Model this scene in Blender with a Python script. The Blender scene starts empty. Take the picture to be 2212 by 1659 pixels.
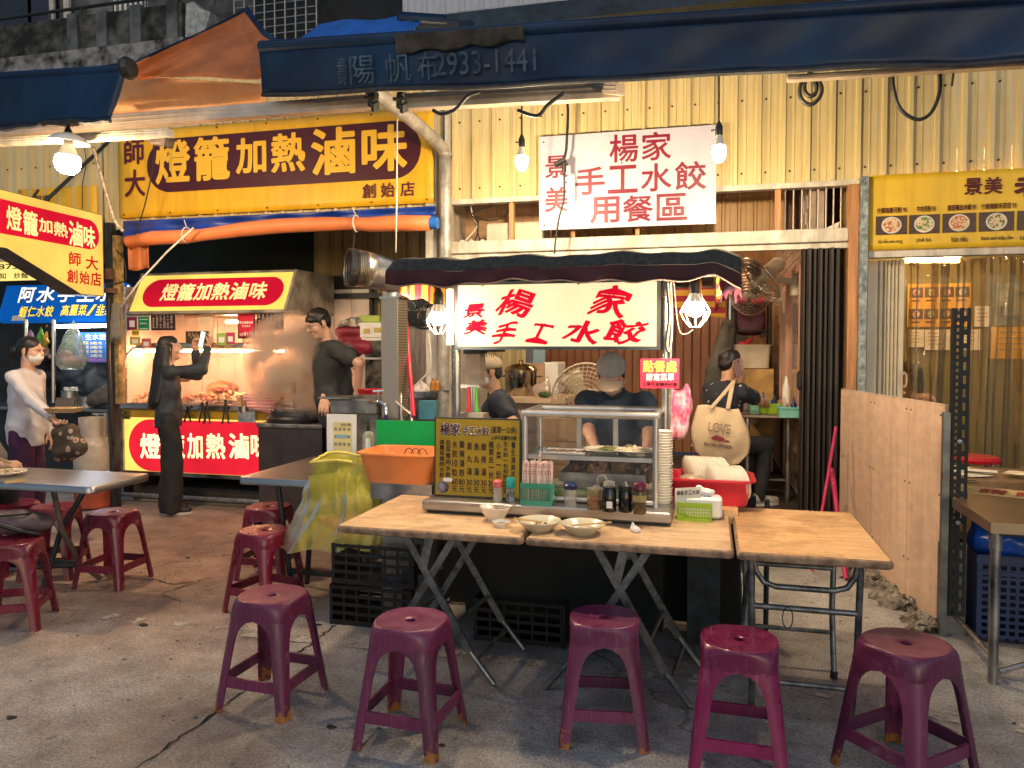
import bpy,bmesh,math,random
import numpy as np
from mathutils import Vector,Matrix,Euler
from math import sin,cos,pi,radians,sqrt
random.seed(7);RNG=np.random.default_rng(7)
S=bpy.context.scene
COL=S.collection

# ------------------------------------------------------------------ camera, sky, sun, exposure
TH=radians(14.5);PITCH=radians(2.0);FPX=1650.0;CAMH=1.55
CX,CY=1106.0,748.0+FPX*math.tan(PITCH)
cam=bpy.data.cameras.new('camera');camo=bpy.data.objects.new('camera',cam);COL.objects.link(camo)
camo.location=(0,0,CAMH);camo.rotation_euler=(radians(90)-PITCH,0,TH)
cam.sensor_width=36;cam.lens=FPX/2212*36;cam.clip_end=400;cam.clip_start=.05
cam.shift_y=(CY-829.5)/2212
S.camera=camo
W=bpy.data.worlds.new('World');S.world=W;W.use_nodes=True
wn=W.node_tree.nodes;wl=W.node_tree.links
sky=wn.new('ShaderNodeTexSky');sky.sky_type='NISHITA';sky.sun_disc=False
sky.sun_elevation=radians(14);sky.sun_rotation=radians(158);sky.dust_density=1;sky.air_density=1.0;sky.ozone_density=3
wl.new(sky.outputs[0],wn['Background'].inputs[0]);wn['Background'].inputs[1].default_value=0.07
sunl=bpy.data.lights.new('sun','SUN');sunl.energy=0.22;sunl.angle=radians(40);sunl.color=(1,.93,.9)
suno=bpy.data.objects.new('sun',sunl);COL.objects.link(suno)
suno.rotation_euler=(radians(30),0,radians(-22));suno.location=(0,-5,20)
S.view_settings.view_transform='Standard';S.view_settings.look='None';S.view_settings.gamma=1
S.view_settings.use_curve_mapping=False;S.view_settings.exposure=0.7
S.cycles.max_bounces=8;S.cycles.transparent_max_bounces=16;S.cycles.sample_clamp_indirect=6
S.cycles.use_denoising=True;S.cycles.volume_step_rate=2;S.cycles.volume_bounces=4

# ------------------------------------------------------------------ pixel (2212-wide) -> world
_R=Matrix.Rotation(TH,3,'Z') @ Matrix.Rotation(-PITCH,3,'X')
def ray(u,v):return _R @ Vector(((u-CX)/FPX,1.0,(CY-v)/FPX))
CP=Vector((0,0,CAMH))
def onY(u,v,Y):r=ray(u,v);return CP+r*(Y/r.y)
def onZ(u,v,Z):r=ray(u,v);return CP+r*((Z-CAMH)/r.z)
def onX(u,v,X):r=ray(u,v);return CP+r*(X/r.x)
def XY(u,Y):return onY(u,748,Y).x
def pxm(u,Y): # metres per pixel at that place
    r=ray(u,748);return Y/r.y/FPX

# ------------------------------------------------------------------ materials
MATS={}
def mat(name,col,rough=.5,metal=0.,var=.18,scale=6.,bump=0.,bscale=60.,emit=None,estr=0.,alpha=1.,trans=0.,coat=0.,col2=None,
        stretch=(1,1,1),detail=5.,spec=.5,lo=.35,hi=.65,rvar=0.,sss=0.,streak=0.):
    if name in MATS:return MATS[name]
    m=bpy.data.materials.new(name);m.use_nodes=True;MATS[name]=m
    N,L=m.node_tree.nodes,m.node_tree.links;b=N['Principled BSDF']
    tc=N.new('ShaderNodeTexCoord');mp=N.new('ShaderNodeMapping');mp.inputs['Scale'].default_value=stretch
    L.new(tc.outputs['Object'],mp.inputs[0])
    if var>0 or col2:
        nz=N.new('ShaderNodeTexNoise');nz.inputs['Scale'].default_value=scale;nz.inputs['Detail'].default_value=detail
        nz.inputs['Roughness'].default_value=.6
        L.new(mp.outputs[0],nz.inputs[0])
        cr=N.new('ShaderNodeValToRGB');L.new(nz.outputs[0],cr.inputs[0])
        a=[c*(1-var) for c in col];c2=col2 if col2 else [min(1,c*(1+var)) for c in col]
        cr.color_ramp.elements[0].position=lo;cr.color_ramp.elements[0].color=(*a,1)
        cr.color_ramp.elements[1].position=hi;cr.color_ramp.elements[1].color=(*c2,1)
        out=cr.outputs[0]
        if streak: # water runs and grime: blotches drawn out downwards
            m2=N.new('ShaderNodeMapping');m2.inputs['Scale'].default_value=(7,7,.45);L.new(tc.outputs['Object'],m2.inputs[0])
            gi=N.new('ShaderNodeNewGeometry');L.new(gi.outputs['Position'],m2.inputs[0])
            n2=N.new('ShaderNodeTexNoise');n2.inputs['Scale'].default_value=1.6;n2.inputs['Detail'].default_value=8;n2.inputs['Roughness'].default_value=.7;L.new(m2.outputs[0],n2.inputs[0])
            r2=N.new('ShaderNodeValToRGB');r2.color_ramp.elements[0].position=.36;r2.color_ramp.elements[0].color=(.42,.33,.24,1);r2.color_ramp.elements[1].position=.56;r2.color_ramp.elements[1].color=(1,1,1,1);L.new(n2.outputs[0],r2.inputs[0])
            mm=N.new('ShaderNodeMix');mm.data_type='RGBA';mm.blend_type='MULTIPLY';mm.inputs[0].default_value=streak;L.new(out,mm.inputs[6]);L.new(r2.outputs[0],mm.inputs[7]);out=mm.outputs[2]
        L.new(out,b.inputs['Base Color'])
        if rvar:
            mr=N.new('ShaderNodeMapRange');L.new(nz.outputs[0],mr.inputs[0])
            mr.inputs[1].default_value=.3;mr.inputs[2].default_value=.7
            mr.inputs[3].default_value=max(.02,rough-rvar);mr.inputs[4].default_value=min(1,rough+rvar)
            L.new(mr.outputs[0],b.inputs['Roughness'])
    else:
        b.inputs['Base Color'].default_value=(*col,1)
    if bump:
        bz=N.new('ShaderNodeTexNoise');bz.inputs['Scale'].default_value=bscale;bz.inputs['Detail'].default_value=4
        L.new(mp.outputs[0],bz.inputs[0]);bp=N.new('ShaderNodeBump');bp.inputs['Strength'].default_value=bump
        bp.inputs['Distance'].default_value=.01
        L.new(bz.outputs[0],bp.inputs['Height']);L.new(bp.outputs[0],b.inputs['Normal'])
    if not rvar:b.inputs['Roughness'].default_value=rough
    b.inputs['Metallic'].default_value=metal;b.inputs['Alpha'].default_value=alpha
    b.inputs['Transmission Weight'].default_value=trans;b.inputs['Coat Weight'].default_value=coat
    b.inputs['Specular IOR Level'].default_value=spec
    if sss:
        b.inputs['Subsurface Weight'].default_value=sss;b.inputs['Subsurface Radius'].default_value=(.02,.008,.004)
    if emit:
        b.inputs['Emission Color'].default_value=(*emit,1);b.inputs['Emission Strength'].default_value=estr
    return m
def emis(name,col,st):
    new=name not in MATS;m=mat(name,[c*.2 for c in col],.8,var=0,emit=col,estr=st,spec=.05)
    if new and 'bulb' not in name and 'tube' not in name: # dusty acrylic: slightly uneven
        N,L=m.node_tree.nodes,m.node_tree.links;n=N.new('ShaderNodeTexNoise');n.inputs['Scale'].default_value=2.2;n.inputs['Detail'].default_value=7;tc=N.new('ShaderNodeTexCoord');L.new(tc.outputs['Object'],n.inputs[0])
        r=N.new('ShaderNodeMapRange');L.new(n.outputs[0],r.inputs[0]);r.inputs[1].default_value=.3;r.inputs[2].default_value=.65;r.inputs[3].default_value=st*.72;r.inputs[4].default_value=st*1.1;L.new(r.outputs[0],N['Principled BSDF'].inputs['Emission Strength'])
    return m

def film(name,col,opac,rough=.12,gloss=.18,bump=.0,bst=(1,1,1),bsc=22,blot=.4):
    """thin clear plastic: part see-through, part scattering, with a sheen"""
    if name in MATS:return MATS[name]
    m=bpy.data.materials.new(name);m.use_nodes=True;MATS[name]=m
    N,L=m.node_tree.nodes,m.node_tree.links;b=N['Principled BSDF']
    b.inputs['Base Color'].default_value=(*col,1);b.inputs['Roughness'].default_value=rough
    b.inputs['Specular IOR Level'].default_value=.8
    tr=N.new('ShaderNodeBsdfTransparent');tr.inputs[0].default_value=(*[min(1,.55+c*.6) for c in col],1)
    tl=N.new('ShaderNodeBsdfTranslucent');tl.inputs[0].default_value=(*col,1)
    mx=N.new('ShaderNodeMixShader');mx2=N.new('ShaderNodeMixShader');mx2.inputs[0].default_value=.4
    nz=N.new('ShaderNodeTexNoise');nz.inputs['Scale'].default_value=7;nz.inputs['Detail'].default_value=5
    tc=N.new('ShaderNodeTexCoord');L.new(tc.outputs['Object'],nz.inputs[0])
    mr=N.new('ShaderNodeMapRange');L.new(nz.outputs[0],mr.inputs[0]);mr.inputs[1].default_value=.3;mr.inputs[2].default_value=.7
    mr.inputs[3].default_value=opac*(1-blot);mr.inputs[4].default_value=min(1,opac*(1+blot))
    L.new(b.outputs[0],mx2.inputs[1]);L.new(tl.outputs[0],mx2.inputs[2])
    L.new(mr.outputs[0],mx.inputs[0]);L.new(tr.outputs[0],mx.inputs[1]);L.new(mx2.outputs[0],mx.inputs[2])
    if bump:
        bp=N.new('ShaderNodeBump');bp.inputs['Strength'].default_value=bump;bp.inputs['Distance'].default_value=.02
        n2=N.new('ShaderNodeTexNoise');n2.inputs['Scale'].default_value=bsc;mp=N.new('ShaderNodeMapping');mp.inputs['Scale'].default_value=bst;L.new(tc.outputs['Object'],mp.inputs[0]);L.new(mp.outputs[0],n2.inputs[0])
        L.new(n2.outputs[0],bp.inputs['Height']);L.new(bp.outputs[0],b.inputs['Normal'])
    gl=N.new('ShaderNodeBsdfGlossy');gl.inputs['Roughness'].default_value=rough;lw=N.new('ShaderNodeLayerWeight');lw.inputs[0].default_value=.28
    if bump:L.new(bp.outputs[0],gl.inputs['Normal']);L.new(bp.outputs[0],lw.inputs['Normal'])
    m3=N.new('ShaderNodeMixShader');ml=N.new('ShaderNodeMath');ml.operation='MULTIPLY';ml.inputs[1].default_value=.75;L.new(lw.outputs['Fresnel'],ml.inputs[0]);L.new(ml.outputs[0],m3.inputs[0]);L.new(mx.outputs[0],m3.inputs[1]);L.new(gl.outputs[0],m3.inputs[2])
    L.new(m3.outputs[0],N['Material Output'].inputs[0]);return m

# ------------------------------------------------------------------ mesh builder
class MB:
    def __init__(s):s.v=[];s.f=[];s.mi=[];s.m=0
    def add(s,vs,fs,mi=None):
        o=len(s.v);s.v += [tuple(p) for p in vs];s.f += [tuple(i+o for i in f) for f in fs]
        s.mi += [s.m if mi is None else mi]*len(fs);return s
    def box(s,c,d,rot=None,ch=0.):
        x,y,z=[k/2 for k in d];c=Vector(c)
        if ch>0:
            e=min(ch,.45*min(d));vs=[]
            for zz,q in ((-z,e),(-z+e,0),(z-e,0),(z,e)):
                X,Y=x-q,y-q
                k=e*.8
                vs += [(-X+k,-Y,zz),(X-k,-Y,zz),(X,-Y+k,zz),(X,Y-k,zz),(X-k,Y,zz),(-X+k,Y,zz),(-X,Y-k,zz),(-X,-Y+k,zz)]
            fs=[tuple(range(7,-1,-1)),tuple(range(24,32))]
            for r in range(3):
                for i in range(8):fs.append((r*8+i,r*8+(i+1) % 8,r*8+8+(i+1) % 8,r*8+8+i))
        else:
            vs=[(a,b,g) for g in (-z,z) for b in (-y,y) for a in (-x,x)]
            fs=[(0,2,3,1),(4,5,7,6),(0,1,5,4),(2,6,7,3),(0,4,6,2),(1,3,7,5)]
        R=rot.to_matrix() if isinstance(rot,Euler) else rot
        vs=[Vector(p) for p in vs]
        if R is not None:vs=[R @ p for p in vs]
        return s.add([p+c for p in vs],fs)
    def bx(s,x0,x1,y0,y1,z0,z1,ch=0.):
        return s.box(((x0+x1)/2,(y0+y1)/2,(z0+z1)/2),(abs(x1-x0),abs(y1-y0),abs(z1-z0)),None,ch)
    def tube(s,pts,r,n=8,cap=True,closed=False):
        pts=[Vector(p) for p in pts];k=len(pts)
        rs=r if isinstance(r,(list,tuple)) else [r]*k
        up=None;vs=[]
        for i,p in enumerate(pts):
            if closed:t=pts[(i+1) % k]-pts[i-1]
            else:t=pts[min(i+1,k-1)]-pts[max(i-1,0)]
            if t.length<1e-9:t=Vector((0,0,1))
            t.normalize()
            if up is None:
                a=Vector((0,0,1)) if abs(t.z)<.9 else Vector((1,0,0));up=(a-t*a.dot(t)).normalized()
            else:
                up=up-t*up.dot(t)
                up=up.normalized() if up.length>1e-6 else t.orthogonal().normalized()
            w=t.cross(up)
            for j in range(n):
                a=2*pi*j/n+pi/n;vs.append(p+(up*cos(a)+w*sin(a))*rs[i])
        fs=[]
        for i in range(k if closed else k-1):
            for j in range(n):
                a,b=i*n,((i+1) % k)*n
                fs.append((a+j,b+j,b+(j+1) % n,a+(j+1) % n))
        if cap and not closed:fs += [tuple(range(n)),tuple(range((k-1)*n+n-1,(k-1)*n-1,-1))]
        return s.add(vs,fs)
    def lathe(s,prof,c=(0,0,0),n=20,R=None,sx=1.,sy=1.):
        """prof: (r, z) from bottom up; r=0 closes"""
        c=Vector(c);vs=[];fs=[];rows=[]
        for r,z in prof:
            if r <= 1e-6:rows.append([len(vs)]);vs.append(Vector((0,0,z)))
            else:
                rows.append(list(range(len(vs),len(vs)+n)))
                vs += [Vector((r*cos(2*pi*j/n)*sx,r*sin(2*pi*j/n)*sy,z)) for j in range(n)]
        for a,b in zip(rows,rows[1:]):
            for j in range(n):
                q=[a[j % len(a)],a[(j+1) % len(a)],b[(j+1) % len(b)],b[j % len(b)]]
                q2=[]
                for i in q:
                    if i not in q2:q2.append(i)
                if len(q2)>2:fs.append(tuple(q2))
        if R is not None:vs=[R @ p for p in vs]
        return s.add([p+c for p in vs],fs)
    def grid(s,fn,nu,nv,wrapu=False):
        vs=[fn(i/nu,j/nv) for j in range(nv+1) for i in range(nu+(0 if wrapu else 1))]
        k=nu if wrapu else nu+1;fs=[]
        for j in range(nv):
            for i in range(nu):
                fs.append((j*k+i,j*k+(i+1) % k,(j+1)*k+(i+1) % k,(j+1)*k+i))
        return s.add(vs,fs)
    def prism(s,poly,ex):
        """polygon (3-D points, in order) pushed along vector ex; front face first"""
        n=len(poly);p=[Vector(q) for q in poly];ex=Vector(ex)
        fs=[tuple(range(n)),tuple(range(2*n-1,n-1,-1))]+[(i,i+n,(i+1) % n+n,(i+1) % n) for i in range(n)]
        return s.add(p+[q+ex for q in p],fs)
    def loft(s,rings,cap=True):
        n=len(rings[0]);vs=[p for r in rings for p in r];fs=[]
        for i in range(len(rings)-1):
            for j in range(n):fs.append((i*n+j,i*n+(j+1) % n,(i+1)*n+(j+1) % n,(i+1)*n+j))
        if cap:fs += [tuple(range(n-1,-1,-1)),tuple(range((len(rings)-1)*n,len(rings)*n))]
        return s.add(vs,fs)
    def ball(s,c,r,n=10,m=7,R=None):
        rr=r if isinstance(r,(list,tuple)) else (r,r,r)
        pr=[(max(0,sin(pi*i/m)) if 0<i<m else 0,-cos(pi*i/m)) for i in range(m+1)]
        D=Matrix.Diagonal(Vector(rr));return s.lathe(pr,c,n,(R @ D) if R is not None else D)

def rootloc(p):
    while p.parent is not None:p=p.parent
    return Vector(p.location)
def setp(o,label=None,cat=None,group=None,kind=None):
    if label:o['label']=label
    if cat:o['category']=cat
    if group:o['group']=group
    if kind:o['kind']=kind
    return o
def fixn(me):
    bm=bmesh.new();bm.from_mesh(me);bmesh.ops.recalc_face_normals(bm,faces=bm.faces);bm.to_mesh(me);bm.free()
def obj(name,b,m,parent=None,label=None,cat=None,group=None,kind=None,smooth=False,loc=None,solid=0,fix=True,sub=0):
    """link mesh-builder b as ONE object; smooth: False, True or an angle"""
    V=b.v;F=b.f;MI=getattr(b,'mi',None)
    if parent is not None:L=rootloc(parent)
    elif loc is not None:L=Vector(loc)
    else:
        a=np.array(V);L=Vector(((a[:,0].min()+a[:,0].max())/2,(a[:,1].min()+a[:,1].max())/2,a[:,2].min()))
    me=bpy.data.meshes.new(name)
    me.from_pydata([(p[0]-L.x,p[1]-L.y,p[2]-L.z) for p in V],[],F)
    ms=m if isinstance(m,(list,tuple)) else [m]
    for q in ms:me.materials.append(q)
    if len(ms)>1 and MI:me.polygons.foreach_set('material_index',MI)
    if fix:fixn(me)
    if smooth is True:me.shade_smooth()
    elif smooth:me.shade_smooth();me.set_sharp_from_angle(angle=radians(smooth))
    o=bpy.data.objects.new(name,me);COL.objects.link(o)
    if parent is not None:o.parent=parent
    else:o.location=L
    if solid:
        md=o.modifiers.new('thickness','SOLIDIFY');md.thickness=solid;md.offset=0
    if sub:
        md=o.modifiers.new('smooth','SUBSURF');md.levels=md.render_levels=sub
    return setp(o,label,cat,group,kind)
def thing(name,loc,label,cat,group=None,rz=0):
    o=bpy.data.objects.new(name,None);COL.objects.link(o);o.location=loc;o.rotation_euler=(0,0,rz);o.empty_display_size=.1
    return setp(o,label,cat,group)
KIDS={}
def dup(root,loc=None,rz=None,label=None,group=None,mats=None,scale=None):
    """copy a thing with copies of its parts and sub-parts"""
    def cp(o,par):
        c=o.copy();COL.objects.link(c);c.parent=par
        for ch in [q for q in ALLCH(o)]:cp(ch,c)
        return c
    r=cp(root,None)
    if loc is not None:r.location=loc
    if rz is not None:r.rotation_euler=(r.rotation_euler.x,r.rotation_euler.y,rz)
    if label:r['label']=label
    if group:r['group']=group
    if scale:r.scale=scale
    return r
def ALLCH(o):return list(o.children)

# ------------------------------------------------------------------ flat frames and lettering
class Fr:
    """a flat rectangle: tl corner, ex across, ey down, n outwards (to the viewer)"""
    def __init__(s,tl,ex,ey):s.tl=Vector(tl);s.ex=Vector(ex);s.ey=Vector(ey);s.n=s.ey.cross(s.ex).normalized()
    def p(s,x,y,k=0.):return s.tl+s.ex*x+s.ey*y+s.n*k
    def rect(s,x0,y0,x1,y1,k=0.):return [s.p(x0,y0,k),s.p(x1,y0,k),s.p(x1,y1,k),s.p(x0,y1,k)]
    def capsule(s,x0,y0,x1,y1,k=0.,n=12,rf=1.):
        w,h=s.ex.length,s.ey.length;r=(y1-y0)*h/2*rf;rx=r/w;ry=r/h;pts=[]
        for cx,cy,a0 in ((x1-rx,y0+ry,-90),(x1-rx,y1-ry,0),(x0+rx,y1-ry,90),(x0+rx,y0+ry,180)):
            for i in range(n+1):
                a=radians(a0+90*i/n);pts.append(s.p(cx+rx*cos(a),cy+ry*sin(a),k))
        out=[]
        for p in pts:
            if not out or (p-out[-1]).length>1e-5:out.append(p)
        if (out[0]-out[-1]).length<1e-5:out.pop()
        return out
def quadY(tl,tr,br,bl,Y):
    a,b,c,d=[onY(*q,Y) for q in (tl,tr,br,bl)]
    x0=(a.x+d.x)/2;x1=(b.x+c.x)/2;z1=(a.z+b.z)/2;z0=(c.z+d.z)/2
    return Fr((x0,Y,z1),(x1-x0,0,0),(0,0,z0-z1))
def board(name,F,th,m,**kw):
    b=MB();b.prism(F.rect(0,0,1,1),-F.n*th);return obj(name,b,m,**kw)
_TX={}
def textmesh(t,bold=0.,res=3):
    k=(t,bold,res)
    if k in _TX:return _TX[k]
    cu=bpy.data.curves.new('t','FONT');cu.body=t;cu.size=1;cu.resolution_u=res
    o=bpy.data.objects.new('t',cu);me=o.to_mesh()
    v=np.array([q.co[:] for q in me.vertices],float).reshape(-1,3);f=[tuple(q.vertices) for q in me.polygons]
    o.to_mesh_clear();bpy.data.objects.remove(o);bpy.data.curves.remove(cu)
    V=[tuple(q) for q in v];FF=list(f)
    if bold>0: # thicken strokes by a low rounded ridge along every outline
        V=[(a,b,.35) for a,b,c in V]
        # merge doubles by position for the boundary test
        key={};idx=[key.setdefault((round(a,4),round(b,4)),i) for i,(a,b,c) in enumerate(V)]
        cnt={}
        for q in f:
            for i in range(len(q)):
                a,b=idx[q[i]],idx[q[(i+1) % len(q)]];e=(min(a,b),max(a,b));cnt[e]=cnt.get(e,0)+1
        w=bold;used=set()
        for (a,b),c in cnt.items():
            if c != 1 or a == b:continue
            p,q=np.array(V[a][:2]),np.array(V[b][:2]);d=q-p;l=np.hypot(*d)
            if l<1e-5:continue
            nn=np.array([-d[1],d[0]])/l*w;o0=len(V)
            for s_,(pt,h) in enumerate(((p-nn,0),(q-nn,0),(q,1),(p,1),(p+nn,0),(q+nn,0))):V.append((pt[0],pt[1],h))
            FF += [(o0,o0+1,o0+2,o0+3),(o0+3,o0+2,o0+5,o0+4)]
            used |= {a,b}
        for a in used:
            p=V[a];o0=len(V);V.append((p[0],p[1],1.0))
            for j in range(8):V.append((p[0]+w*cos(j*pi/4+.2),p[1]+w*sin(j*pi/4+.2),0))
            FF += [(o0,o0+1+j,o0+1+(j+1) % 8) for j in range(8)]
    A=np.array(V);_TX[k]=(A,FF);return _TX[k]
def put(b,F,t,x0,y0,x1,y1,bold=0.,k=.002,slant=0.,res=3,wav=0.):
    """text t fitted to the rectangle x0..x1, y0..y1 of frame F; newlines stack"""
    if len(t) == 0:return
    A,FF=textmesh(t,bold,res);lo=A.min(0);hi=A.max(0);sz=np.maximum(hi-lo,1e-3)
    for ch,r in (('一',(.0,.42,1,.58)),):
        if t == ch:y0,y1=y0+(y1-y0)*r[1],y0+(y1-y0)*r[3]
    vs=[]
    for p in A:
        fx=(p[0]-lo[0])/sz[0];fy=(p[1]-lo[1])/sz[1]
        x=x0+(x1-x0)*fx+slant*(fy-.5)*(y1-y0)
        y=y1-(y1-y0)*fy
        if wav:y += wav*(sin(fx*5+x0*40)+fx*1.2-.6)*(y1-y0)
        vs.append(F.p(x,y,k+p[2]*.0012))
    b.add(vs,FF)
def col_text(b,F,t,x0,y0,x1,y1,bold=0.,k=.002,gap=.1,res=2):
    n=len(t);h=(y1-y0)/n
    for i,ch in enumerate(t):
        if ch != ' ':put(b,F,ch,x0,y0+h*(i+gap/2),x1,y0+h*(i+1-gap/2),bold,k,res=res)
def row_text(b,F,t,x0,y0,x1,y1,bold=0.,k=.002,gap=.1,res=2,wav=0.,slant=0.):
    n=len(t);h=(x1-x0)/n
    for i,ch in enumerate(t):
        if ch != ' ':put(b,F,ch,x0+h*(i+gap/2),y0,x0+h*(i+1-gap/2),y1,bold,k,res=res,wav=wav,slant=slant)
def letters(parent,b,m,name='lettering'):return obj(name,b,m,parent,fix=False)

# ------------------------------------------------------------------ signed-distance lumps -> one smooth mesh
def _nets(D,org,h):
    s=D<0
    c=np.zeros(tuple(k-1 for k in D.shape),np.int8)
    for i in (0,1):
        for j in (0,1):
            for k in (0,1):
                c += s[i:s.shape[0]-1+i,j:s.shape[1]-1+j,k:s.shape[2]-1+k]
    act=(c>0) & (c<8);I=np.argwhere(act);ix=-np.ones(c.shape,np.int64);ix[act]=np.arange(len(I))
    P=np.zeros((len(I),3));cn=np.zeros(len(I))
    cor=[(a,b,g) for a in (0,1) for b in (0,1) for g in (0,1)]
    for a in cor:
        for ax in range(3):
            if a[ax]:continue
            b=list(a);b[ax]=1
            d0=D[I[:,0]+a[0],I[:,1]+a[1],I[:,2]+a[2]];d1=D[I[:,0]+b[0],I[:,1]+b[1],I[:,2]+b[2]]
            m=(d0<0) != (d1<0)
            t=np.where(m,d0/np.where(m,d0-d1,1),0)
            q=np.tile(np.array(a,float),(len(I),1));q[:,ax] += t
            P[m] += q[m];cn[m] += 1
    P=(I+P/np.maximum(cn,1)[:,None])*h+org
    Fs=[]
    for ax in range(3):
        o1,o2=[(1,2),(2,0),(0,1)][ax]
        sl0=[slice(1,-1)]*3;sl1=[slice(1,-1)]*3;sl0[ax]=slice(0,-1);sl1[ax]=slice(1,None)
        a,b=s[tuple(sl0)],s[tuple(sl1)]
        E=np.argwhere(a != b)
        if len(E) == 0:continue
        fl=a[E[:,0],E[:,1],E[:,2]]
        base=E.copy()
        base[:,o1] += 1;base[:,o2] += 1
        def cell(d1,d2):
            q=base.copy();q[:,o1]-=d1;q[:,o2]-=d2;return ix[q[:,0],q[:,1],q[:,2]]
        Q=np.stack([cell(1,1),cell(0,1),cell(0,0),cell(1,0)],1)
        Q[~fl]=Q[~fl][:,::-1];Fs.append(Q)
    return P,np.concatenate(Fs)
class SDF:
    """list of primitives joined smoothly; res in metres"""
    def __init__(s):s.pr=[]
    def cone(s,a,b,ra,rb,k=.02,op=1):s.pr.append(('c',Vector(a),Vector(b),ra,rb,k,op));return s
    def ell(s,c,r,R=None,k=.02,op=1):s.pr.append(('e',Vector(c),Vector(r),R,0,k,op));return s
    def cut(s,p,n):s.pr.append(('p',Vector(p),Vector(n).normalized(),0,0,0,-1));return s
    def mesh(s,res,wr=0.,wf=30.,seed=1,grow=0.):
        lo=Vector((9e9,)*3);hi=-lo
        for q in s.pr:
            if q[6]<0:continue
            pts,r=([q[1],q[2]],max(q[3],q[4])) if q[0] == 'c' else ([q[1]],max(q[2]))
            for p in pts:
                for i in range(3):lo[i]=min(lo[i],p[i]-r);hi[i]=max(hi[i],p[i]+r)
        pad=res*3+wr+grow;lo=np.array(lo)-pad;hi=np.array(hi)+pad
        n=np.ceil((hi-lo)/res).astype(int)+1
        ax=[lo[i]+np.arange(n[i])*res for i in range(3)]
        D=np.full(n,1.0,np.float32)
        for q in s.pr:
            if q[0] == 'p':
                d=sum((ax[i]-q[1][i]).reshape([-1 if j == i else 1 for j in range(3)])*q[2][i] for i in range(3))
                D=np.maximum(D,d);continue # removes the side the normal points to
            pts,r=([q[1],q[2]],max(q[3],q[4])) if q[0] == 'c' else ([q[1]],max(q[2]))
            mg=r+q[5]*1.5+res*3+grow
            sl=[]
            for i in range(3):
                a=min(p[i] for p in pts)-mg;b=max(p[i] for p in pts)+mg
                sl.append(slice(max(0,int((a-lo[i])/res)),min(n[i],int((b-lo[i])/res)+2)))
            X,Y,Z=np.meshgrid(ax[0][sl[0]],ax[1][sl[1]],ax[2][sl[2]],indexing='ij',sparse=True)
            if q[0] == 'c':
                a,b=q[1],q[2];ba=b-a;l2=max(ba.length_squared,1e-9)
                px,py,pz=X-a.x,Y-a.y,Z-a.z
                t=np.clip((px*ba.x+py*ba.y+pz*ba.z)/l2,0,1)
                d=np.sqrt((px-ba.x*t) ** 2+(py-ba.y*t) ** 2+(pz-ba.z*t) ** 2)-(q[3]+(q[4]-q[3])*t)
            else:
                px,py,pz=X-q[1].x,Y-q[1].y,Z-q[1].z
                if q[3] is not None:
                    Ri=q[3].transposed()
                    px,py,pz=[Ri[i][0]*px+Ri[i][1]*py+Ri[i][2]*pz for i in range(3)]
                r_=q[2];k0=np.sqrt((px/r_.x) ** 2+(py/r_.y) ** 2+(pz/r_.z) ** 2)
                d=(k0-1)*min(r_)
            A=D[tuple(sl)];k=max(q[5],1e-4)
            if q[6]>0:
                h=np.clip(.5+.5*(A-d)/k,0,1);D[tuple(sl)]=A+(d-A)*h-k*h*(1-h)
            else:
                h=np.clip(.5-.5*(A+d)/k,0,1);D[tuple(sl)]=A+(-d-A)*h+k*h*(1-h)
        if wr:
            X,Y,Z=np.meshgrid(*ax,indexing='ij',sparse=True);rg=np.random.default_rng(seed);w=0
            for i in range(5):
                v=rg.normal(size=3);v /= np.linalg.norm(v);f=wf*(.6+.35*i)
                w=w+(-.6+1.5*np.abs(np.sin(f*.5*(v[0]*X+v[1]*Y+v[2]*Z)+rg.uniform(0,6)+1.5*np.sin(f*.4*(v[1]*X+v[2]*Y-v[0]*Z)))) ** .8)/(1+.4*i)
            D=D+w*wr*.4
        if grow:D=D-grow
        P,F=_nets(D,lo,res)
        b=MB();b.v=[tuple(p) for p in P];b.f=[tuple(int(i) for i in q) for q in F];b.mi=[0]*len(b.f);return b
def merge(*bs):
    o=MB()
    for b in bs:o.add(b.v,b.f)
    return o

# ------------------------------------------------------------------ common materials
steel=mat('stainless_steel',(.55,.54,.52),.25,1.,var=.15,scale=5,bump=.04,bscale=30,rvar=.06)
steel_d=mat('worn_steel',(.32,.31,.30),.38,1.,var=.4,scale=7,bump=.1,bscale=40,rvar=.12)
galv=mat('galvanised_steel',(.30,.33,.35),.45,.7,var=.35,scale=28,bump=.05)
alum=mat('aluminium',(.62,.60,.57),.35,.9,var=.15,scale=4)
dark_iron=mat('dark_iron',(.03,.035,.035),.5,.4,var=.3,scale=20,bump=.1)
blackp=mat('black_plastic',(.012,.012,.013),.4,var=.2)
black_rub=mat('black_cable',(.01,.01,.011),.55,var=.1)
white_p=mat('white_plastic',(.75,.73,.69),.4,var=.06)
cream_p=mat('cream_plastic',(.62,.55,.44),.45,var=.1)
white_cer=mat('white_melamine',(.78,.72,.60),.18,var=.05,coat=.3)
red_p=mat('red_plastic',(.55,.02,.04),.3,var=.12)
paper=mat('paper',(.72,.68,.6),.8,var=.08,scale=14)
cardb=mat('cardboard',(.34,.21,.11),.85,var=.2,scale=9)
skin=mat('skin',(.56,.32,.22),.5,var=.1,scale=25,sss=.12)
skin_d=mat('tanned_skin',(.46,.25,.16),.5,var=.1,scale=25,sss=.1)
hairm=mat('black_hair',(.008,.007,.007),.42,var=.3,scale=30,stretch=(6,6,1),bump=.25,bscale=90)
glass=film('clear_glass',(.75,.8,.78),.025,.03)
ink=mat('black_ink',(.012,.011,.012),.6,var=0)
maroon_ink=mat('maroon_ink',(.085,.004,.012),.6,var=0)
red_ink=mat('red_ink',(.48,.004,.03),.5,var=0)
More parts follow.
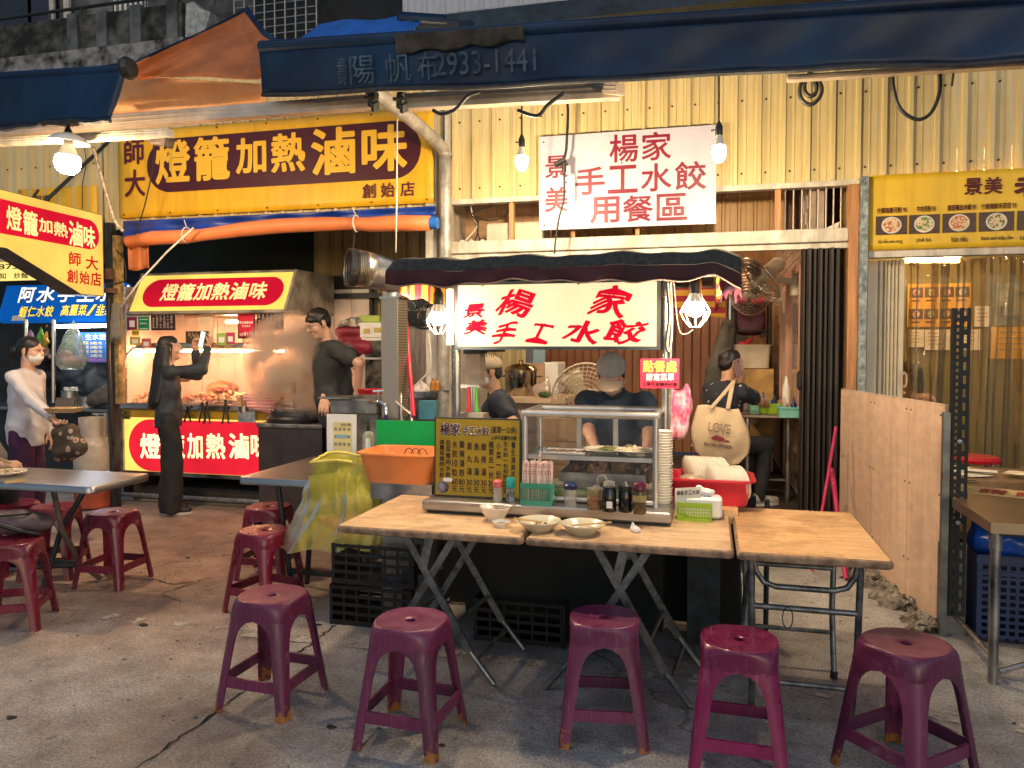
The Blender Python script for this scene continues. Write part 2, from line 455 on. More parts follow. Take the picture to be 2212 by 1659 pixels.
navy_ink=mat('navy_ink',(.012,.014,.06),.6,var=0)
white_ink=mat('white_ink',(.8,.78,.74),.6,var=0)
yellow_ink=mat('yellow_ink',(.8,.42,.02),.6,var=0)
# ================================================================== GROUND
Y0=6.15
def ground_mat():
    m=bpy.data.materials.new('concrete_ground');m.use_nodes=True;N,L=m.node_tree.nodes,m.node_tree.links;b=N['Principled BSDF']
    tc=N.new('ShaderNodeTexCoord')
    def nz(sc,det=5,ro=.6,st=None):
        n=N.new('ShaderNodeTexNoise');n.inputs['Scale'].default_value=sc;n.inputs['Detail'].default_value=det;n.inputs['Roughness'].default_value=ro
        L.new(tc.outputs['Object'],n.inputs[0]);return n.outputs[0]
    def ramp(x,p0,c0,p1,c1):
        r=N.new('ShaderNodeValToRGB');L.new(x,r.inputs[0]);e=r.color_ramp.elements
        e[0].position,e[0].color,e[1].position,e[1].color=p0,(*c0,1),p1,(*c1,1);return r.outputs[0]
    def mul(a,c,f=1.):
        x=N.new('ShaderNodeMix');x.data_type='RGBA';x.blend_type='MULTIPLY';x.inputs[0].default_value=f
        L.new(a,x.inputs[6]);L.new(c,x.inputs[7]);return x.outputs[2]
    base=ramp(nz(.9,6,.65),.3,(.40,.385,.37),.7,(.52,.50,.48))
    base=mul(base,ramp(nz(5,8,.7),.32,(.62,.60,.58),.6,(1.08,1.08,1.08)))
    base=mul(base,ramp(nz(170,3,.6),.36,(.22,.21,.21),.47,(1,1,1)))
    base=mul(base,ramp(nz(.55,4,.5),.36,(.62,.58,.55),.5,(1,1,1)))
    base=mul(base,ramp(nz(75,5,.8),.33,(.40,.40,.40),.62,(1.28,1.28,1.28)))
    base=mul(base,ramp(nz(2.3,9,.8),.33,(.58,.54,.50),.44,(1,1,1)))
    # fine cracks
    v=N.new('ShaderNodeTexVoronoi');v.feature='DISTANCE_TO_EDGE';v.inputs['Scale'].default_value=.37
    w=N.new('ShaderNodeTexNoise');w.inputs['Scale'].default_value=3;w.inputs['Detail'].default_value=6
    L.new(tc.outputs['Object'],w.inputs[0]);mx=N.new('ShaderNodeMix');mx.data_type='RGBA';mx.inputs[0].default_value=.35
    L.new(tc.outputs['Object'],mx.inputs[6]);L.new(w.outputs[1],mx.inputs[7]);L.new(mx.outputs[2],v.inputs[0])
    base=mul(base,ramp(v.outputs[0],.0,(.5,.46,.42),.0035,(1,1,1)))
    # orange sign light painted in by the food stall, over reddish earth
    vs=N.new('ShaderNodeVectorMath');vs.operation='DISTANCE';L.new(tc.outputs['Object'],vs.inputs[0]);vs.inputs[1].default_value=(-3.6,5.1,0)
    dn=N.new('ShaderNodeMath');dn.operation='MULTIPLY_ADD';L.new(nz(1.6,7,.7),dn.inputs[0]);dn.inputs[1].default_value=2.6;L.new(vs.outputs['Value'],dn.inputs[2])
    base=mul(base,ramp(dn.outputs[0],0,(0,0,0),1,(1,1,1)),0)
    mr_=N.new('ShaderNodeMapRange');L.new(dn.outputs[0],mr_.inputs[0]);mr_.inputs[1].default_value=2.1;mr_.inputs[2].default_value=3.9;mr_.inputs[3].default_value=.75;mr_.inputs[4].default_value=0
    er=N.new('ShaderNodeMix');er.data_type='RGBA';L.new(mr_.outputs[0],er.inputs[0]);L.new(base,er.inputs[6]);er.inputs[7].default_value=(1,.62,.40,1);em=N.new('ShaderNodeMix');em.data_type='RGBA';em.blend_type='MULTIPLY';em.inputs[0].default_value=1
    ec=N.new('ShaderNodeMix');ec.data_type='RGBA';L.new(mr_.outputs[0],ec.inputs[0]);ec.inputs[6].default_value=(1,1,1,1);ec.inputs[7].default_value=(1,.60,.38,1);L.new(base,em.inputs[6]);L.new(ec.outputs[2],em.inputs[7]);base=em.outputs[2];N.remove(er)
    L.new(base,b.inputs['Base Color'])
    r=N.new('ShaderNodeMapRange');L.new(nz(1.7,5),r.inputs[0]);r.inputs[1].default_value=.35;r.inputs[2].default_value=.7;r.inputs[3].default_value=.36;r.inputs[4].default_value=.85
    L.new(r.outputs[0],b.inputs['Roughness'])
    bp=N.new('ShaderNodeBump');bp.inputs['Strength'].default_value=.55;bp.inputs['Distance'].default_value=.012
    L.new(nz(55,6,.7),bp.inputs['Height'])
    b2=N.new('ShaderNodeBump');b2.inputs['Strength'].default_value=.35;b2.inputs['Distance'].default_value=.05
    L.new(nz(6,5),b2.inputs['Height']);L.new(bp.outputs[0],b2.inputs['Normal']);L.new(b2.outputs[0],b.inputs['Normal'])
    return m
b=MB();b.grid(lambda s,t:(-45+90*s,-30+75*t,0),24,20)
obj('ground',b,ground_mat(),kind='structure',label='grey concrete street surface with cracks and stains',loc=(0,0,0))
# long crack across the slab (a groove filled with dirt) and worn painted line
crackm=mat('crack_dirt',(.012,.011,.01),.95,var=.4,scale=30)
def crack(pts,w,name='pavement_crack'):
    P=[]
    for i in range(len(pts)-1):
        a,c=onZ(*pts[i],.004),onZ(*pts[i+1],.004);n=max(2,int((c-a).length/.03))
        for k in range(n):P.append(a.lerp(c,k/n)+Vector((random.gauss(0,.006),random.gauss(0,.006),0)))
    b=MB();vs=[]
    for i,p in enumerate(P):
        t=(P[min(i+1,len(P)-1)]-P[max(0,i-1)]).normalized();nn=Vector((-t.y,t.x,0))*w*random.uniform(.3,1.2)
        vs += [p-nn,p+nn]
    b.add(vs,[(2*i,2*i+2,2*i+3,2*i+1) for i in range(len(P)-1)])
    obj(name,b,crackm,kind='structure',label='dirty crack running over the concrete')
crack([(285,1665),(420,1572),(500,1512),(600,1440),(680,1385),(800,1290)],.007)
crack([(175,1258),(250,1250),(330,1250),(372,1262),(430,1255)],.006)
crack([(395,1300),(345,1283),(460,1245)],.005)
def worn_paint():
    m=mat('worn_road_paint',(.42,.37,.31),.8,var=.2,scale=30)
    N,L=m.node_tree.nodes,m.node_tree.links
    tc=N.new('ShaderNodeTexCoord');n=N.new('ShaderNodeTexNoise');n.inputs['Scale'].default_value=5;n.inputs['Detail'].default_value=9;n.inputs['Roughness'].default_value=.7
    L.new(tc.outputs['Object'],n.inputs[0]);r=N.new('ShaderNodeValToRGB');r.color_ramp.elements[0].position=.5;r.color_ramp.elements[1].position=.56
    L.new(n.outputs[0],r.inputs[0]);L.new(r.outputs[0],N['Principled BSDF'].inputs['Alpha']);return m
for pl in ([(130,1318),(215,1328),(330,1345),(480,1362),(650,1378),(850,1398),(1050,1420)],[(1050,1424),(1400,1455),(1750,1490),(2010,1540),(2300,1590)]):
    b=MB();vs=[]
    P=[onZ(*q,.0045) for q in pl]
    for i,p in enumerate(P):vs += [p+Vector((0,-.05,0)),p+Vector((0,.05,0))]
    b.add(vs,[(2*i,2*i+2,2*i+3,2*i+1) for i in range(len(P)-1)])
    obj('road_marking',b,worn_paint(),kind='structure',label='worn white painted line on the concrete')
# small litter on the concrete
b=MB()
for i in range(420):
    x,y=random.uniform(-5,2.6),random.uniform(1.6,6.0);w=random.uniform(.004,.016);a=random.uniform(0,6.3)
    b.prism([(x+w*cos(a+k)*random.uniform(.5,1.2),y+w*sin(a+k)*random.uniform(.4,1),.001) for k in (0,1.6,3.1,4.7)],(0,0,.003))
obj('grit',b,mat('grit_mix',(.05,.045,.04),.9,var=.6,scale=2,col2=(.35,.30,.25)),kind='stuff',label='crumbs, grit and small scraps scattered over the concrete')
for (u,v,s_) in ((405,1205,.05),(575,1213,.04),(715,1660-90,.05),(25,1550,.05),(690,1350,.03),(842,1492-5,.02),(955,1610,.03),(310,1390-40,.06)):
    p=onZ(u,v,.002);b=MB();q=[p+Vector((s_*.6*cos(k)*random.uniform(.4,1.2),s_*.35*sin(k)*random.uniform(.4,1.2),0)) for k in range(6)];b.prism(q,(0,0,.004))
    obj('litter',b,mat('litter_scrap',(.03,.025,.02),.9,var=.5),kind='stuff',label='flattened dark scrap lying on the concrete')

# ================================================================== CORRUGATED WALLS
sheet_y=mat('cream_yellow_sheet',(.60,.49,.23),.42,.0,var=.14,scale=2.2,col2=(.68,.57,.33),bump=.05,bscale=5,stretch=(1,1,.35),spec=.4,streak=.25)
sheet_b=mat('brown_sheet',(.33,.15,.075),.38,var=.2,scale=3)
sheet_g=mat('dull_yellow_sheet',(.40,.33,.17),.5,var=.25,scale=2,streak=.5)
sheet_w=mat('grey_white_sheet',(.5,.52,.56),.5,var=.15,scale=2)
screwm=mat('rusty_screw',(.05,.03,.02),.6,.5,var=.3)
def corrug(name,X0,X1,z0,z1,Y,m,label,cat='wall',pitch=.1725,deep=.03,screws=(),wide=.0,prof=None,ground_at=None):
    n=max(1,round((X1-X0)/pitch));p=(X1-X0)/n
    T=thing(name,((X0+X1)/2,Y,z0),label,cat)
    if prof is None:prof=[(0,0),(.10,0),(.16,-1),(.30,-1),(.36,0),(.62,0),(.64,-.22),(.68,-.22),(.70,0),(.985,0),(.99,.3),(1,.3)]
    b=MB();h=z1-z0
    fr=[(x*p,y*deep) for x,y in prof];sec=fr+[(x,y+.002) for x,y in fr[::-1]]
    b.loft([[(x,y,0) for x,y in sec],[(x,y,h) for x,y in sec]])
    for sz in screws:
        b.m=1;b.lathe([(.008,-.004),(.008,.004),(0,.006)],(p*.5,-.004,sz-z0),7,R=Matrix.Rotation(pi/2,3,'X'))
    o0=obj('panel',b,[m,screwm],T,fix=True)
    for v in o0.data.vertices:v.co += rootloc(T)
    o0.location=(X0-T.location.x,0,0)
    for i in range(1,n):
        c=o0.copy();COL.objects.link(c);c.location=(X0+i*p-T.location.x,random.uniform(-.0015,.0015),0)
    return T
XA=XY(966,Y0);XB=XY(1848,Y0)
corrug('corrugated_wall',XA+.03,3.1,2.78,4.04,Y0,sheet_y,'cream yellow corrugated sheet wall above the dumpling dining area opening',screws=(2.87,3.42))
corrug('corrugated_wall',-5.62,XA-.03,2.66,4.1,Y0,sheet_y,'corrugated sheet wall hidden behind the big yellow banner',screws=(2.7,))
corrug('corrugated_wall',-9.6,-5.64,2.35,4.1,Y0,sheet_y,'yellow sheet wall lit by the big bulb above the projecting lightbox',screws=(3.3,))
corrug('corrugated_wall',XY(680,7.55),XA+.35,1.0,3.0,7.55,sheet_g,'dull yellow sheet wall behind the silver exhaust hose',screws=(2.2,),pitch=.15)
# grey street-house wall far up
corrug('corrugated_wall',-3.4,3.5,4.4,7.2,8.2,sheet_w,'pale grey corrugated cladding of the upper storey behind the awnings',pitch=.22,deep=.03)

# frame members of the facade
conc_old=mat('mouldy_concrete',(.018,.020,.020),.95,var=.5,scale=3.5,col2=(.13,.135,.135),bump=.6,bscale=18,lo=.42,hi=.72,detail=9)
whitebeam=mat('chalky_white_metal',(.55,.52,.46),.5,var=.2,scale=8,streak=.5)
wood_o=mat('orange_wood',(.42,.20,.085),.55,var=.3,scale=4,stretch=(8,8,.6),bump=.1)
b=MB();b.bx(XB,XY(1870,Y0-.1),Y0-.12,Y0,0,2.78);b.bx(XY(1858,Y0-.13),XY(1860,Y0-.13),Y0-.1235,Y0-.12,.01,2.77)
obj('steel_post',b,mat('spangled_zinc',(.19,.24,.26),.42,.55,var=.5,scale=26,col2=(.36,.41,.42)),label='galvanised square steel post right of the folded dark door',cat='post')
b=MB();b.bx(XY(1828,Y0-.02),XB-.002,Y0-.06,Y0+.04,1.22,2.74)
obj('door_jamb',b,wood_o,label='orange wooden jamb beside the galvanised post',cat='door frame')
b=MB();b.bx(XA+.04,XY(1828,Y0)-.004,Y0-.05,Y0+.05,2.325,2.425,.006);b.bx(XA+.04,XY(1828,Y0)-.004,Y0-.02,Y0+.05,2.28,2.322)
obj('lintel_beam',b,whitebeam,label='pale metal lintel beam over the dining area opening',cat='beam')
b=MB();b.bx(XA+.03,XB,Y0-.045,Y0+.04,2.735,2.775)
obj('trim_rail',b,whitebeam,label='white trim rail under the corrugated wall',cat='rail')
# transom: studs, back sheet, bars
for i,(u,w) in enumerate(((1106,.035),(1238,.03),(1376,.03),(1676,.04))):
    x=XY(u,Y0);b=MB();b.bx(x-w/2,x+w/2,Y0-.03,Y0+.03,2.428,2.732)
    obj('timber_stud',b,wood_o,label=['thin timber stud above the cables at the transom','short timber stud below the white sign, left one','short timber stud below the white sign, right one','timber stud left of the iron bars in the transom'][i],cat='stud')
for i,u in enumerate((1693,1711,1729,1747,1764,1781,1797,1813)):
    x=XY(u,Y0);b=MB();b.tube([(x,Y0+.02,2.43),(x,Y0+.02,2.73)],.006,6)
    obj('iron_bar',b,mat('bar_iron',(.4,.34,.3),.5,.5),label='thin upright iron bar in the transom grille',cat='bar',group='iron bars of the transom')
corrug('transom_sheet',XY(1200,6.7),XY(1690,6.7),2.4,3.0,6.7,mat('ochre_sheet',(.42,.24,.09),.45,var=.2,scale=3),'ochre corrugated sheet seen behind the transom studs',pitch=.13,deep=.02)
b=MB();b.bx(XY(1690,6.9),XY(1835,6.9),6.9,6.95,2.38,3.0)
obj('plywood_sheet',b,mat('dark_plywood',(.12,.055,.03),.6,var=.4,scale=5),label='dark brown board behind the iron bars',cat='board')
pl=thing('plank_wall',(XY(1050,6.8),6.8,2.4),'peach plank wall behind the cables in the transom','wall')
for i in range(12):
    x=XY(960,6.8)+i*.085;b=MB();b.bx(x+.002,x+.083,6.8,6.82+random.random()*.004,2.38,3.0);obj('plank',b,mat('peach_plank',(.52,.32,.19),.6,var=.15),pl)
b=MB();b.bx(XY(1050,6.3),XY(1174,6.3),6.3,6.6,2.428,2.60,.015)
obj('white_box',b,cream_p,label='cream storage box standing in the transom',cat='box')
b=MB();p0=onY(1810,515,6.2)
b.prism([onY(1727,521,6.3),onY(1800,522,6.3),onY(1815,478,6.3),onY(1808,481,6.3)],(0,.05,0));obj('loose_board',b,white_p,label='pale loose board leaning behind the iron bars',cat='board')
def cable(px,Y,r,label,m=None,name='cable',grp=None,n=7,cat='cable',sm=True):
    """cable through pixel points on a plane y=Y (or (u,v,Y) triples), rounded off"""
    P=[onY(q[0],q[1],q[2] if len(q)>2 else Y) for q in px]
    if sm and len(P)>2:
        Q=[]
        for i in range(len(P)-1):
            p0,p1,p2,p3=P[max(i-1,0)],P[i],P[i+1],P[min(i+2,len(P)-1)]
            for k in range(n):
                t=k/n;Q.append(.5*((2*p1)+(p2-p0)*t+(2*p0-5*p1+4*p2-p3)*t*t+(3*p1-p0-3*p2+p3)*t ** 3))
        Q.append(P[-1]);P=Q
    b=MB();b.tube(P,r,6);return obj(name,b,m or black_rub,label=label,cat=cat,group=grp,smooth=True)
wcab=mat('white_cable',(.6,.56,.5),.5,var=.1)
cable([(985,540),(1005,520),(1030,490),(1022,470),(1016,440)],6.25,.006,'white cable dropping in the left end of the transom',wcab)
cable([(1000,545),(1028,515),(1032,480),(1020,462),(1060,444),(1075,440)],6.22,.006,'black cable looped in the left end of the transom')
cable([(1025,466),(1050,476),(1085,470),(1106,446)],6.28,.005,'black cable sagging behind the first timber stud')
cable([(1043,545),(1034,510),(1024,470)],6.3,.005,'thin black cable standing at the pile of plugs')
b=SDF()
for i in range(9):
    p=onY(985+i*7,537-(i % 3)*7,6.3);b.ell(p,(.03,.02,.02),Euler((0,random.uniform(-1,1),0)).to_matrix(),.005)
obj('power_plugs',b.mesh(.01),white_p,label='heap of white plugs and adapters on the lintel',cat='plugs',smooth=True)

# ================================================================== SHOP INTERIOR
FZ=.28
b=MB();b.bx(-2.2,1.0,Y0+.12,9.6,-.05,FZ-.03);obj('shop_floor',b,mat('shop_floor_concrete',(.06,.05,.045),.7,var=.3),kind='structure',label='raised floor of the dining area')
fl=thing('wooden_deck',(.3,6.6,FZ-.03),'dark wooden deck boards at the entrance of the dining area','deck')
for i in range(11):
    y=Y0+.12+i*.11;b=MB();b.bx(-.55,.98,y+.004,y+.104,FZ-.028,FZ,.004);obj('plank',b,mat('dark_deck_wood',(.045,.028,.02),.55,var=.4,scale=5,stretch=(.6,8,8)),fl)
b=MB();b.bx(-2.3,1.0,Y0+.1,9.6,2.95,3.0);obj('shop_ceiling',b,mat('ceiling_board',(.4,.36,.3),.8),kind='structure',label='flat ceiling of the dining area')
XT=.72
b=MB();b.bx(XT+.012,XT+.12,6.3,9.6,0,2.95);obj('shop_side_wall',b,mat('tile_grout',(.34,.27,.22),.8,var=.2),label='side wall of the dining area carrying white tiles',cat='wall')
sw=bpy.data.objects['shop_side_wall']
b=MB();tw,th=.25,.105
b.box((0,0,0),(.012,tw-.006,th-.006),None,.003);tile0=None
tilem=[mat('white_tile_%s' % k,c,.15,var=.04) for k,c in (('warm',(.66,.56,.47)),('pale',(.72,.63,.55)),('dull',(.58,.48,.40)))]
tmesh=[]
for tm in tilem:
    t0=MB();t0.box((0,0,0),(.012,tw-.006,th-.006),None,.003);me=bpy.data.meshes.new('tile');me.from_pydata(t0.v,[],t0.f);me.materials.append(tm);tmesh.append(me)
nt=0
WY0,WY1,WZ0,WZ1=6.5,8.15,1.05,2.15
for r in range(24):
    z=FZ+.02+th*(r+.5)
    for c in range(14):
        y=6.32+tw*(c+.5+.5*(r % 2))
        if y>9.45 or (WY0-.1<y<WY1+.1 and WZ0-.06<z<WZ1+.06):continue
        if z<.9 and y>7.4:continue
        o=bpy.data.objects.new('tile',random.choice(tmesh));COL.objects.link(o);o.parent=sw
        o.location=Vector((XT+.006+random.uniform(-.0012,.0012),y,z))-sw.location
# window in the tile wall
pinkw=mat('salmon_painted_wood',(.52,.27,.19),.5,var=.12)
wi=thing('shop_window',(XT,(WY0+WY1)/2,WZ0),'interior window with salmon frame in the white tiled wall','window')
b=MB()
for a in ((WY0-.07,WY1+.07,WZ1,WZ1+.08),(WY0-.07,WY1+.07,WZ0-.08,WZ0),(WY0-.07,WY0,WZ0,WZ1),(WY1,WY1+.07,WZ0,WZ1),(7.55,7.61,WZ0,WZ1)):b.bx(XT-.035,XT+.010,*a)
obj('window_frame',b,pinkw,wi)
b=MB();b.bx(XT-.02,XT+.004,7.62,8.1,WZ0,WZ1);obj('shutter_panel',b,cream_p,wi)
b=MB();b.bx(XT-.006,XT+.002,WY0,7.55,WZ0,WZ1);obj('pane',b,mat('dusty_window_glass',(.30,.25,.24),.12,var=.2,scale=2),wi)
b=MB();b.bx(XT-.09,XT-.036,WY0-.05,7.6,WZ0-.03,WZ0-.005);obj('sill',b,pinkw,wi)
# back wall
corrug('corrugated_wall',-2.0,.22,FZ,2.95,9.4,sheet_b,'brown corrugated back wall of the dining area',pitch=.2,deep=.045,prof=[(0,0),(.35,0),(.45,-1),(.85,-1),(.95,0),(1,0)])
b=MB();b.bx(.24,XT+.01,9.38,9.45,FZ,2.95);obj('wood_panel_wall',b,mat('knotty_wood_panel',(.46,.25,.11),.5,var=.25,scale=3,stretch=(6,6,.5)),label='warm wood panel wall in the far corner of the dining area',cat='wall')
b=MB();b.bx(.235,.40,9.30,9.37,FZ,2.16);obj('grey_door',b,mat('grey_green_paint',(.10,.12,.10),.5),label='grey green door in the far corner',cat='door')
b=MB();b.bx(-2.25,-2.2,6.3,9.6,0,2.95);obj('partition_wall',b,mat('kitchen_white_panel',(.42,.38,.33),.5,var=.15),label='pale partition at the left side of the dining area',cat='wall')
# ceiling tube lights of the dining area and of the noodle shop
def tube_light(name,a,c,r,col,st,label,housing=True):
    a,c=Vector(a),Vector(c);T=thing(name,(a+c)/2,label,'lamp')
    b=MB();b.tube([a,c],r,8);obj('tube',b,emis(name+'_%d' % len(MATS),col,st),T)
    if housing:
        b=MB();m_=(a+c)/2+Vector((0,0,r+.022));d=c-a
        b.box(m_,(abs(d.x)+.04 if abs(d.x)>abs(d.y) else .05,abs(d.y)+.04 if abs(d.y) >= abs(d.x) else .05,.03));obj('housing',b,white_p,T)
    return T
tube_light('ceiling_tube',(-1.1,7.6,2.88),(.1,7.6,2.88),.02,(1,.66,.40),60,'fluorescent tube under the dining area ceiling')

# folded dark accordion door
door_d=mat('dark_door_steel',(.035,.028,.026),.42,.3,var=.35,scale=6,stretch=(4,4,.4))
fd=thing('folding_door',(XY(1772,Y0),Y0,0),'dark brown folding metal door pushed together at the right of the opening','door')
us=[1731,1741,1753,1765,1777,1789,1801,1815]
for i in range(7):
    xa,xb=XY(us[i],Y0-.05),XY(us[i+1],Y0-.05);b=MB();yy=Y0-.05+(.0 if i % 2 else .03)
    b.prism([(xa,yy,.02),(xa+.012,yy-.02,.02),(xb-.012,yy-.02,.02),(xb-.002,yy+.01,.02),(xb-.002,yy+.09,.02),(xa,yy+.09,.02)],(0,0,2.26))
    obj('slat',b,door_d,fd)
b=MB();b.tube([onY(1728,803,Y0-.08),onY(1724,806,Y0-.1),onY(1724,836,Y0-.1),onY(1728,840,Y0-.08)],.012,6);obj('handle',b,blackp,fd)

# ================================================================== NOODLE SHOP ON THE RIGHT
b=MB();b.bx(1.2,6,Y0+.3,11,-.05,.06);obj('noodle_shop_floor',b,mat('dark_tile_floor',(.05,.045,.04),.4,var=.3),kind='structure',label='floor of the noodle shop')
b=MB();b.bx(1.0,6,9.6,9.7,0,3.2);obj('olive_wall',b,mat('olive_paint',(.17,.15,.055),.6,var=.15,scale=2),label='olive back wall of the noodle shop behind the plastic curtain',cat='wall')
b=MB();b.bx(1.0,1.06,6.35,9.6,0,3.2);obj('inner_partition',b,mat('tan_paint',(.34,.24,.12),.6,var=.15),label='tan side wall of the noodle shop',cat='wall')
b=MB();b.bx(1.06,6,6.3,9.6,3.0,3.05);obj('noodle_shop_ceiling',b,mat('ceiling_tan',(.35,.27,.18),.7),kind='structure',label='ceiling of the noodle shop')
b=MB();b.bx(XY(1870,Y0),4.5,Y0-.05,Y0+.05,2.2,2.27);obj('curtain_rail',b,whitebeam,label='pale rail below the yellow noodle banner',cat='rail')
p=onY(1955,563,9.0);q=onY(2072,563,9.0)
tube_light('wall_tube',(p.x,9.0,p.z),(q.x,9.0,q.z),.022,(1,.60,.25),70,'warm tube lamp glowing behind the plastic curtain')
tube_light('added_shop_tube',(1.7,6.75,2.9),(2.9,6.75,2.9),.02,(1,.62,.30),150,'unseen tube lamp added under the noodle shop ceiling')  # unseen tube, set here to light the seated woman
wf=thing('folding_door',(XY(1925,Y0),Y0+.02,.02),'cream plastic folding door pushed aside at the noodle shop entrance','door')
us=[1869,1895,1906,1914,1922,1930,1938,1952]
pvc=mat('cream_pvc',(.60,.52,.38),.4,var=.08)
for i in range(7):
    xa,xb=XY(us[i],Y0+.1),XY(us[i+1],Y0+.1);b=MB();yy=Y0+.10
    b.prism([(xa+.001,yy,.05),(xa+.008,yy-.018,.05),(xb-.008,yy-.018,.05),(xb-.001,yy,.05),(xb-.001,yy+.06,.05),(xa+.001,yy+.06,.05)],(0,0,2.14))
    obj('slat',b,pvc,wf)
c0=onY(1953,820,Y0+.06);b=MB()
b.tube([c0+Vector((sin(a)*.018,0,cos(a)*.055)) for a in [k*pi/6 for k in range(12)]],.006,6,closed=True);obj('handle',b,pvc,wf)
# clear strip curtain
vin=film('clear_vinyl',(.62,.55,.42),.065,.04,bump=.5,bst=(6,1,.25),bsc=6)
b=MB();xa,xb=XY(1952,Y0),3.4
b.grid(lambda s,t:(xa+(xb-xa)*s,Y0+.18+.06*sin(s*34+1.2*sin(t*2))+.03*sin(s*83+t*1.5)+.012*sin(s*190+t*3),2.2-2.1*t),240,14)
obj('vinyl_curtain',b,vin,label='clear wrinkled plastic curtain across the noodle shop front',cat='curtain',smooth=True,solid=.0015)

# ================================================================== STREET HOUSES BEHIND, UP HIGH
oc=thing('old_apartment_house',(-6.5,9.6,0),'mouldy concrete house front with railed balcony above the left awning','building')
def hb(name,b,m):return obj(name,b,m,oc)
rawc=mat('weathered_render',(.06,.065,.07),.9,var=.4,scale=2.5,col2=(.16,.17,.18),bump=.3,bscale=12)
b=MB();b.bx(-12,-2.6,10.6,10.8,4.2,9);hb('wall',b,rawc)
za,zb=onY(200,145,9.6).z,onY(200,42,9.6).z
b=MB();b.bx(-12,XY(408,9.5),9.45,9.65,za+.16,zb);hb('parapet',b,conc_old)
b=MB();b.bx(-12,XY(425,9.5),9.3,10.6,za-.12,za+.15);hb('balcony_slab',b,mat('pale_mould_concrete',(.03,.033,.033),.95,var=.5,scale=5,col2=(.30,.30,.30),bump=.5,lo=.35,hi=.6,detail=9))
for u in (178,240,312,390):
    x=XY(u,9.5);b=MB();b.bx(x-.09,x+.09,9.42,9.67,za+.16,zb+.01*(u % 7));hb('pier',b,rawc)
b=MB();b.tube([(-12,9.6,zb+.18),(-3.6,9.6,zb+.22)],.025,6);hb('handrail',b,dark_iron)
for i in range(14):
    x=-11.4+i*.57;b=MB();b.tube([(x,9.6,zb-.02),(x,9.6,zb+.2)],.012,5);hb('baluster',b,dark_iron)
for u,w,m_ in ((35,.5,mat('dark_opening',(.015,.02,.025),.4)),(108,.28,mat('plum_door',(.03,.02,.045),.4))):
    x=XY(u,10.55);b=MB();b.bx(x-w,x+w,10.52,10.59,4.4,8.5);hb('window',b,m_)
for u,r in ((128,.05),(160,.06)):
    x=XY(u,10.45);b=MB();b.tube([(x,10.45,4.4),(x,10.45,8.8)],r,8);hb('downpipe',b,whitebeam)
for i in range(7):
    x=XY(262+i*11,10.3);b=MB();b.tube([(x,10.3,5.2),(x,10.3,8.5)],.022,5);hb('window_bar',b,white_p)
# iron window cage
gc=thing('window_cage',(XY(590,9.3),9.3,onY(590,110,9.3).z),'iron window cage on the dark house above the orange awning','grille')
xa,xb=XY(515,9.3),XY(690,9.3);zl=onY(600,120,9.3).z
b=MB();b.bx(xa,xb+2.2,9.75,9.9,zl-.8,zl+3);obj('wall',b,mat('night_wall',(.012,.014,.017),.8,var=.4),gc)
for i in range(9):
    x=xa+(xb-xa)*i/8;b=MB();b.tube([(x,9.3,zl-.2),(x,9.3,zl+2.5)],.012,5);obj('upright_bar',b,mat('dull_bar',(.30,.31,.31),.5,.4),gc)
for i in range(16):
    z=zl-.1+i*.1;b=MB();b.tube([(xa,9.31,z),(xb,9.31,z)],.007,5);obj('cross_bar',b,MATS['dull_bar'],gc)
b=MB();b.prism([onY(400,80,9.2),onY(402,8,9.2),(onY(418,3,9.2)),onY(432,18,9.2),onY(455,26,9.2),onY(440,75,9.2)],(0,.2,0))
obj('plastic_wrap',b,mat('crumpled_pale_plastic',(.35,.36,.36),.4,var=.4,scale=10,bump=.8,bscale=14),label='pale plastic sheet wrapped round the balcony corner',cat='sheet')
# dark roof edge and gutter over the facade
b=MB();a1,a2=onY(765,0,7.6),onY(1180,60,5.95)
b.bx(XY(905,5.9),4.4,5.84,6.03,4.045,4.19);obj('roof_gutter',b,mat('dark_blue_steel',(.012,.028,.045),.45,.2,var=.5,scale=9),label='dark steel gutter along the top of the corrugated wall',cat='gutter')
b=MB();b.bx(XY(770,8.1),3.4,7.95,8.1,4.98,5.16);obj('wall_flashing',b,mat('pale_flashing',(.42,.43,.45),.5,.3),label='pale metal flashing below the grey cladding',cat='flashing')
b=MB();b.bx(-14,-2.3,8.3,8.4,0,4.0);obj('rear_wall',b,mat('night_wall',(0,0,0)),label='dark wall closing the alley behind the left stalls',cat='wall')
b=MB();b.bx(-3.45,2,8.6,8.75,4,5.9);obj('rear_house_wall',b,rawc,label='weathered house wall behind the grey cladding',cat='wall')

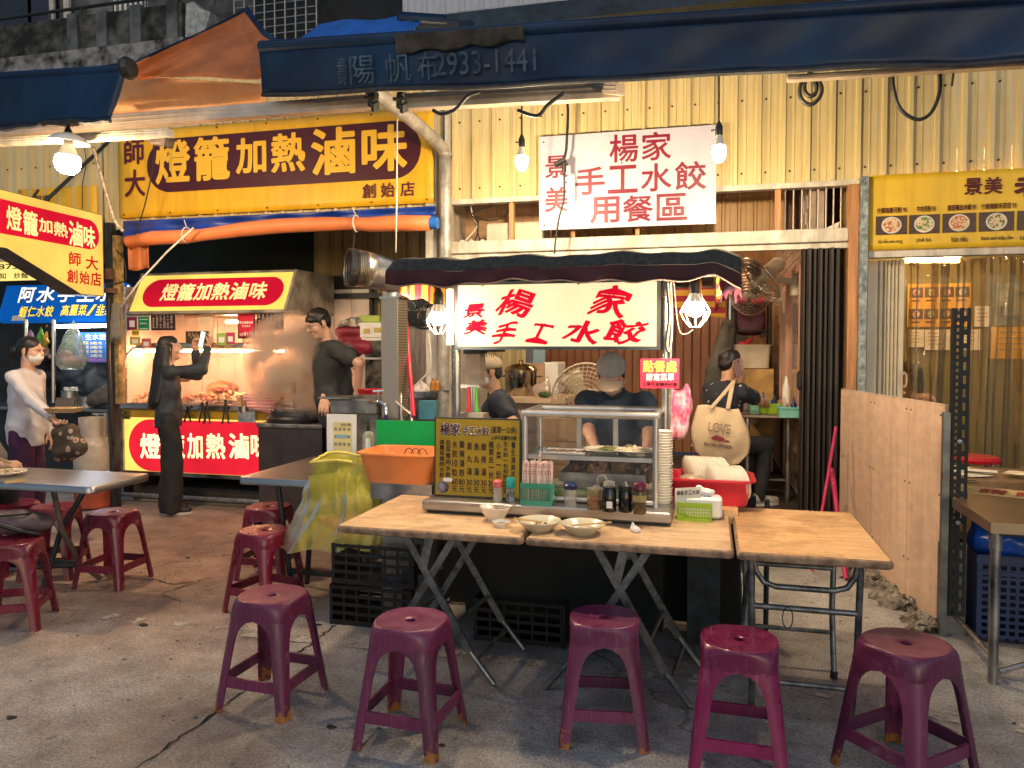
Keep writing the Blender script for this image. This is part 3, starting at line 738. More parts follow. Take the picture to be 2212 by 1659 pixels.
# ================================================================== AWNINGS
tarp_b=mat('navy_tarpaulin',(.001,.013,.044),.42,var=.35,scale=1.6,col2=(.003,.030,.085),bump=.5,bscale=5,spec=.35)
tarp_bl=mat('bright_blue_tarpaulin',(.016,.14,.55),.45,var=.25,scale=3,bump=.15,bscale=6)
tarp_o=mat('orange_tarpaulin',(.50,.15,.042),.6,var=.22,scale=4,bump=.15,bscale=5)
alrail=mat('pale_aluminium_rail',(.55,.46,.38),.4,.6,var=.2,scale=5)
def valance(name,top,bot,Y,m,label,th=.006,roll=None,waves=4,amp=.012,nu=110,cat='awning'):
    T=thing(name,onY(*bot[0],Y),label,cat)
    b=MB()
    def fn(s,t):
        a=onY(top[0][0]+(top[1][0]-top[0][0])*s,top[0][1]+(top[1][1]-top[0][1])*s,Y)
        c=onY(bot[0][0]+(bot[1][0]-bot[0][0])*s,bot[0][1]+(bot[1][1]-bot[0][1])*s,Y)
        p=a.lerp(c,t);p.y += amp*t*sin(s*waves*6.28)+.02*t*t*sin(s*3+t*2)+.008*sin(s*57+3*t)*sin(pi*t);p.z-=.012*t*sin(s*5) ** 2+.006*t*sin(s*31);return p
    b.grid(fn,nu,8);obj('valance',b,m,T,smooth=True,solid=th)
    if roll:
        b=MB();b.tube([fn(i/20,0)+Vector((0,.02,roll*.5)) for i in range(21)],roll,12);obj('roller_tube',b,m,T,smooth=50)
    b=MB();b.tube([fn(i/20,1)+Vector((0,0,-.008)) for i in range(21)],.016,8);obj('hem_bar',b,mat('grimy_hem',(.02,.022,.03),.6,var=.5,scale=20),T)
    return T,fn
YAW=4.7
aw,fnA=valance('retractable_awning',[(560,108),(2330,-7)],[(563,200),(2330,122)],YAW,tarp_b,'long navy awning over the dumpling cart with a faded phone number',roll=.045)
# faded print on the awning
F=Fr(fnA(0,0)+Vector((0,-.02,0)),fnA(1,0)-fnA(0,0),fnA(0,1)-fnA(0,0))
b=MB();fade=mat('faded_print',(.004,.022,.06),.6,var=.5,scale=11,col2=(.06,.105,.16))
def fx(u):return (onY(u,150,YAW).x-F.tl.x)/F.ex.x
put(b,F,'2933-1441',fx(942),.36,fx(1158),.85,.0,.022)
for ch,ua,ub in (('壽',735,752),('陽',762,812),('帆',840,890),('布',908,945)):put(b,F,ch,fx(ua-4),.32,fx(ub),1.0-.06,.0,.022)
letters(aw,b,fade)
b=MB();b.grid(lambda s,t:fnA((.17+.155*s),-.06+(.36-.1*s)*t+.04*t*sin(s*19))+Vector((0,-.07+.045*t+.005*sin(s*33+t*5),0)),50,6)
obj('torn_flap',b,mat('grey_worn_tarp',(.03,.03,.03),.8,var=.6,scale=9,bump=.3),aw,smooth=True,solid=.003)
# sloping roof cloth of this awning, up to the wall
b=MB();A0,A1=fnA(0.28,0),fnA(1,0)
b.grid(lambda s,t:(A0.lerp(A1,s))+Vector((0,1.2*t,(.02+.26*t)-.05*sin(pi*t))),30,8);obj('canopy_cloth',b,tarp_b,aw,smooth=True,solid=.004)
# crossbars below the awnings
def rail(name,a,c,h,d,label,m=alrail,cat='rail'):
    a,c=Vector(a),Vector(c);b=MB();dr=(c-a).normalized();up=Vector((0,0,1));n=dr.cross(up).normalized()
    for z0,z1,dd in ((0,h,d),(h*.28,h*.36,d+.006),(h*.62,h*.70,d+.006)):
        q=[a+up*z0-n*dd/2,a+up*z1-n*dd/2,a+up*z1+n*dd/2,a+up*z0+n*dd/2]
        b.loft([q,[k+(c-a) for k in q]])
    return obj(name,b,m,label=label,cat=cat)
rail('awning_rail',onY(872,238,4.9),onY(1338,214,4.9),.10,.08,'grey brown aluminium bar under the navy awning, front one')
rail('awning_rail',onY(1340,205,4.78),onY(1120,200,5.6),.07,.07,'slanting aluminium arm end under the navy awning')
rail('awning_rail',onY(-60,300,4.6),onY(800,236,4.95),.09,.08,'long pale aluminium bar running over the yellow banner')
rail('awning_rail',onY(-60,318,4.4),onY(370,296,4.5),.05,.06,'thin white rail carrying the big shaded bulb',m=whitebeam)
rail('awning_rail',onY(1700,176,4.9),onY(2330,138,4.9),.03,.06,'thin rail below the right end of the navy awning')
# left awning
la,fnL=valance('retractable_awning',[(-70,172),(272,152)],[(-70,275),(243,257)],4.25,tarp_b,'navy awning valance at the left hanging over the big bulb',roll=.03,waves=1,nu=24)
b=MB();b.lathe([(.07,-.02),(.075,0),(.06,.03),(0,.035)],fnL(1,0)+Vector((.0,.02,.02)),14,R=Matrix.Rotation(pi/2,3,'Y'));obj('end_cap',b,blackp,la)
b=MB();L0,L1=fnL(0,0),fnL(1,0)
# orange-lined cloth rising to a peak between the two awnings
fc=thing('orange_awning_cloth',onY(275,200,5),'orange lined awning cloth rising to a peak between the navy awnings','awning')
pk=onY(532,14,5.6);lf=onY(275,152,4.75);rt=onY(612,96,5.0);lo_=onY(560,172,4.9);ml=onY(300,162,4.85)
def tri(s,t): # s: left->right, t: bottom->top edge
    bot=[ml,onY(430,166,4.88),lo_];top=[lf,onY(425,78,5.15),pk,onY(575,70,5.3),rt]
    k=s*(len(bot)-1);i=min(int(k),len(bot)-2);A=bot[i].lerp(bot[i+1],k-i)
    k=s*(len(top)-1);i=min(int(k),len(top)-2);Bp=top[i].lerp(top[i+1],k-i)
    p=A.lerp(Bp,t);p.y += .07*sin(pi*t)*sin(2.5*s+1)+.02*sin(9*s+4*t)+.015*sin(17*t+5*s);p.z-=.03*sin(pi*t)*sin(7*s+t*3);return p
b=MB();b.grid(tri,30,16);obj('lining',b,tarp_o,fc,smooth=True,solid=.004)
b=MB();b.grid(lambda s,t:tri(s,.93+.08*t)+Vector((0,-.012,.004)),40,2);obj('blue_edge',b,tarp_b,fc,smooth=True,solid=.003)
b=MB();b.grid(lambda s,t:onY(243+330*s,(162+20*s)*(1-t)+(248-25*s)*t,4.95+.25*t+.02*sin(s*9+t*6)),24,8)
obj('peach_underside',b,mat('peach_tarpaulin',(.80,.43,.22),.7,var=.15,scale=3,bump=.1,bscale=5),fc,smooth=True,solid=.004)
b=MB();b.grid(lambda s,t:onY(268+310*s,(247-24*s)*(1-t)+(262-30*s)*t,5.0),12,2);obj('blue_hem',b,tarp_bl,fc,solid=.004)
# bright blue folded cloth behind the navy awning
b=MB()
b.grid(lambda s,t:onY((618+72*s)*(1-t)+(872+50*s)*t,(103-53*s)*(1-t)+(94-63*s)*t+3*sin(t*11+s*2),5.0+.55*s+.05*sin(t*17+s*5)),14,30)
obj('blue_awning_cloth',b,tarp_bl,label='bright blue cloth bunched on top of the navy awning',cat='awning',smooth=True,solid=.004)
b=MB();b.tube([onY(860,40,5.4),onY(962,46,5.6)],.05,12);b.tube([onY(962,46,5.6),onY(1000,54,5.65)],.02,8);b.box(onY(1008,55,5.65),(.09,.06,.05))
obj('awning_roller',b,tarp_b,label='dark roller end poking out of the bright blue cloth',cat='roller',smooth=40)
# diagonal pipe and downpipe between the stalls
gp=mat('grey_painted_pipe',(.33,.31,.29),.45,.3,var=.3,scale=12)
yp=Y0-.12
b=MB();r_=.052
P=[onY(800,192,4.95),onY(880,250,5.4),onY(940,303,5.85),onY(957,322,yp)]
b.tube(P+[onY(962,345,yp),onY(963,420,yp),onY(962,560,yp),onY(958,760,yp),onY(955,1000,yp)],r_,12)
for v in (335,560,835,839):q=onY(962,v,yp);b.lathe([(r_+.008,-.012),(r_+.008,.012)],q,12)
obj('support_pipe',b,gp,label='grey steel pipe bending from the post up to the navy awning',cat='pipe',smooth=50)
b=MB();b.bx(XY(925,Y0),XY(948,Y0),Y0-.05,Y0+.05,1.0,4.0);b.bx(XY(969,Y0),XY(976,Y0),Y0-.08,Y0+.05,.3,3.9)
obj('facade_post',b,whitebeam,label='pale steel frame post beside the bending pipe',cat='post')
for (u,v,lab) in ((806,215,'steel clamp holding the bending pipe at the awning'),(868,218,'black joint block on the aluminium bar')):
    b=MB();p=onY(u,v,4.85);b.box(p,(.05,.10,.11),Euler((.2,.1,.1)),.01);b.box(p+Vector((.02,-.01,-.05)),(.03,.08,.06),Euler((.5,.2,0)),.005);b.tube([p+Vector((-.04,-.05,0)),p+Vector((.04,-.05,0))],.012,8)
    obj('clamp',b,dark_iron,label=lab,cat='clamp')
p=onY(348,276+30,4.55);b=MB();b.box(p,(.13,.08,.05),Euler((0,.12,0)),.008);b.box(p+Vector((.06,0,-.005)),(.03,.09,.08),Euler((0,.3,0)),.006);b.box(p+Vector((-.09,0,.02)),(.05,.05,.02))
obj('awning_bracket',b,mat('rust_bracket',(.13,.10,.08),.7,.4,var=.5,scale=14),label='rusty bracket below the pale bar above the banner',cat='bracket')
# ================================================================== SIGNS AND BANNERS
ban_y=mat('yellow_banner_cloth',(.80,.45,.015),.45,var=.08,scale=2,bump=.5,bscale=5,streak=.25)
def banner(name,F,m,label,amp=.006,cat='banner',nu=40):
    T=thing(name,F.p(.5,1),label,cat)
    b=MB();b.grid(lambda s,t:F.p(s,t,amp*(sin(s*31+t*5)*.3-.6*(1-min(1,9*min(s,1-s)))*sin(t*19)*.6-.5)),nu,12);obj('cloth',b,m,T,smooth=True,solid=.002)
    return T
LW='燈籠加熱滷味'
# big yellow banner
F=quadY((252,286),(935,232),(940,437),(258,472),Y0-.06)
T=banner('shop_banner',F,ban_y,'large yellow banner with a maroon capsule and six yellow characters')
b=MB();b.prism(F.capsule(.103,.115,.963,.728,.004),-F.n*.002);obj('capsule',b,mat('maroon_print',(.055,.003,.012),.5,var=.08),T)
b=MB()
for ch,x0,x1,y0,y1 in zip(LW,(.133,.264,.402,.515,.640,.792),(.252,.383,.50,.622,.773,.925),(.135,.13,.175,.155,.135,.15),(.635,.625,.575,.585,.645,.645)):
    put(b,F,ch,x0,y0,x1,y1,.028,.008,res=3)
letters(T,b,mat('yellow_letter',(.85,.50,.035),.5,var=0))
b=MB()
for ch,x0,y0,x1,y1 in (('師',.024,.08,.095,.385),('大',.024,.44,.096,.76)):put(b,F,ch,x0,y0,x1,y1,.024,.006)
for i,ch in enumerate('創始店'):put(b,F,ch,(.793,.848,.904)[i],.765,(.833,.888,.946)[i],.92,.02,.006)
letters(T,b,mat('maroon_letter',(.09,.006,.02),.5,var=0))
b=MB()
for i in range(7):
    for y in (.03,.965):q=F.p(.02+.16*i,y,.006);b.ball(q,.008,6,4)
obj('grommet',b,screwm,T,kind='stuff')
# white painted sign
F=quadY((1165,297),(1547,268),(1547,482),(1165,498),Y0-.09)
wsign=mat('white_glossy_sheet',(.46,.46,.58),.16,var=.04,spec=.6)
T=board('shop_sign',F,.02,wsign,label='white board with red characters for the dumpling dining area',cat='sign')
b=MB();bo=.016
row_text(b,F,'楊家',.40,.03,.765,.325,bo,.002,.1,3)
row_text(b,F,'手工水餃',.205,.355,.955,.645,bo,.002,.09,3)
row_text(b,F,'用餐區',.29,.675,.855,.95,bo,.002,.1,3)
put(b,F,'景',.035,.21,.17,.45,bo);put(b,F,'美',.035,.545,.17,.81,bo)
letters(T,b,mat('crimson_letter',(.17,.0,.022),.4,var=0))
b=MB()
for x,y in ((.025,.06),(.975,.06),(.03,.95),(.97,.94),(.48,.33),(.16,.5)):b.ball(F.p(x,y,.002),.007,7,4)
obj('rivet',b,screwm,T,kind='stuff')
# menu banner of the noodle shop
F=quadY((1873,382),(2212,360),(2212,538),(1873,534),Y0-.07)
F=Fr(F.tl,F.ex*1.65,F.ey);kx=1/1.65
T=banner('menu_banner',F,mat('lemon_banner_cloth',(.72,.46,.02),.45,var=.08,scale=2,bump=.5,bscale=5,streak=.2),'yellow noodle shop banner with four pictured bowls and prices')
def X(u):return (u-1873)/339*kx
b=MB();row_text(b,F,'景美',X(2083),.10,X(2168),.32,.022,.006,.1,3);put(b,F,'老',X(2190),.08,X(2260),.40,.045,.006);put(b,F,'店',X(2270),.08,X(2340),.4,.045,.006)
for t,a,c in (('什錦海鮮河粉 95',1895,1962),('牛肉河粉 95',1983,2025),('番茄鴨血米線 95',2050,2112),('什錦海鮮米苔目 95',2122,2196),('海鮮炒麵 95',2222,2290)):put(b,F,t,X(a),.435,X(c),.515,.02,.006,res=2)
letters(T,b,maroon_ink)
b=MB()
for t,a,c in (('hủ tiếu nam vang',1899,1952),('phở bò',1984,2016),('bún riêu',2060,2094),('Bánh canh thập cẩm',2124,2190),('hủ tiếu xào',2205,2260)):put(b,F,t,X(a),.85,X(c),.925,.01,.006,res=2)
letters(T,b,ink)
brothm=[mat('printed_noodles_%s' % k,(.72,.54,.34),.5,var=.1,scale=sc,col2=c2,lo=.50,hi=.54,detail=2) for k,sc,c2 in (('pale',62,(.40,.09,.05)),('green',55,(.09,.20,.03)),('red',70,(.48,.10,.03)),('mixed',58,(.12,.15,.04)))]
for i,(a,c) in enumerate(((1893,1963),(1967,2034),(2040,2112),(2118,2192),(2198,2275))):
    b=MB();b.prism(F.rect(X(a),.55,X(c),.80,.003),-F.n*.001);ph=obj('food_photo',b,mat('printed_wood_brown',(.055,.022,.012),.45,var=.5,scale=20,stretch=(1,1,6)),T)
    xm=X((a+c)/2);el=lambda rx,ry,k:[F.p(xm+rx*cos(a),.675+ry*sin(a),k) for a in [j*pi/12 for j in range(24)]];b=MB();b.prism(el(.040,.112,.0045),-F.n*.001);obj('printed_bowl',b,mat('printed_bowl_white',(.62,.58,.5),.5),ph)
    b=MB();b.prism(el(.034,.094,.006),-F.n*.001);obj('printed_noodles',b,brothm[i % 4],ph)
# the projecting lightbox at the left
sgy=emis('lit_yellow_acrylic',(1.,.60,.12),.60);sgr=emis('lit_red_acrylic',(.72,.008,.035),.50);sgw=emis('lit_cream_acrylic',(1.,.76,.30),.72)
Xs=XY(232,6.0)
ang=radians(96.4)
pf=onY(232,600,6.0)
dirn=Vector((cos(ang),sin(ang),0)) # towards the wall
def onS(u,v):
    r=ray(u,v);n=Vector((dirn.y,-dirn.x,0));t=(pf-CP).dot(n)/r.dot(n);return CP+r*t
tl,tr,br=onS(0,408),onS(222,465),onS(230,641)
zt,zb=(tl.z+tr.z)/2,br.z
L_=Vector((tr.x,tr.y,0))-dirn*2.3;wS=2.3
F=Fr((L_.x,L_.y,zt),dirn*wS,(0,0,zb-zt))
def sx(u):q=onS(u,600);return (Vector((q.x,q.y,0))-Vector((L_.x,L_.y,0))).dot(dirn)/wS
def sy(u,v):return (onS(u,v).z-zt)/(zb-zt)
poly=[F.p(0,0),F.p(1,0),F.p(1,1),F.p(sx(175),1),F.p(sx(15),sy(15,536)),F.p(0,sy(15,536))]
T=thing('lightbox_sign',F.p(.6,1),'projecting yellow lightbox with cut corner, red capsule and red characters','sign')
b=MB();b.prism([p+F.n*0 for p in poly],-F.n*.20);obj('case',b,mat('brown_grey_metal',(.14,.115,.095),.5,.3,var=.3),T)
cen=F.p(.6,.5)
b=MB();b.prism([cen+(p-cen)*.985+F.n*.004 for p in poly],-F.n*.003);obj('face',b,sgy,T)
b=MB();b.prism(F.capsule(sx(-60),sy(100,453),sx(214),sy(100,522),.008),-F.n*.003);obj('capsule',b,sgr,T)
b=MB()
for ch,a,c,v0,v1,w0,w1 in zip(LW,(14,50,84,116,148,180),(47,82,113,146,178,205),(447,456,473,481,479,489),(0,)*6,(499,509,503,512,532,536),(0,)*6):
    put(b,F,ch,sx(a),sy((a+c)/2,v0),sx(c),sy((a+c)/2,w0),.024,.011)
letters(T,b,sgw)
b=MB()
for ch,a,c,v0,w0 in (('師',148,174,545,574),('大',184,211,553,583),('創',143,166,582,611),('始',170,192,586,614),('店',194,217,588,618)):put(b,F,ch,sx(a),sy((a+c)/2,v0),sx(c),sy((a+c)/2,w0),.024,.008)
letters(T,b,emis('lit_dark_red_letter',(.55,.012,.01),.6))
b=MB();b.tube([F.p(sx(120),0)+F.n*-.1+Vector((0,0,0)),onY(245,296,6.05)],.016,6);b.tube([F.p(sx(95),0)+F.n*-.1,F.p(sx(110),0)-F.n*.1+Vector((0,0,.1))],.012,6);obj('stay_rod',b,dark_iron,T)
# signs half hidden behind it
F=quadY((40,412),(208,397),(210,462),(40,470),Y0-.03)
T=banner('small_banner',F,ban_y,'small yellow banner with black characters behind the lightbox',.004,nu=12)
b=MB();row_text(b,F,'系列報導',-.0,.25,.42,.55,.018,.006);letters(T,b,ink)
F=quadY((-60,566),(96,566),(96,605),(-60,606),5.9)
T=board('price_sign',F,.05,emis('lit_pale_yellow',(1.,.78,.22),.75),label='lit yellow sign with black figures left behind the lightbox',cat='sign')
b=MB();put(b,F,'(02)87595',.04,.10,.86,.48,.016);row_text(b,F,'告知 炒麵 爐',.28,.6,.98,.92,.016);letters(T,b,ink)
# blue dumpling stall sign
F0=quadY((0,612),(262,612),(262,692),(0,692),7.0)
F=Fr(F0.tl+Vector((-.05,.14,0)),F0.ex,F0.ey+Vector((0.0,-.14,0)))
blu=emis('lit_blue_acrylic',(.004,.14,.60),.42)
T=board('stall_sign',F,.08,blu,label='blue lit sign of the dumpling stall, white characters above yellow ones',cat='sign')
for bo,kk,mm in ((.075,.002,navy_ink),(.022,.006,emis('lit_white_letter',(1,1,1),.9))):
    b=MB()
    for ch,a,c in zip('阿水手工水餃',(36,76,122,166,205,243),(70,116,160,202,242,280)):put(b,F,ch,a/262,.06,c/262,.50,bo,kk)
    letters(T,b,mm)
for bo,kk,mm in ((.07,.002,navy_ink),(.02,.006,emis('lit_yellow_letter',(1,.72,.1),.85))):
    b=MB();row_text(b,F,'蝦仁水餃',45/262,.60,122/262,.9,bo,kk);row_text(b,F,'高麗菜/韭菜',137/262,.58,250/262,.88,bo,kk);letters(T,b,mm)
b=MB()
for x in (.14,.20):
    for i in range(4):
        for j in range(4):
            pass
b.prism(F.rect(.125,.86,.235,1.0,.003),-F.n*.002);obj('white_label',b,white_ink,T)
# blue price board in that stall
F=quadY((164,719),(236,717),(236,783),(164,783),7.05)
T=board('price_board',F,.01,mat('blue_plastic_board',(.012,.13,.50),.4),label='small blue price board with raw dumpling prices',cat='sign')
b=MB();row_text(b,F,'生水餃',.28,.05,.92,.25,.025);letters(T,b,white_ink)
b=MB()
for i,(t,c) in enumerate((('高麗菜','1'),('韭 菜','1'),('青 蔥','1'),('蝦 仁','1'))):
    row_text(b,F,t,.08,.30+.14*i,.40,.41+.14*i,.03);put(b,F,'20粒/包',.43,.30+.14*i,.80,.41+.14*i,.03);put(b,F,'1',.9,.31+.14*i,.94,.40+.14*i,.03)
letters(T,b,mat('pale_yellow_ink',(.75,.6,.25),.6,var=0))
b=MB();row_text(b,F,'預約電話',.06,.87,.34,.97,.04);put(b,F,'0925329129',.38,.87,.98,.97,.03);letters(T,b,mat('pink_ink',(.7,.1,.2),.6,var=0))

# ================================================================== ROLLED TARP OVER THE LEFT STALL
rt_=thing('rolled_tarpaulin',onY(600,520,5.85),'rolled orange tarpaulin under a blue cloth, tied below the yellow banner','tarpaulin')
P=[onY(u,v,5.85) for u,v in ((276,522),(330,514),(400,511),(440,507),(520,496),(600,488),(700,484),(765,483),(800,485),(870,482),(930,482))]
b=MB();b.tube(P,[.05,.062,.06,.052,.06,.062,.06,.05,.062,.066,.06],14);obj('orange_roll',b,mat('orange_roll_cloth',(.72,.21,.07),.55,var=.15,scale=5,stretch=(.6,1,1),bump=.25,bscale=14),rt_,smooth=True)
b=MB();b.tube([P[-1]+Vector((-.05,-.001,0)),P[-1]+Vector((.06,0,0))],.05,12);obj('blue_core',b,tarp_bl,rt_,smooth=40)
b=MB()
b.grid(lambda s,t:onY(266+676*s,(478-33*s)*(1-t)+(520-42*s)*t,5.93+.06*sin(pi*t)*(1+.4*sin(s*40))-.05*t),60,6);obj('blue_cloth',b,mat('royal_blue_tarp',(.008,.04,.28),.4,var=.3,scale=3,bump=.2),rt_,smooth=True,solid=.004)
for i,u in enumerate((404,770)):
    b=MB();q=onY(u,508 if i == 0 else 483,5.85);b.tube([q+Vector((.0,cos(a)*.068,sin(a)*.068)) for a in [k*pi/6 for k in range(12)]],.006,5,closed=True);b.tube([q+Vector((0,-.07,0)),q+Vector((.03,-.09,-.06))],.005,5);b.tube([q+Vector((0,0,.06)),q+Vector((-.05,.03,.14))],.004,5);obj('tie_string',b,paper,rt_)
b=MB()
b.grid(lambda s,t:onY(276+44*s+2*t,530+52*t+3*sin(s*5),5.9+.03*sin(s*9)),10,6);obj('hanging_tarp_end',b,tarp_o,label='short orange tarpaulin end hanging at the left stall post',cat='tarpaulin',smooth=True,solid=.004)
cable([(418,492),(360,545),(300,610),(262,662)],5.7,.008,'pale rope slanting down across the stall header',paper,'rope',cat='rope',sm=False)
cable([(858,255),(857,420),(855,545)],5.3,.006,'pale cord hanging down beside the banner',paper,'cord',cat='cord',sm=False)
cable([(332,308),(330,360),(316,430),(300,485),(290,508)],5.7,.006,'black wire hanging over the left end of the yellow banner')
cable([(194,280),(205,330),(225,400),(246,470),(266,500)],5.2,.014,'taped cable slanting from the white rail to the stall post',mat('taped_cable',(.25,.21,.17),.7,var=.5,scale=40))
cable([(178,300),(186,350),(178,400),(178,452)],5.9,.004,'thin wire hanging beside the big shaded bulb')
cable([(770,455),(765,520),(760,575)],5.9,.007,'black wire dropping to the silver exhaust hose')
cable([(935,238),(955,246),(985,235),(1010,208),(1035,198)],4.7,.012,'black cable drooping below the aluminium bar, left loop')
cable([(1118,238),(1160,250),(1185,225),(1220,200)],4.7,.012,'black cable drooping below the aluminium bar, right loop')
cable([(1222,205),(1227,240),(1224,310),(1222,330),(1216,352)],5.9,.011,'black cable hanging in front of the white sign')
b=MB();b.tube([onY(1198,357,5.85),onY(1222,345,5.85)],.022,8);b.tube([onY(1218,352,5.85),onY(1219,372,5.85)],.017,8);obj('inline_plug',b,blackp,label='black plug joint on the cable before the white sign',cat='plug')
cable([(1219,372),(1218,430),(1208,470),(1200,520),(1198,548)],5.8,.008,'thin black cable running from the plug down to the cart canopy')
cable([(1748,160),(1730,180),(1729,210),(1748,226),(1768,214),(1775,190),(1760,165),(1745,162),(1738,185),(1740,200),(1752,208),(1764,195),(1758,172),(1748,162)],4.95,.013,'black cable coiled and tied below the navy awning',name='coiled_cable')
cable([(1928,150),(1930,190),(1945,235),(1980,258),(2010,245),(2028,205),(2030,165),(2026,145)],4.95,.011,'long black cable loop hanging below the awning at the right',name='cable_loop')
cable([(2062,140),(2056,186)],4.95,.006,'short cable end hanging beside the long loop',sm=False)
cable([(1700,520),(1690,600),(1682,700)],8.0,.003,'thin cord hanging inside by the tiled wall',wcab)

# ================================================================== LAMPS
bulb_hot=emis('hot_bulb_glass',(1,.75,.44),900)
bulb_neck=mat('bulb_neck',(.72,.68,.6),.35,var=.03)
def bulb(T,c,r,m=None,tilt=None,zs=1.):
    """A-shape bulb hanging down from c"""
    R=tilt or Matrix.Identity(3);R=R @ Matrix.Diagonal(Vector((1,1,zs)));pr=[(0,-2.45*r),(.5*r,-2.36*r),(.86*r,-2.02*r),(1.0*r,-1.5*r),(.93*r,-1.1*r)]
    b=MB();b.lathe(pr+[(.86*r,-.95*r)],c,16,R=R);obj('bulb',b,m or bulb_hot,T,smooth=True)
    b=MB();b.lathe([(.86*r,-.95*r),(.6*r,-.45*r),(.42*r,-.1*r),(.4*r,.0)],c,14,R=R);obj('bulb_neck',b,bulb_neck,T,smooth=True)
def socket(T,c,r,h,R=None):
    b=MB();b.lathe([(r*.95,0),(r,h*.15),(r,h*.7),(r*.6,h),(r*.25,h*1.25),(0,h*1.3)],c,14,R=R);obj('socket',b,mat('bakelite',(.012,.014,.013),.35),T,smooth=50)
# hanging bulb lamps before the wall
for u,vtop,vb,Yq,r,lab in ((1127,222,318,5.0,.042,'bare bulb on a black cord left of the white sign'),(1553,160,293,4.75,.042,'bare bulb on a black cord over the right edge of the white sign')):
    c=onY(u,vb,Yq);T=thing('hanging_bulb',c,lab,'lamp','bare bulbs hanging from the awning')
    bulb(T,c,r,zs=1.55);socket(T,c,.022,.07)
    b=MB();b.tube([c+Vector((0,0,.06)),onY(u,vtop,Yq)],.006,6);obj('cord',b,black_rub,T)
    b=MB();b.tube([c+Vector((-.018,0,.035)),c+Vector((-.045,0,.035))],.005,6);obj('switch',b,blackp,T)
# big bulb with white shade at the left
c=onY(148,312,4.3);T=thing('shaded_bulb',c,'large glowing bulb under a white enamel shade at the left awning','lamp')
R=Euler((.0,.08,0)).to_matrix()
bulb(T,c,.082,m=emis('big_bulb_glass',(1,.70,.40),330),tilt=R);socket(T,c+Vector((0,0,.0)),.032,.10)
b=MB();b.lathe([(.035,.075),(.09,.055),(.128,.02),(.13,.012),(.126,.012),(.088,.044),(.035,.062)],c,24,R=R);obj('shade',b,mat('white_enamel',(.7,.66,.6),.3,var=.05),T,smooth=60)
b=MB();b.tube([c+Vector((0,0,.1)),onY(148,262,4.3)],.012,6);b.box(onY(148,266,4.3),(.12,.06,.03));obj('hanger',b,dark_iron,T)
# caged bulbs of the cart
def caged(c,r,lab,top):
    T=thing('caged_bulb',c,lab,'lamp','caged bulbs on the cart');bulb(T,c,r,m=emis('cart_bulb_glass',(1,.76,.48),560));socket(T,c,.026,.075)
    for i in range(8):
        a=i*pi/4;q=lambda rr,z:c+Vector((rr*cos(a),rr*sin(a),z));b=MB()
        b.tube([q(.024,0),q(.03,-.02),q(r*1.55,-1.9*r),q(r*1.15,-2.75*r),q(r*.5,-3.5*r)],.0032,5);obj('cage_wire',b,mat('white_cage_wire',(.7,.7,.68),.4),T)
    b=MB()
    for rr,z in ((r*1.5,-1.85*r),(r*.5,-3.5*r)):b.tube([c+Vector((rr*cos(k*pi/8),rr*sin(k*pi/8),z)) for k in range(16)],.0032,5,closed=True)
    obj('cage_ring',b,MATS['white_cage_wire'],T)
    b=MB();b.tube([c+Vector((0,0,.08)),top],.007,6);b.tube([top+Vector((.03*cos(k*pi/5),0,.03*sin(k*pi/5)+.01)) for k in range(10)],.008,6,closed=True);obj('hanger',b,blackp,T)
caged(onY(947,658,3.62),.042,'caged bulb lit at the left end of the cart sign',onY(944,612,3.62))
caged(onY(1502,634,3.45),.042,'caged bulb lit under the right end of the cart canopy',onY(1500,592,3.45))

# ================================================================== LEFT FOOD STALL
YS=6.42
xl,xr=XY(262,YS),XY(700,YS);xw=xr-xl
st=thing('food_stall',((xl+xr)/2,YS+.3,0),'braised food stall with lit yellow and red header and counter front','stall')
b=MB();b.bx(xl,xr,YS+.04,YS+.85,.26,.93);obj('counter',b,mat('stall_steel_dark',(.10,.095,.09),.45,.6,var=.3),st)
b=MB();b.bx(xl-.03,xr,YS-.03,YS+.12,.925,.985,.012);b.bx(xl-.03,xr,YS-.045,YS-.03,.935,.95);b.bx(xl-.03,xr,YS+.1,YS+.9,.93,.955);obj('counter_rail',b,steel,st)
zc0,zc1=onY(420,1022,YS).z,onY(420,905,YS).z
F=Fr((xl+.02,YS,zc1),(xw-.02,0,0),(0,0,zc0-zc1))
b=MB();b.prism(F.rect(0,0,1,1),-F.n*.03);cs=obj('counter_sign',b,emis('hot_yellow_acrylic',(1.,.60,.12),.95),st)
def X(u):return (XY(u,YS)-F.tl.x)/F.ex.x
def Yv(u,v):return (onY(u,v,YS).z-zc1)/(zc0-zc1)
b=MB();b.prism(F.capsule(X(275),Yv(300,905),X(690),Yv(300,1016),.004),-F.n*.003);obj('capsule',b,emis('hot_red_acrylic',(.85,.02,.04),.62),cs)
b=MB()
for ch,a,c in zip(LW,(300,352,402,443,492,540),(345,397,436,485,536,582)):put(b,F,ch,X(a),Yv(a,935),X(c),Yv(a,990),.03,.008)
letters(cs,b,emis('lit_warm_white',(1,.80,.42),1.1))
b=MB();b.bx(xl-.01,xr,YS-.02,YS+.02,zc1+.003,.922);obj('yellow_band',b,mat('mustard_paint',(.45,.27,.02),.4),st)
b=MB();b.bx(xl-.02,xl+.016,YS-.02,YS+.86,.05,.93);b.bx(xl-.02,xr,YS-.015,YS+.02,zc0-.04,zc0-.003);obj('frame',b,steel_d,st)
b=MB()
for x in (xl+.1,xr-.1):b.bx(x-.03,x+.03,YS+.05,YS+.8,0,.26)
b.bx(xl,xr,YS+.12,YS+.7,.0,.14);obj('plinth',b,mat('grimy_plinth',(.04,.035,.03),.8,var=.4),st)
b=MB();b.tube([(xl-.3,YS-.03,.07),(xr+.3,YS-.03,.07)],.022,8);obj('floor_pipe',b,galv,label='grey pipe lying along the foot of the stall',cat='pipe')
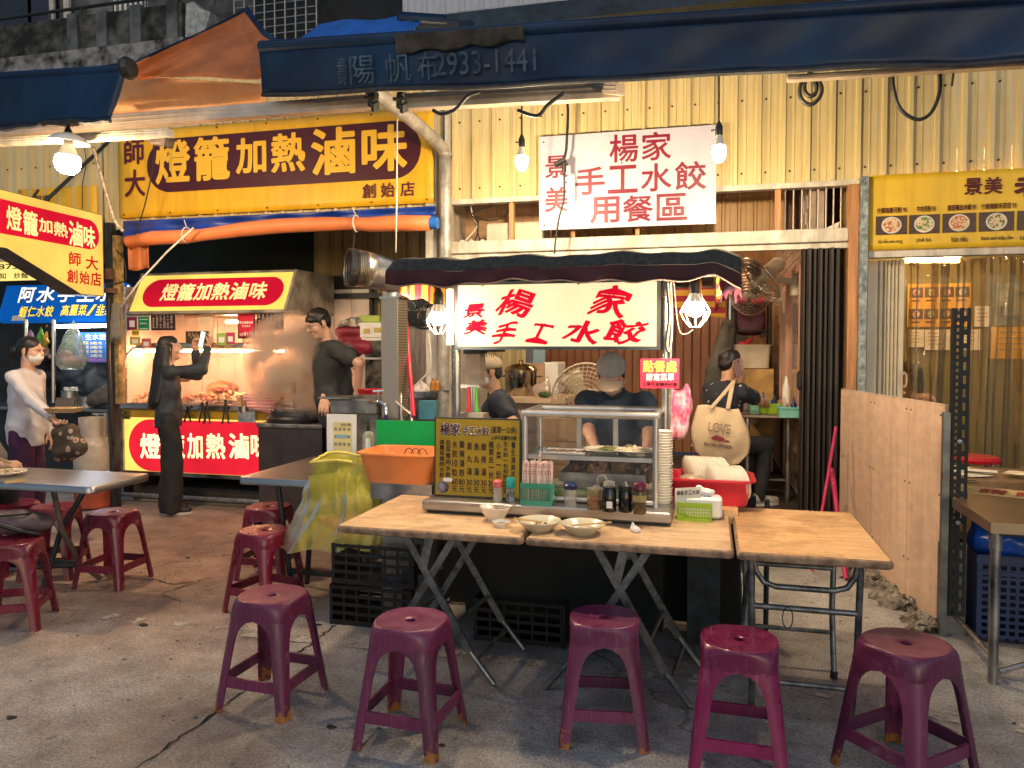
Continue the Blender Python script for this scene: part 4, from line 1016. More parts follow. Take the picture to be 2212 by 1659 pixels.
# back of the stall: white tiled panels
bw=thing('stall_back_wall',((xl+xr)/2,YS+1.0,.95),'white panelled back wall inside the lit stall','wall')
n=11;pw=xw/n
for i in range(n):
    b=MB();b.bx(xl+i*pw+.003,xl+(i+1)*pw-.003,YS+.98,YS+1.0,.95,2.15);obj('panel',b,mat('white_panel',(.70,.62,.55),.35,var=.05),bw)
b=MB();b.bx(xl-.006,xl+.01,YS+.06,YS+.978,.96,2.15);obj('side_panel',b,MATS['white_panel'],bw)
b=MB();b.bx(xl-.02,xr+.02,YS+1.003,YS+1.03,.0,2.3);obj('backing',b,dark_iron,bw)
# glass guard: curved side posts, shelf
b=MB()
for x in (xl+.01,XY(628,YS)):
    b.tube([(x,YS+.02,.985),(x,YS+.03,1.36),(x,YS+.06,1.46),(x,YS+.14,1.52),(x,YS+.3,1.535)],.018,8);b.tube([(x+.12,YS+.3,.98),(x+.12,YS+.3,1.52)],.012,6)
obj('guard_post',b,steel,st,smooth=50)
b=MB();b.grid(lambda s,t:(xl+.02+(XY(626,YS)-xl-.02)*s,YS+.03+.012*sin(t*1.5),1.0+.44*t),8,4);obj('guard_glass',b,film('guard_glass',(.9,.8,.75),.05,.05),st,solid=.004)
zs=1.535
b=MB();b.bx(XY(298,YS),XY(655,YS),YS-.03,YS+.30,zs,zs+.05,.008);b.bx(XY(298,YS),XY(655,YS),YS-.04,YS-.03,zs+.012,zs+.02);obj('shelf',b,steel,st)
tube_light('stall_tube',(XY(300,YS+.2),YS+.22,1.505),(XY(610,YS+.2),YS+.22,1.505),.013,(1,.46,.22),85,'pink tube lamp under the stall shelf',False)
tube_light('stall_tube',(XY(470,YS+.3),YS+.45,1.80),(XY(590,YS+.3),YS+.45,1.80),.016,(1,.55,.30),75,'bright tube lamp under the stall header',False)
# header box with tilted lit face
za,zb2=onY(450,672,YS-.1).z,onY(450,590,YS+.05).z
h0,h1=XY(279,YS-.1),XY(614,YS-.1)
F=Fr((h0,YS+.10,zb2),(h1-h0,0,0),(0,-.20,za-zb2))
b=MB();e=.03
b.prism([F.p(-.012,-.05),F.p(1.012,-.05),F.p(1.012,1.05),F.p(-.012,1.05)],-F.n*.02)
b.prism([(h1+.015,YS+.10,zb2+.02),(h1+.015,YS-.1,za-.02),(h1+.015,YS+.85,za-.02),(h1+.015,YS+.85,zb2+.02)],(-.02,0,0))
b.prism([(h0-.015,YS+.10,zb2+.02),(h0-.015,YS-.1,za-.02),(h0-.015,YS+.85,za-.02),(h0-.015,YS+.85,zb2+.02)],(.02,0,0))
b.bx(h0-.014,h1+.014,YS+.13,YS+.85,zb2,zb2+.02);b.bx(h0-.014,h1+.014,YS+.2,YS+.85,za-.02,za)
obj('header_case',b,mat('greasy_galvanised',(.30,.26,.22),.5,.4,var=.45,scale=6),st)
b=MB();b.prism(F.rect(.004,.02,.996,.98,.004),-F.n*.003);hs=obj('header_sign',b,emis('lit_lemon_acrylic',(1,.76,.14),.62),st)
b=MB();b.prism(F.capsule(.058,.14,.965,.88,.008),-F.n*.003);obj('capsule',b,sgr,hs)
b=MB()
for i,ch in enumerate(LW):put(b,F,ch,(.185,.295,.405,.52,.635,.76)[i],.27,(.29,.40,.51,.63,.745,.865)[i],.73,.026,.012,slant=.0)
letters(hs,b,sgw)
b=MB();b.bx(XY(618,YS+.8),XY(690,YS+.8),YS+.8,YS+.83,1.55,2.3);obj('side_sheet',b,MATS['greasy_galvanised'],st)
# dark tarp recess above
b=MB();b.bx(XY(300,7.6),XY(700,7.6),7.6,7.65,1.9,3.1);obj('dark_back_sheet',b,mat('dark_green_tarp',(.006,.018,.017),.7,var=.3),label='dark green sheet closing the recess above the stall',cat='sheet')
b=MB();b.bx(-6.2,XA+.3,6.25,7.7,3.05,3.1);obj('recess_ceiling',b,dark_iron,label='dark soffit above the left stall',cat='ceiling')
b=MB();b.bx(XY(692,7.4),XY(836,7.0),7.35,7.42,onY(760,645,7.4).z,onY(760,634,7.4).z);obj('steel_beam',b,dark_iron,label='dark steel beam across the dull yellow sheet wall',cat='beam')
# post at the stall's left
xp=XY(247,6.1);T=thing('stall_post',(xp,6.1,0),'steel post with meter boxes and bundled wires left of the stall','post')
b=MB();b.bx(xp-.07,xp-.005,6.08,6.16,0,2.72);obj('steel_post',b,mat('black_grime_post',(.045,.05,.055),.5,.4,var=.5,scale=9,stretch=(3,3,.5)),T)
b=MB();b.bx(xp+.0,xp+.05,6.1,6.18,1.0,2.6);obj('yellow_post',b,mat('rust_yellow',(.32,.22,.08),.7,var=.6,scale=12),T)
b=MB();b.bx(xp-.09,xp+.07,6.05,6.075,onY(250,632,6.05).z,onY(250,622,6.05).z);b.box(onY(236,592,6.04),(.07,.05,.10));obj('bracket',b,mat('rust_bracket2',(.16,.08,.05),.7),T)
for i in range(9):
    b=MB();q=onY(240+i*2.2,655,6.02);z1=onY(240,712+i*3 % 9,6.02).z;r_=.018+.006*(i % 3)
    b.tube([q,Vector((q.x+.01,q.y-.01,(q.z+z1)/2)),Vector((q.x-.01,q.y-.02,z1-.07)),Vector((q.x+r_,q.y-.03,z1-.11)),Vector((q.x+r_*2,q.y-.02,z1-.05)),Vector((q.x+.03,q.y,q.z))],.0038,5);obj('wire_coil',b,mat('grey_wire',(.22,.20,.17),.5),T,smooth=True)
cable([(250,540),(268,560),(272,600),(262,610),(240,615)],5.95,.007,'black wire bowed out of the stall post')
cable([(236,640),(234,760),(240,880),(245,960)],6.0,.02,'thick black hose running down the stall post',name='hose',cat='hose')

# posters under the header (flat print)
def poster(quad,Y,m,label,cat='poster',border=None):
    F=quadY(*quad,Y);T=board('poster',F,.004,m,label=label,cat=cat)
    return T,F
YP=YS-.06
T,F=poster(((273,672),(325,672),(325,714),(272,714)),YP,white_p,'white card with a maroon and a green payment panel','notice')
b=MB();b.prism(F.rect(.04,.3,.45,.97,.002),-F.n*.001);obj('maroon_panel',b,mat('plum_print',(.20,.01,.05),.5),T)
b=MB();b.prism(F.rect(.50,.3,.95,.97,.002),-F.n*.001);obj('green_panel',b,mat('green_print',(.0,.20,.08),.5),T)
b=MB();row_text(b,F,'街口支付',.06,.06,.42,.22,.02);letters(T,b,maroon_ink)
b=MB();put(b,F,'LINE',.53,.08,.72,.2,.03);letters(T,b,ink)
b=MB();b.prism(F.rect(.75,.06,.94,.22,.002),-F.n*.001);put(b,F,'LINE',.56,.6,.70,.68,.02,.004);put(b,F,'Pay',.74,.6,.88,.7,.02,.004);obj('green_tag',b,mat('green_print2',(.0,.3,.1),.5),T)
b=MB();b.prism(F.rect(.56,.42,.90,.45,.004),-F.n*.001);b.prism(F.rect(.56,.88,.90,.91,.004),-F.n*.001);put(b,F,'LINE Pay',.58,.60,.88,.70,.02,.006);b.prism(F.rect(.14,.48,.36,.82,.004),-F.n*.001);letters(T,b,white_ink)
menu_rows=('豆干 10','海帶 10','米血 15','百頁 20','甜不辣 20','貢丸 20')
for (q,lab) in ((((325,672),(378,671),(379,713),(328,714)),'black menu card with white prices, left of the tube lamp'),(((553,670),(612,668),(612,711),(556,712)),'black menu card with white prices, right of the red poster')):
    T,F=poster(q,YP,mat('black_print',(.03,.008,.01),.45),lab,'menu')
    b=MB();put(b,F,'MENU 滷味',.2,.04,.75,.12,.02)
    for c_ in range(6):
        for r_ in range(9):
            if random.random()<.86:b.prism(F.rect(.06+.15*c_,.2+.08*r_,.06+.15*c_+.1*random.uniform(.6,1),.2+.08*r_+.045,.002),-F.n*.001)
    letters(T,b,mat('pale_print',(.45,.36,.33),.6))
T,F=poster(((510,672),(548,670),(553,731),(517,732)),YP+.01,mat('red_print',(.62,.01,.04),.5),'red student meal poster with a white 110 price')
b=MB();row_text(b,F,'學生專屬套餐',.1,.38,.9,.47,.03);row_text(b,F,'平日限定',.25,.52,.75,.59,.02);put(b,F,'$110',.36,.76,.92,.9,.04);row_text(b,F,'特價',.12,.8,.32,.9,.02);letters(T,b,white_ink)
b=MB();[b.prism(F.rect(*r),-F.n*.001) for r in ((0,0,1,.06,.001),(0,.93,1,1,.001),(0,.06,.05,.93,.001),(.95,.06,1,.93,.001))];obj('border',b,ink,T)
for q,lab in ((((397,668),(414,668),(414,683),(398,684)),'small orange paper tag left of a twin under the header'),(((415,668),(431,667),(430,683),(413,684)),'small orange paper tag right of a twin under the header')):
    T,F=poster(q,YP,mat('orange_tag',(.62,.27,.06),.7),lab,'tag');b=MB();row_text(b,F,'滷味',.2,.1,.8,.4,.02);b.prism(F.rect(.2,.5,.8,.58,.002),-F.n*.001);letters(T,b,maroon_ink)
T,F=poster(((422,676),(462,676),(460,745),(432,745)),YP+.02,mat('peach_sheet_paper',(.75,.52,.34),.7),'peach paper sheet hanging before the tube lamp','paper')
T,F=poster(((403,717),(455,714),(448,742),(399,742)),YP+.02,mat('dark_slate',(.05,.03,.015),.6),'black chalk sign standing on the stall shelf','sign')
b=MB();row_text(b,F,'凡消費即可',.1,.15,.95,.5,.01,wav=.2);letters(T,b,mat('chalk',(.5,.35,.2),.8))
for q,mm,lab in ((((470,722),(490,716),(489,745),(466,745)),mat('lime_card',(.30,.50,.10),.5),'green card standing on the stall shelf'),(((490,718),(508,718),(506,743),(487,743)),mat('rose_card',(.5,.05,.13),.5),'dark pink framed card on the stall shelf'),
                   (((280,728),(302,726),(304,745),(281,746)),mat('mustard_card',(.6,.4,.06),.5),'mustard yellow card at the left end of the stall shelf'),(((305,732),(326,730),(326,751),(306,752)),mat('red_white_card',(.55,.3,.3),.5,col2=(.6,.03,.05),scale=25),'red and white card hanging at the left of the shelf')):
    T,F=poster(q,YP-.01,mm,lab,'card');b=MB();b.prism(F.rect(.22,.35,.78,.8,.002),-F.n*.001);obj('print_panel',b,white_ink,T)
T,F=poster(((285,712),(300,712),(301,725),(284,725)),YP-.015,mat('yellow_coupon',(.75,.5,.05),.5),'tiny yellow coupon below the payment card','tag')
b=MB();row_text(b,F,'全支付',.1,.3,.9,.7,.03);letters(T,b,ink)
T,F=poster(((262,887),(281,887),(281,905),(262,906)),YS-.03,mat('gold_plate',(.40,.26,.06),.35,.6),'small gold plate on the yellow band of the stall','plate')
b=MB();b.tube([F.p(.5+.25*cos(k*.7),.55+.25*sin(k*.7),.004) for k in range(9)],.004,5);b.tube([F.p(.5,.1,.004),F.p(.5,.35,.004)],.006,5);obj('emblem',b,dark_iron,T)
# orange drape at the post of the man with glasses
b=SDF();[b.cone(onY(655+4*i,712+i % 2*5,6.5),onY(650+5*i,760+6*(i % 3),6.5),.015,.03,.02) for i in range(5)]
obj('orange_bags',b.mesh(.012,.004,60),mat('orange_bag_plastic',(.72,.28,.08),.4,var=.3,scale=20,stretch=(4,4,1)),label='bunch of orange plastic bags hanging left of the man with glasses',cat='bags',smooth=True)

# pot stove of the stall: cabinet, pot ring, pot
YC=6.02
ca,cb=XY(556,YC),XY(706,YC)
T=thing('stove_cabinet',((ca+cb)/2,YC+.25,0),'dark steel stove cabinet in front of the steaming pot','stove')
zt=onY(620,917,YC).z
b=MB();b.bx(ca,XY(694,YC),YC,YC+.5,.05,zt-.03);obj('body',b,mat('dark_brushed_steel',(.065,.055,.055),.42,.5,var=.2),T)
b=MB();b.bx(ca-.015,XY(694,YC)+.01,YC-.015,YC+.5,zt-.03,zt+.005,.006);obj('top',b,steel_d,T)
b=MB();b.bx(XY(694,YC)+.012,cb+.02,YC+.04,YC+.5,.05,zt+.02);obj('side_body',b,dark_iron,T)
pc=onY(642,905,YC+.26);pc.z=zt+.012
T=thing('stock_pot',pc,'wide steel pot steaming on the dark stove','pot')
b=MB();b.lathe([(.0,0),(.27,0),(.275,.03),(.262,.05),(.235,.055),(.23,.10),(0,.10)],pc,28);obj('pot_ring',b,blackp,T,smooth=40)
b=MB();b.lathe([(.222,.05),(.228,.10),(.238,.115),(.238,.128),(.225,.13),(.215,.11),(.0,.105)],pc,28);obj('pot_rim',b,steel,T,smooth=40)
b=MB();b.lathe([(.0,.118),(.212,.118),(.21,.112),(0,.11)],pc,24);obj('broth',b,mat('dark_broth',(.10,.045,.015),.15),T)
for dx,lab in ((-.04,'wire ladle handle standing in the steaming pot'),(.17,'straight ladle handle at the right of the pot')):
    b=MB();q=pc+Vector((dx,0,.1))
    if dx<0:b.tube([q+Vector((-.022,0,0)),q+Vector((-.022,0,.25)),q+Vector((-.01,0,.28)),q+Vector((.01,0,.28)),q+Vector((.022,0,.25)),q+Vector((.022,0,0))],.005,6)
    else:b.tube([q,q+Vector((.0,0,.33))],.006,6)
    obj('ladle',b,steel_d,label=lab,cat='ladle')
# steam rising from it
def steam(c,d,dens,label,scale=5,col=(.98,.90,.82)):
    m=bpy.data.materials.new('steam');m.use_nodes=True;N,L=m.node_tree.nodes,m.node_tree.links;N.remove(N['Principled BSDF'])
    v=N.new('ShaderNodeVolumePrincipled');v.inputs['Color'].default_value=(*col,1);v.inputs['Anisotropy'].default_value=.55
    tc=N.new('ShaderNodeTexCoord');n=N.new('ShaderNodeTexNoise');n.inputs['Scale'].default_value=scale;n.inputs['Detail'].default_value=5;n.inputs['Distortion'].default_value=.8
    L.new(tc.outputs['Object'],n.inputs[0]);r=N.new('ShaderNodeMapRange');L.new(n.outputs[0],r.inputs[0]);r.inputs[1].default_value=.44;r.inputs[2].default_value=.72;r.inputs[3].default_value=0;r.inputs[4].default_value=dens
    # thin out towards the edge of the puff
    vm=N.new('ShaderNodeVectorMath');vm.operation='LENGTH';mp=N.new('ShaderNodeMapping');mp.inputs['Scale'].default_value=[1/k for k in d];mp.inputs['Location'].default_value=(0,0,-1)
    L.new(tc.outputs['Object'],mp.inputs[0]);L.new(mp.outputs[0],vm.inputs[0]);f=N.new('ShaderNodeMapRange');L.new(vm.outputs['Value'],f.inputs[0]);f.inputs[1].default_value=.45;f.inputs[2].default_value=1;f.inputs[3].default_value=1;f.inputs[4].default_value=0
    mu=N.new('ShaderNodeMath');mu.operation='MULTIPLY';L.new(r.outputs[0],mu.inputs[0]);L.new(f.outputs[0],mu.inputs[1]);L.new(mu.outputs[0],v.inputs['Density'])
    L.new(v.outputs[0],N['Material Output'].inputs['Volume'])
    b=MB();b.ball(c,d,16,10);o=obj('steam',b,m,label=label,kind='stuff');return o
steam(pc+Vector((.06,-.10,.50)),(.60,.28,.52),90,'steam rising from the wide pot',4.5)
# tongs hanging on the counter rail
for u,v0,v1,lab in ((437,872,912,'dark tongs hanging first from the left on the counter rail'),(447,870,916,'dark tongs hanging second on the counter rail'),(487,866,916,'dark tongs hanging third on the counter rail'),(405,880,912,'dark tongs half hidden by the girl on the counter rail')):
    b=MB();Yt=YS-.06
    for k in (-1,1):b.tube([onY(u,v0,Yt),onY(u+3*k,(v0+v1)/2,Yt),onY(u+7*k,v1,Yt)],[.008,.007,.009],6)
    b.ball(onY(u,v0,Yt),.016,8,5);obj('tongs',b,dark_iron,label=lab,cat='tongs',smooth=50)
# poster holder & chopstick tin on the rail
T,F=poster(((512,890),(551,888),(552,912),(516,913)),YS-.07,mat('blue_grey_print',(.10,.16,.24),.4,col2=(.4,.42,.42),scale=12),'blue grey leaflet clipped to the counter rail','leaflet')
T=thing('skewer_tin',onY(528,885,YS-.05),'tin of bamboo skewers on the counter rail','container');c=onY(528,884,YS-.03)
b=MB();b.lathe([(0,-.03),(.05,-.03),(.052,.03),(.047,.03),(.045,-.02),(0,-.02)],c,14);obj('tin',b,steel,T,smooth=50)
for i in range(22):
    a=random.uniform(0,6.28);r_=.04*sqrt(random.random());q=c+Vector((r_*cos(a),r_*sin(a),-.015));b=MB();b.tube([q,q+Vector((r_*cos(a)*.3,r_*sin(a)*.3,.14+.02*random.random()))],.004,4);obj('skewer',b,mat('bamboo',(.55,.36,.15),.6),T)

# ------------------------------------------------------------------ food in the stall
def lump_set(name,mats_,n,shapes,region,z,label,group,cat='food',spread=1.):
    """loose pieces heaped on a tray: every piece its own object"""
    ms=[]
    for k in range(shapes):
        s=SDF();q=Vector((0,0,0))
        for i in range(3):s.ell(q+Vector((random.gauss(0,.016),random.gauss(0,.01),random.gauss(0,.004))),(random.uniform(.016,.03),random.uniform(.012,.022),random.uniform(.01,.016)),Euler((random.random(),random.random(),random.random()*3)).to_matrix(),.012)
        b=s.mesh(.0065,.003,130,k);me=bpy.data.meshes.new(name);me.from_pydata(b.v,[],b.f);me.shade_smooth();me.materials.append(mats_[k % len(mats_)]);ms.append(me)
    x0,x1,y0,y1=region
    for i in range(n):
        o=bpy.data.objects.new(name,ms[i % shapes]);COL.objects.link(o);s_=random.random();t_=random.random()
        hump=(1-(2*t_-1) ** 2)*.05*spread
        o.location=(x0+(x1-x0)*s_,y0+(y1-y0)*t_,z+hump*random.uniform(.2,1));o.rotation_euler=(random.gauss(0,.4),random.gauss(0,.4),random.uniform(0,6.3));o.scale=(random.uniform(.8,1.3),)*3
        setp(o,label,cat,group)
meat=[mat('braised_%s' % k,c,.35,var=.35,scale=40) for k,c in (('pink',(.45,.16,.10)),('tan',(.5,.28,.15)),('brown',(.26,.09,.05)),('cream',(.62,.45,.3)))]
zf=1.0
lump_set('braised_piece',meat[:3],42,6,(XY(400,YS+.2),XY(470,YS+.2),YS+.12,YS+.50),zf+.02,'pinkish brown braised piece in the left food heap of the stall','braised pieces in the left heap')
lump_set('tofu_ball',meat[3:],40,4,(XY(485,YS+.2),XY(570,YS+.2),YS+.12,YS+.50),zf+.03,'cream coloured fish ball or tofu piece in the right food heap','cream pieces in the right heap')
lump_set('chicken_wing',[meat[3],meat[1]],22,4,(XY(290,YS+.2),XY(345,YS+.2),YS+.1,YS+.4),zf,'pale chicken piece at the left end of the stall counter','chicken pieces at the left end')
lump_set('dark_sausage',[mat('dark_red_sausage',(.20,.03,.02),.3,var=.3)],14,3,(XY(445,YS+.4),XY(490,YS+.4),YS+.42,YS+.56),zf+.07,'dark red sausage piece behind the heaps','dark red sausages')
for i,(u,w) in enumerate(((300,.3),(430,.5),(525,.5),(600,.35))):
    b=MB();x=XY(u,YS+.3);b.bx(x-w/2,x+w/2,YS+.1,YS+.55,.958,.966);b.bx(x-w/2,x+w/2,YS+.1,YS+.106,.966,.99);b.bx(x-w/2,x-w/2+.006,YS+.106,YS+.55,.966,.99)
    obj('food_tray',b,steel,label='steel food tray '+['under the chicken at the left end','under the brown braised heap','under the cream coloured heap','at the right end by the steam'][i],cat='tray')
b=SDF();c=onY(478,838,YS+.7);b.ell(c,(.17,.09,.085));b.ell(c+Vector((.12,0,-.01)),(.1,.08,.06));b.ell(c-Vector((.1,0,.02)),(.08,.08,.07))
obj('bagged_noodles',b.mesh(.013,.012,45),mat('bag_of_noodles',(.34,.17,.08),.3,var=.6,scale=14,col2=(.55,.36,.2),stretch=(1,1,5)),label='clear bag full of brown dried goods behind the food heaps',cat='bag',smooth=True)
b=SDF();c=onY(395,822,YS+.6)
for i in range(4):b.ell(c+Vector((.02*i,0,.02*(i % 2))),(.045,.03,.02),k=.01)
obj('dark_snack_pack',b.mesh(.01,.004,60),mat('dark_snack',(.06,.02,.012),.4),label='small dark packs behind the girl\'s elbow',cat='pack',smooth=True)
# pink striped bag piles between heap and pot
pk_m=mat('pink_white_striped_plastic',(.62,.12,.18),.35,var=0)
N,L=pk_m.node_tree.nodes,pk_m.node_tree.links;tc=N.new('ShaderNodeTexCoord');wv=N.new('ShaderNodeTexWave');wv.inputs['Scale'].default_value=11;wv.inputs['Distortion'].default_value=1.5;wv.bands_direction='Z';cr=N.new('ShaderNodeValToRGB')
cr.color_ramp.elements[0].color=(.62,.09,.15,1);cr.color_ramp.elements[1].color=(.85,.62,.55,1);L.new(tc.outputs['Object'],wv.inputs[0]);L.new(wv.outputs[0],cr.inputs[0]);L.new(cr.outputs[0],N['Principled BSDF'].inputs['Base Color'])
b=SDF();a=onY(535,860,YS-.08);c=onY(592,852,YS-.05);e=onY(585,880,YS-.1)
b.cone(a,c,.05,.075,.03);b.cone(onY(540,876,YS-.1),e,.035,.06,.03);b.ell(onY(610,846,YS),(.07,.06,.05))
obj('plastic_bag_stack',b.mesh(.011,.006,55),pk_m,label='stack of pink and white striped plastic bags beside the steaming pot',cat='bags',smooth=True)

# ================================================================== BLUE DUMPLING STALL AT FAR LEFT
YB=6.75
T=thing('dumpling_stall',(XY(120,YB),YB+.3,0),'dim stall counter under the blue lit sign','stall')
xa,xb=XY(-80,YB),XY(238,YB);zc=onY(180,882,YB).z
b=MB();b.bx(xa,xb,YB,YB+.7,zc-.04,zc,.008);obj('counter_top',b,steel_d,T)
b=MB();b.bx(xa,xb-.05,YB+.15,YB+.7,.1,zc-.04);obj('counter_body',b,mat('dark_teal_metal',(.02,.028,.032),.5,.4),T)
b=MB();b.bx(xb-.10,xb-.075,YB+.005,YB+.03,zc-.30,zc-.042);b.tube([(xb-.09,YB+.02,zc-.06),(xb-.26,YB+.02,zc-.06)],.01,6);b.tube([(xb-.09,YB+.02,zc-.22),(xb-.22,YB+.02,zc-.06)],.008,6);obj('shelf_bracket',b,whitebeam,T)
for u in (57,116):b=MB();b.tube([onY(u,690,YB),onY(u,870,YB)],.022,10);obj('pole',b,steel,T,smooth=50)
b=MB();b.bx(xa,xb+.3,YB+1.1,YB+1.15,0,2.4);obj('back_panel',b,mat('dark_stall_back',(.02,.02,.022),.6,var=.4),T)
p,q=onY(122,705,YB+.1),onY(236,703,YB+.1)
tube_light('stall_tube',(p.x,YB+.12,p.z),(q.x,YB+.12,q.z),.02,(.85,.93,1),30,'cool white tube lamp below the blue sign',False)
# hanging bags in the blue stall
for u,v0,v1,w,m_,lab in ((88,705,752,.10,film('green_bag',(.25,.6,.10),.7),'green plastic bags hanging in the blue stall'),(101,702,752,.07,film('amber_bag',(.75,.42,.05),.7),'amber plastic bag hanging in the blue stall'),(66,705,752,.11,film('lilac_bag',(.6,.35,.5),.7),'pink and lilac bag hanging by the pole of the blue stall')):
    s=SDF();a,c=onY(u,v0,YB-.05),onY(u,v1,YB-.05);s.cone(a,c+Vector((0,0,.08)),.012,w*.6,.03);s.ell(c+Vector((0,0,.07)),(w*.75,w*.5,.08))
    obj('hanging_bag',s.mesh(.010,.022,55),m_,label=lab,cat='bag',smooth=True)
s=SDF();a,c=onY(160,692,YB-.06),onY(155,775,YB-.06);s.cone(a,a.lerp(c,.5),.01,.09,.02);s.cone(a.lerp(c,.5),c,.10,.16,.03);s.cut(c+Vector((0,0,-.12)),(0,0,-1))
obj('clear_bag',s.mesh(.012,.01,40),film('pale_clear_bag',(.62,.66,.50),.35,.1,bump=.3),label='big clear plastic bag hanging in the blue stall',cat='bag',smooth=True)
s=SDF();[s.ell(c+Vector((random.uniform(-.1,.08),random.uniform(-.05,.05),random.uniform(-.03,.06))),(.05,.04,.035),k=.02) for _ in range(9)]
obj('pink_packs',s.mesh(.011,.004,60),mat('pink_pack',(.65,.25,.28),.4,var=.3),label='pink packs inside the big clear bag',cat='packs',smooth=True)
c=onY(155,884,YB+.1);T=thing('steel_pail',c,'steel pail full of paper rolls on the dim stall counter','pail')
b=MB();b.lathe([(0,0),(.10,0),(.105,.20),(.11,.205),(.105,.21),(.096,.205),(.09,.02),(0,.02)],c,22);obj('body',b,steel,T,smooth=40)
b=MB();b.tube([c+Vector((.11*cos(k*pi/8),-.03-.08*sin(k*pi/8),.15-.06*sin(k*pi/8))) for k in range(9)],.004,5);obj('bail',b,steel,T)
for k in range(10):b=MB();q=c+Vector((random.uniform(-.07,.07),random.uniform(-.05,.05),.19));b.tube([q,q+Vector((random.uniform(-.02,.02),random.uniform(-.02,.02),.05))],.017,7);obj('paper_roll',b,paper,T)
c=onY(192,884,YB+.15);T=thing('steel_pan',c,'smaller steel pan beside the pail on the dim stall counter','pan')
b=MB();b.lathe([(0,0),(.10,0),(.105,.14),(.112,.145),(.10,.145),(.094,.02),(0,.02)],c,22);obj('body',b,steel_d,T,smooth=40)
b=MB();b.tube([c+Vector((.1,0,.13)),c+Vector((.25,-.05,.15))],.01,6);obj('handle',b,blackp,T)
s=SDF();c=onY(215,868,YB+.05);s.ell(c+Vector((0,0,.05)),(.17,.13,.10),Euler((0,-.35,0)).to_matrix());s.ell(c+Vector((.1,-.02,.08)),(.09,.1,.12));s.ell(c+Vector((-.12,0,-.01)),(.09,.08,.04))
obj('folded_jacket',s.mesh(.012,.018,28),mat('grey_jacket_cloth',(.10,.085,.08),.7,var=.5,scale=6),label='dark grey jacket bundled on the dim stall counter',cat='jacket',smooth=True)
c=onY(140,884,YB+.02);b=MB();b.lathe([(0,0),(.03,0),(.034,.09),(.0,.095)],c+Vector((-.06,-.02,0)),10);obj('green_tub',b,mat('green_tub_plastic',(.05,.35,.18),.4),label='small green tub at the pole of the blue stall',cat='tub')
steam(onY(190,815,YB+.25),(.40,.22,.20),8,'thin steam over the pans in the blue stall',5,(.8,.8,.8))
# gas cylinder
c=onZ(197,1094,0);c=Vector((XY(196,6.05),6.05,0))
T=thing('gas_cylinder',c,'big pale grey gas cylinder with a rusty red foot','gas cylinder')
gz=lambda v:onY(196,v,6.05-.15).z
b=MB();zt=gz(945);r_=.165
b.lathe([(0,.08),(.12,.08),(r_-.01,.12),(r_,.17),(r_,zt-.10),(r_-.012,zt-.05),(r_-.05,zt-.01),(.09,zt+.015),(0,zt+.02)],c,30);obj('body',b,mat('chipped_grey_paint',(.45,.38,.31),.4,.1,var=.25,scale=4,bump=.05),T,smooth=50)
b=MB();b.lathe([(r_-.02,.02),(r_-.005,.02),(r_+.003,.16),(r_+.003,.20),(r_-.02,.2)],c,30);obj('foot_ring',b,mat('rusty_red_paint',(.30,.055,.025),.6,var=.4,scale=10),T,smooth=40)
ztop=gz(905);b=MB();n=26;vs=[]
for k in range(n):
    a=k/n*2*pi
    if abs(((a-4.0+pi) % (2*pi))-pi)<.32:continue
    a2=a+2*pi/n
    q=[c+Vector((.115*cos(x),.115*sin(x),z)) for x in (a,a2) for z in (zt-.01,ztop)];o=[c+Vector((.108*cos(x),.108*sin(x),z)) for x in (a,a2) for z in (zt-.01,ztop)]
    b.add(q+o,[(0,2,3,1),(4,5,7,6),(1,3,7,5),(0,1,5,4),(2,6,7,3),(0,4,6,2)])
obj('collar',b,MATS['chipped_grey_paint'],T)
b=MB();b.lathe([(.02,zt),(.02,zt+.1),(0,zt+.12)],c,8);b.tube([c+Vector((0,0,zt+.08)),c+Vector((-.08,-.02,zt+.08))],.012,6);obj('valve',b,mat('brass',(.4,.27,.1),.35,.9),T)
b=MB();b.bx(c.x-.005,c.x+.005,c.y-r_-.002,c.y-r_+.004,.2,zt-.08);obj('weld_seam',b,MATS['chipped_grey_paint'],T)
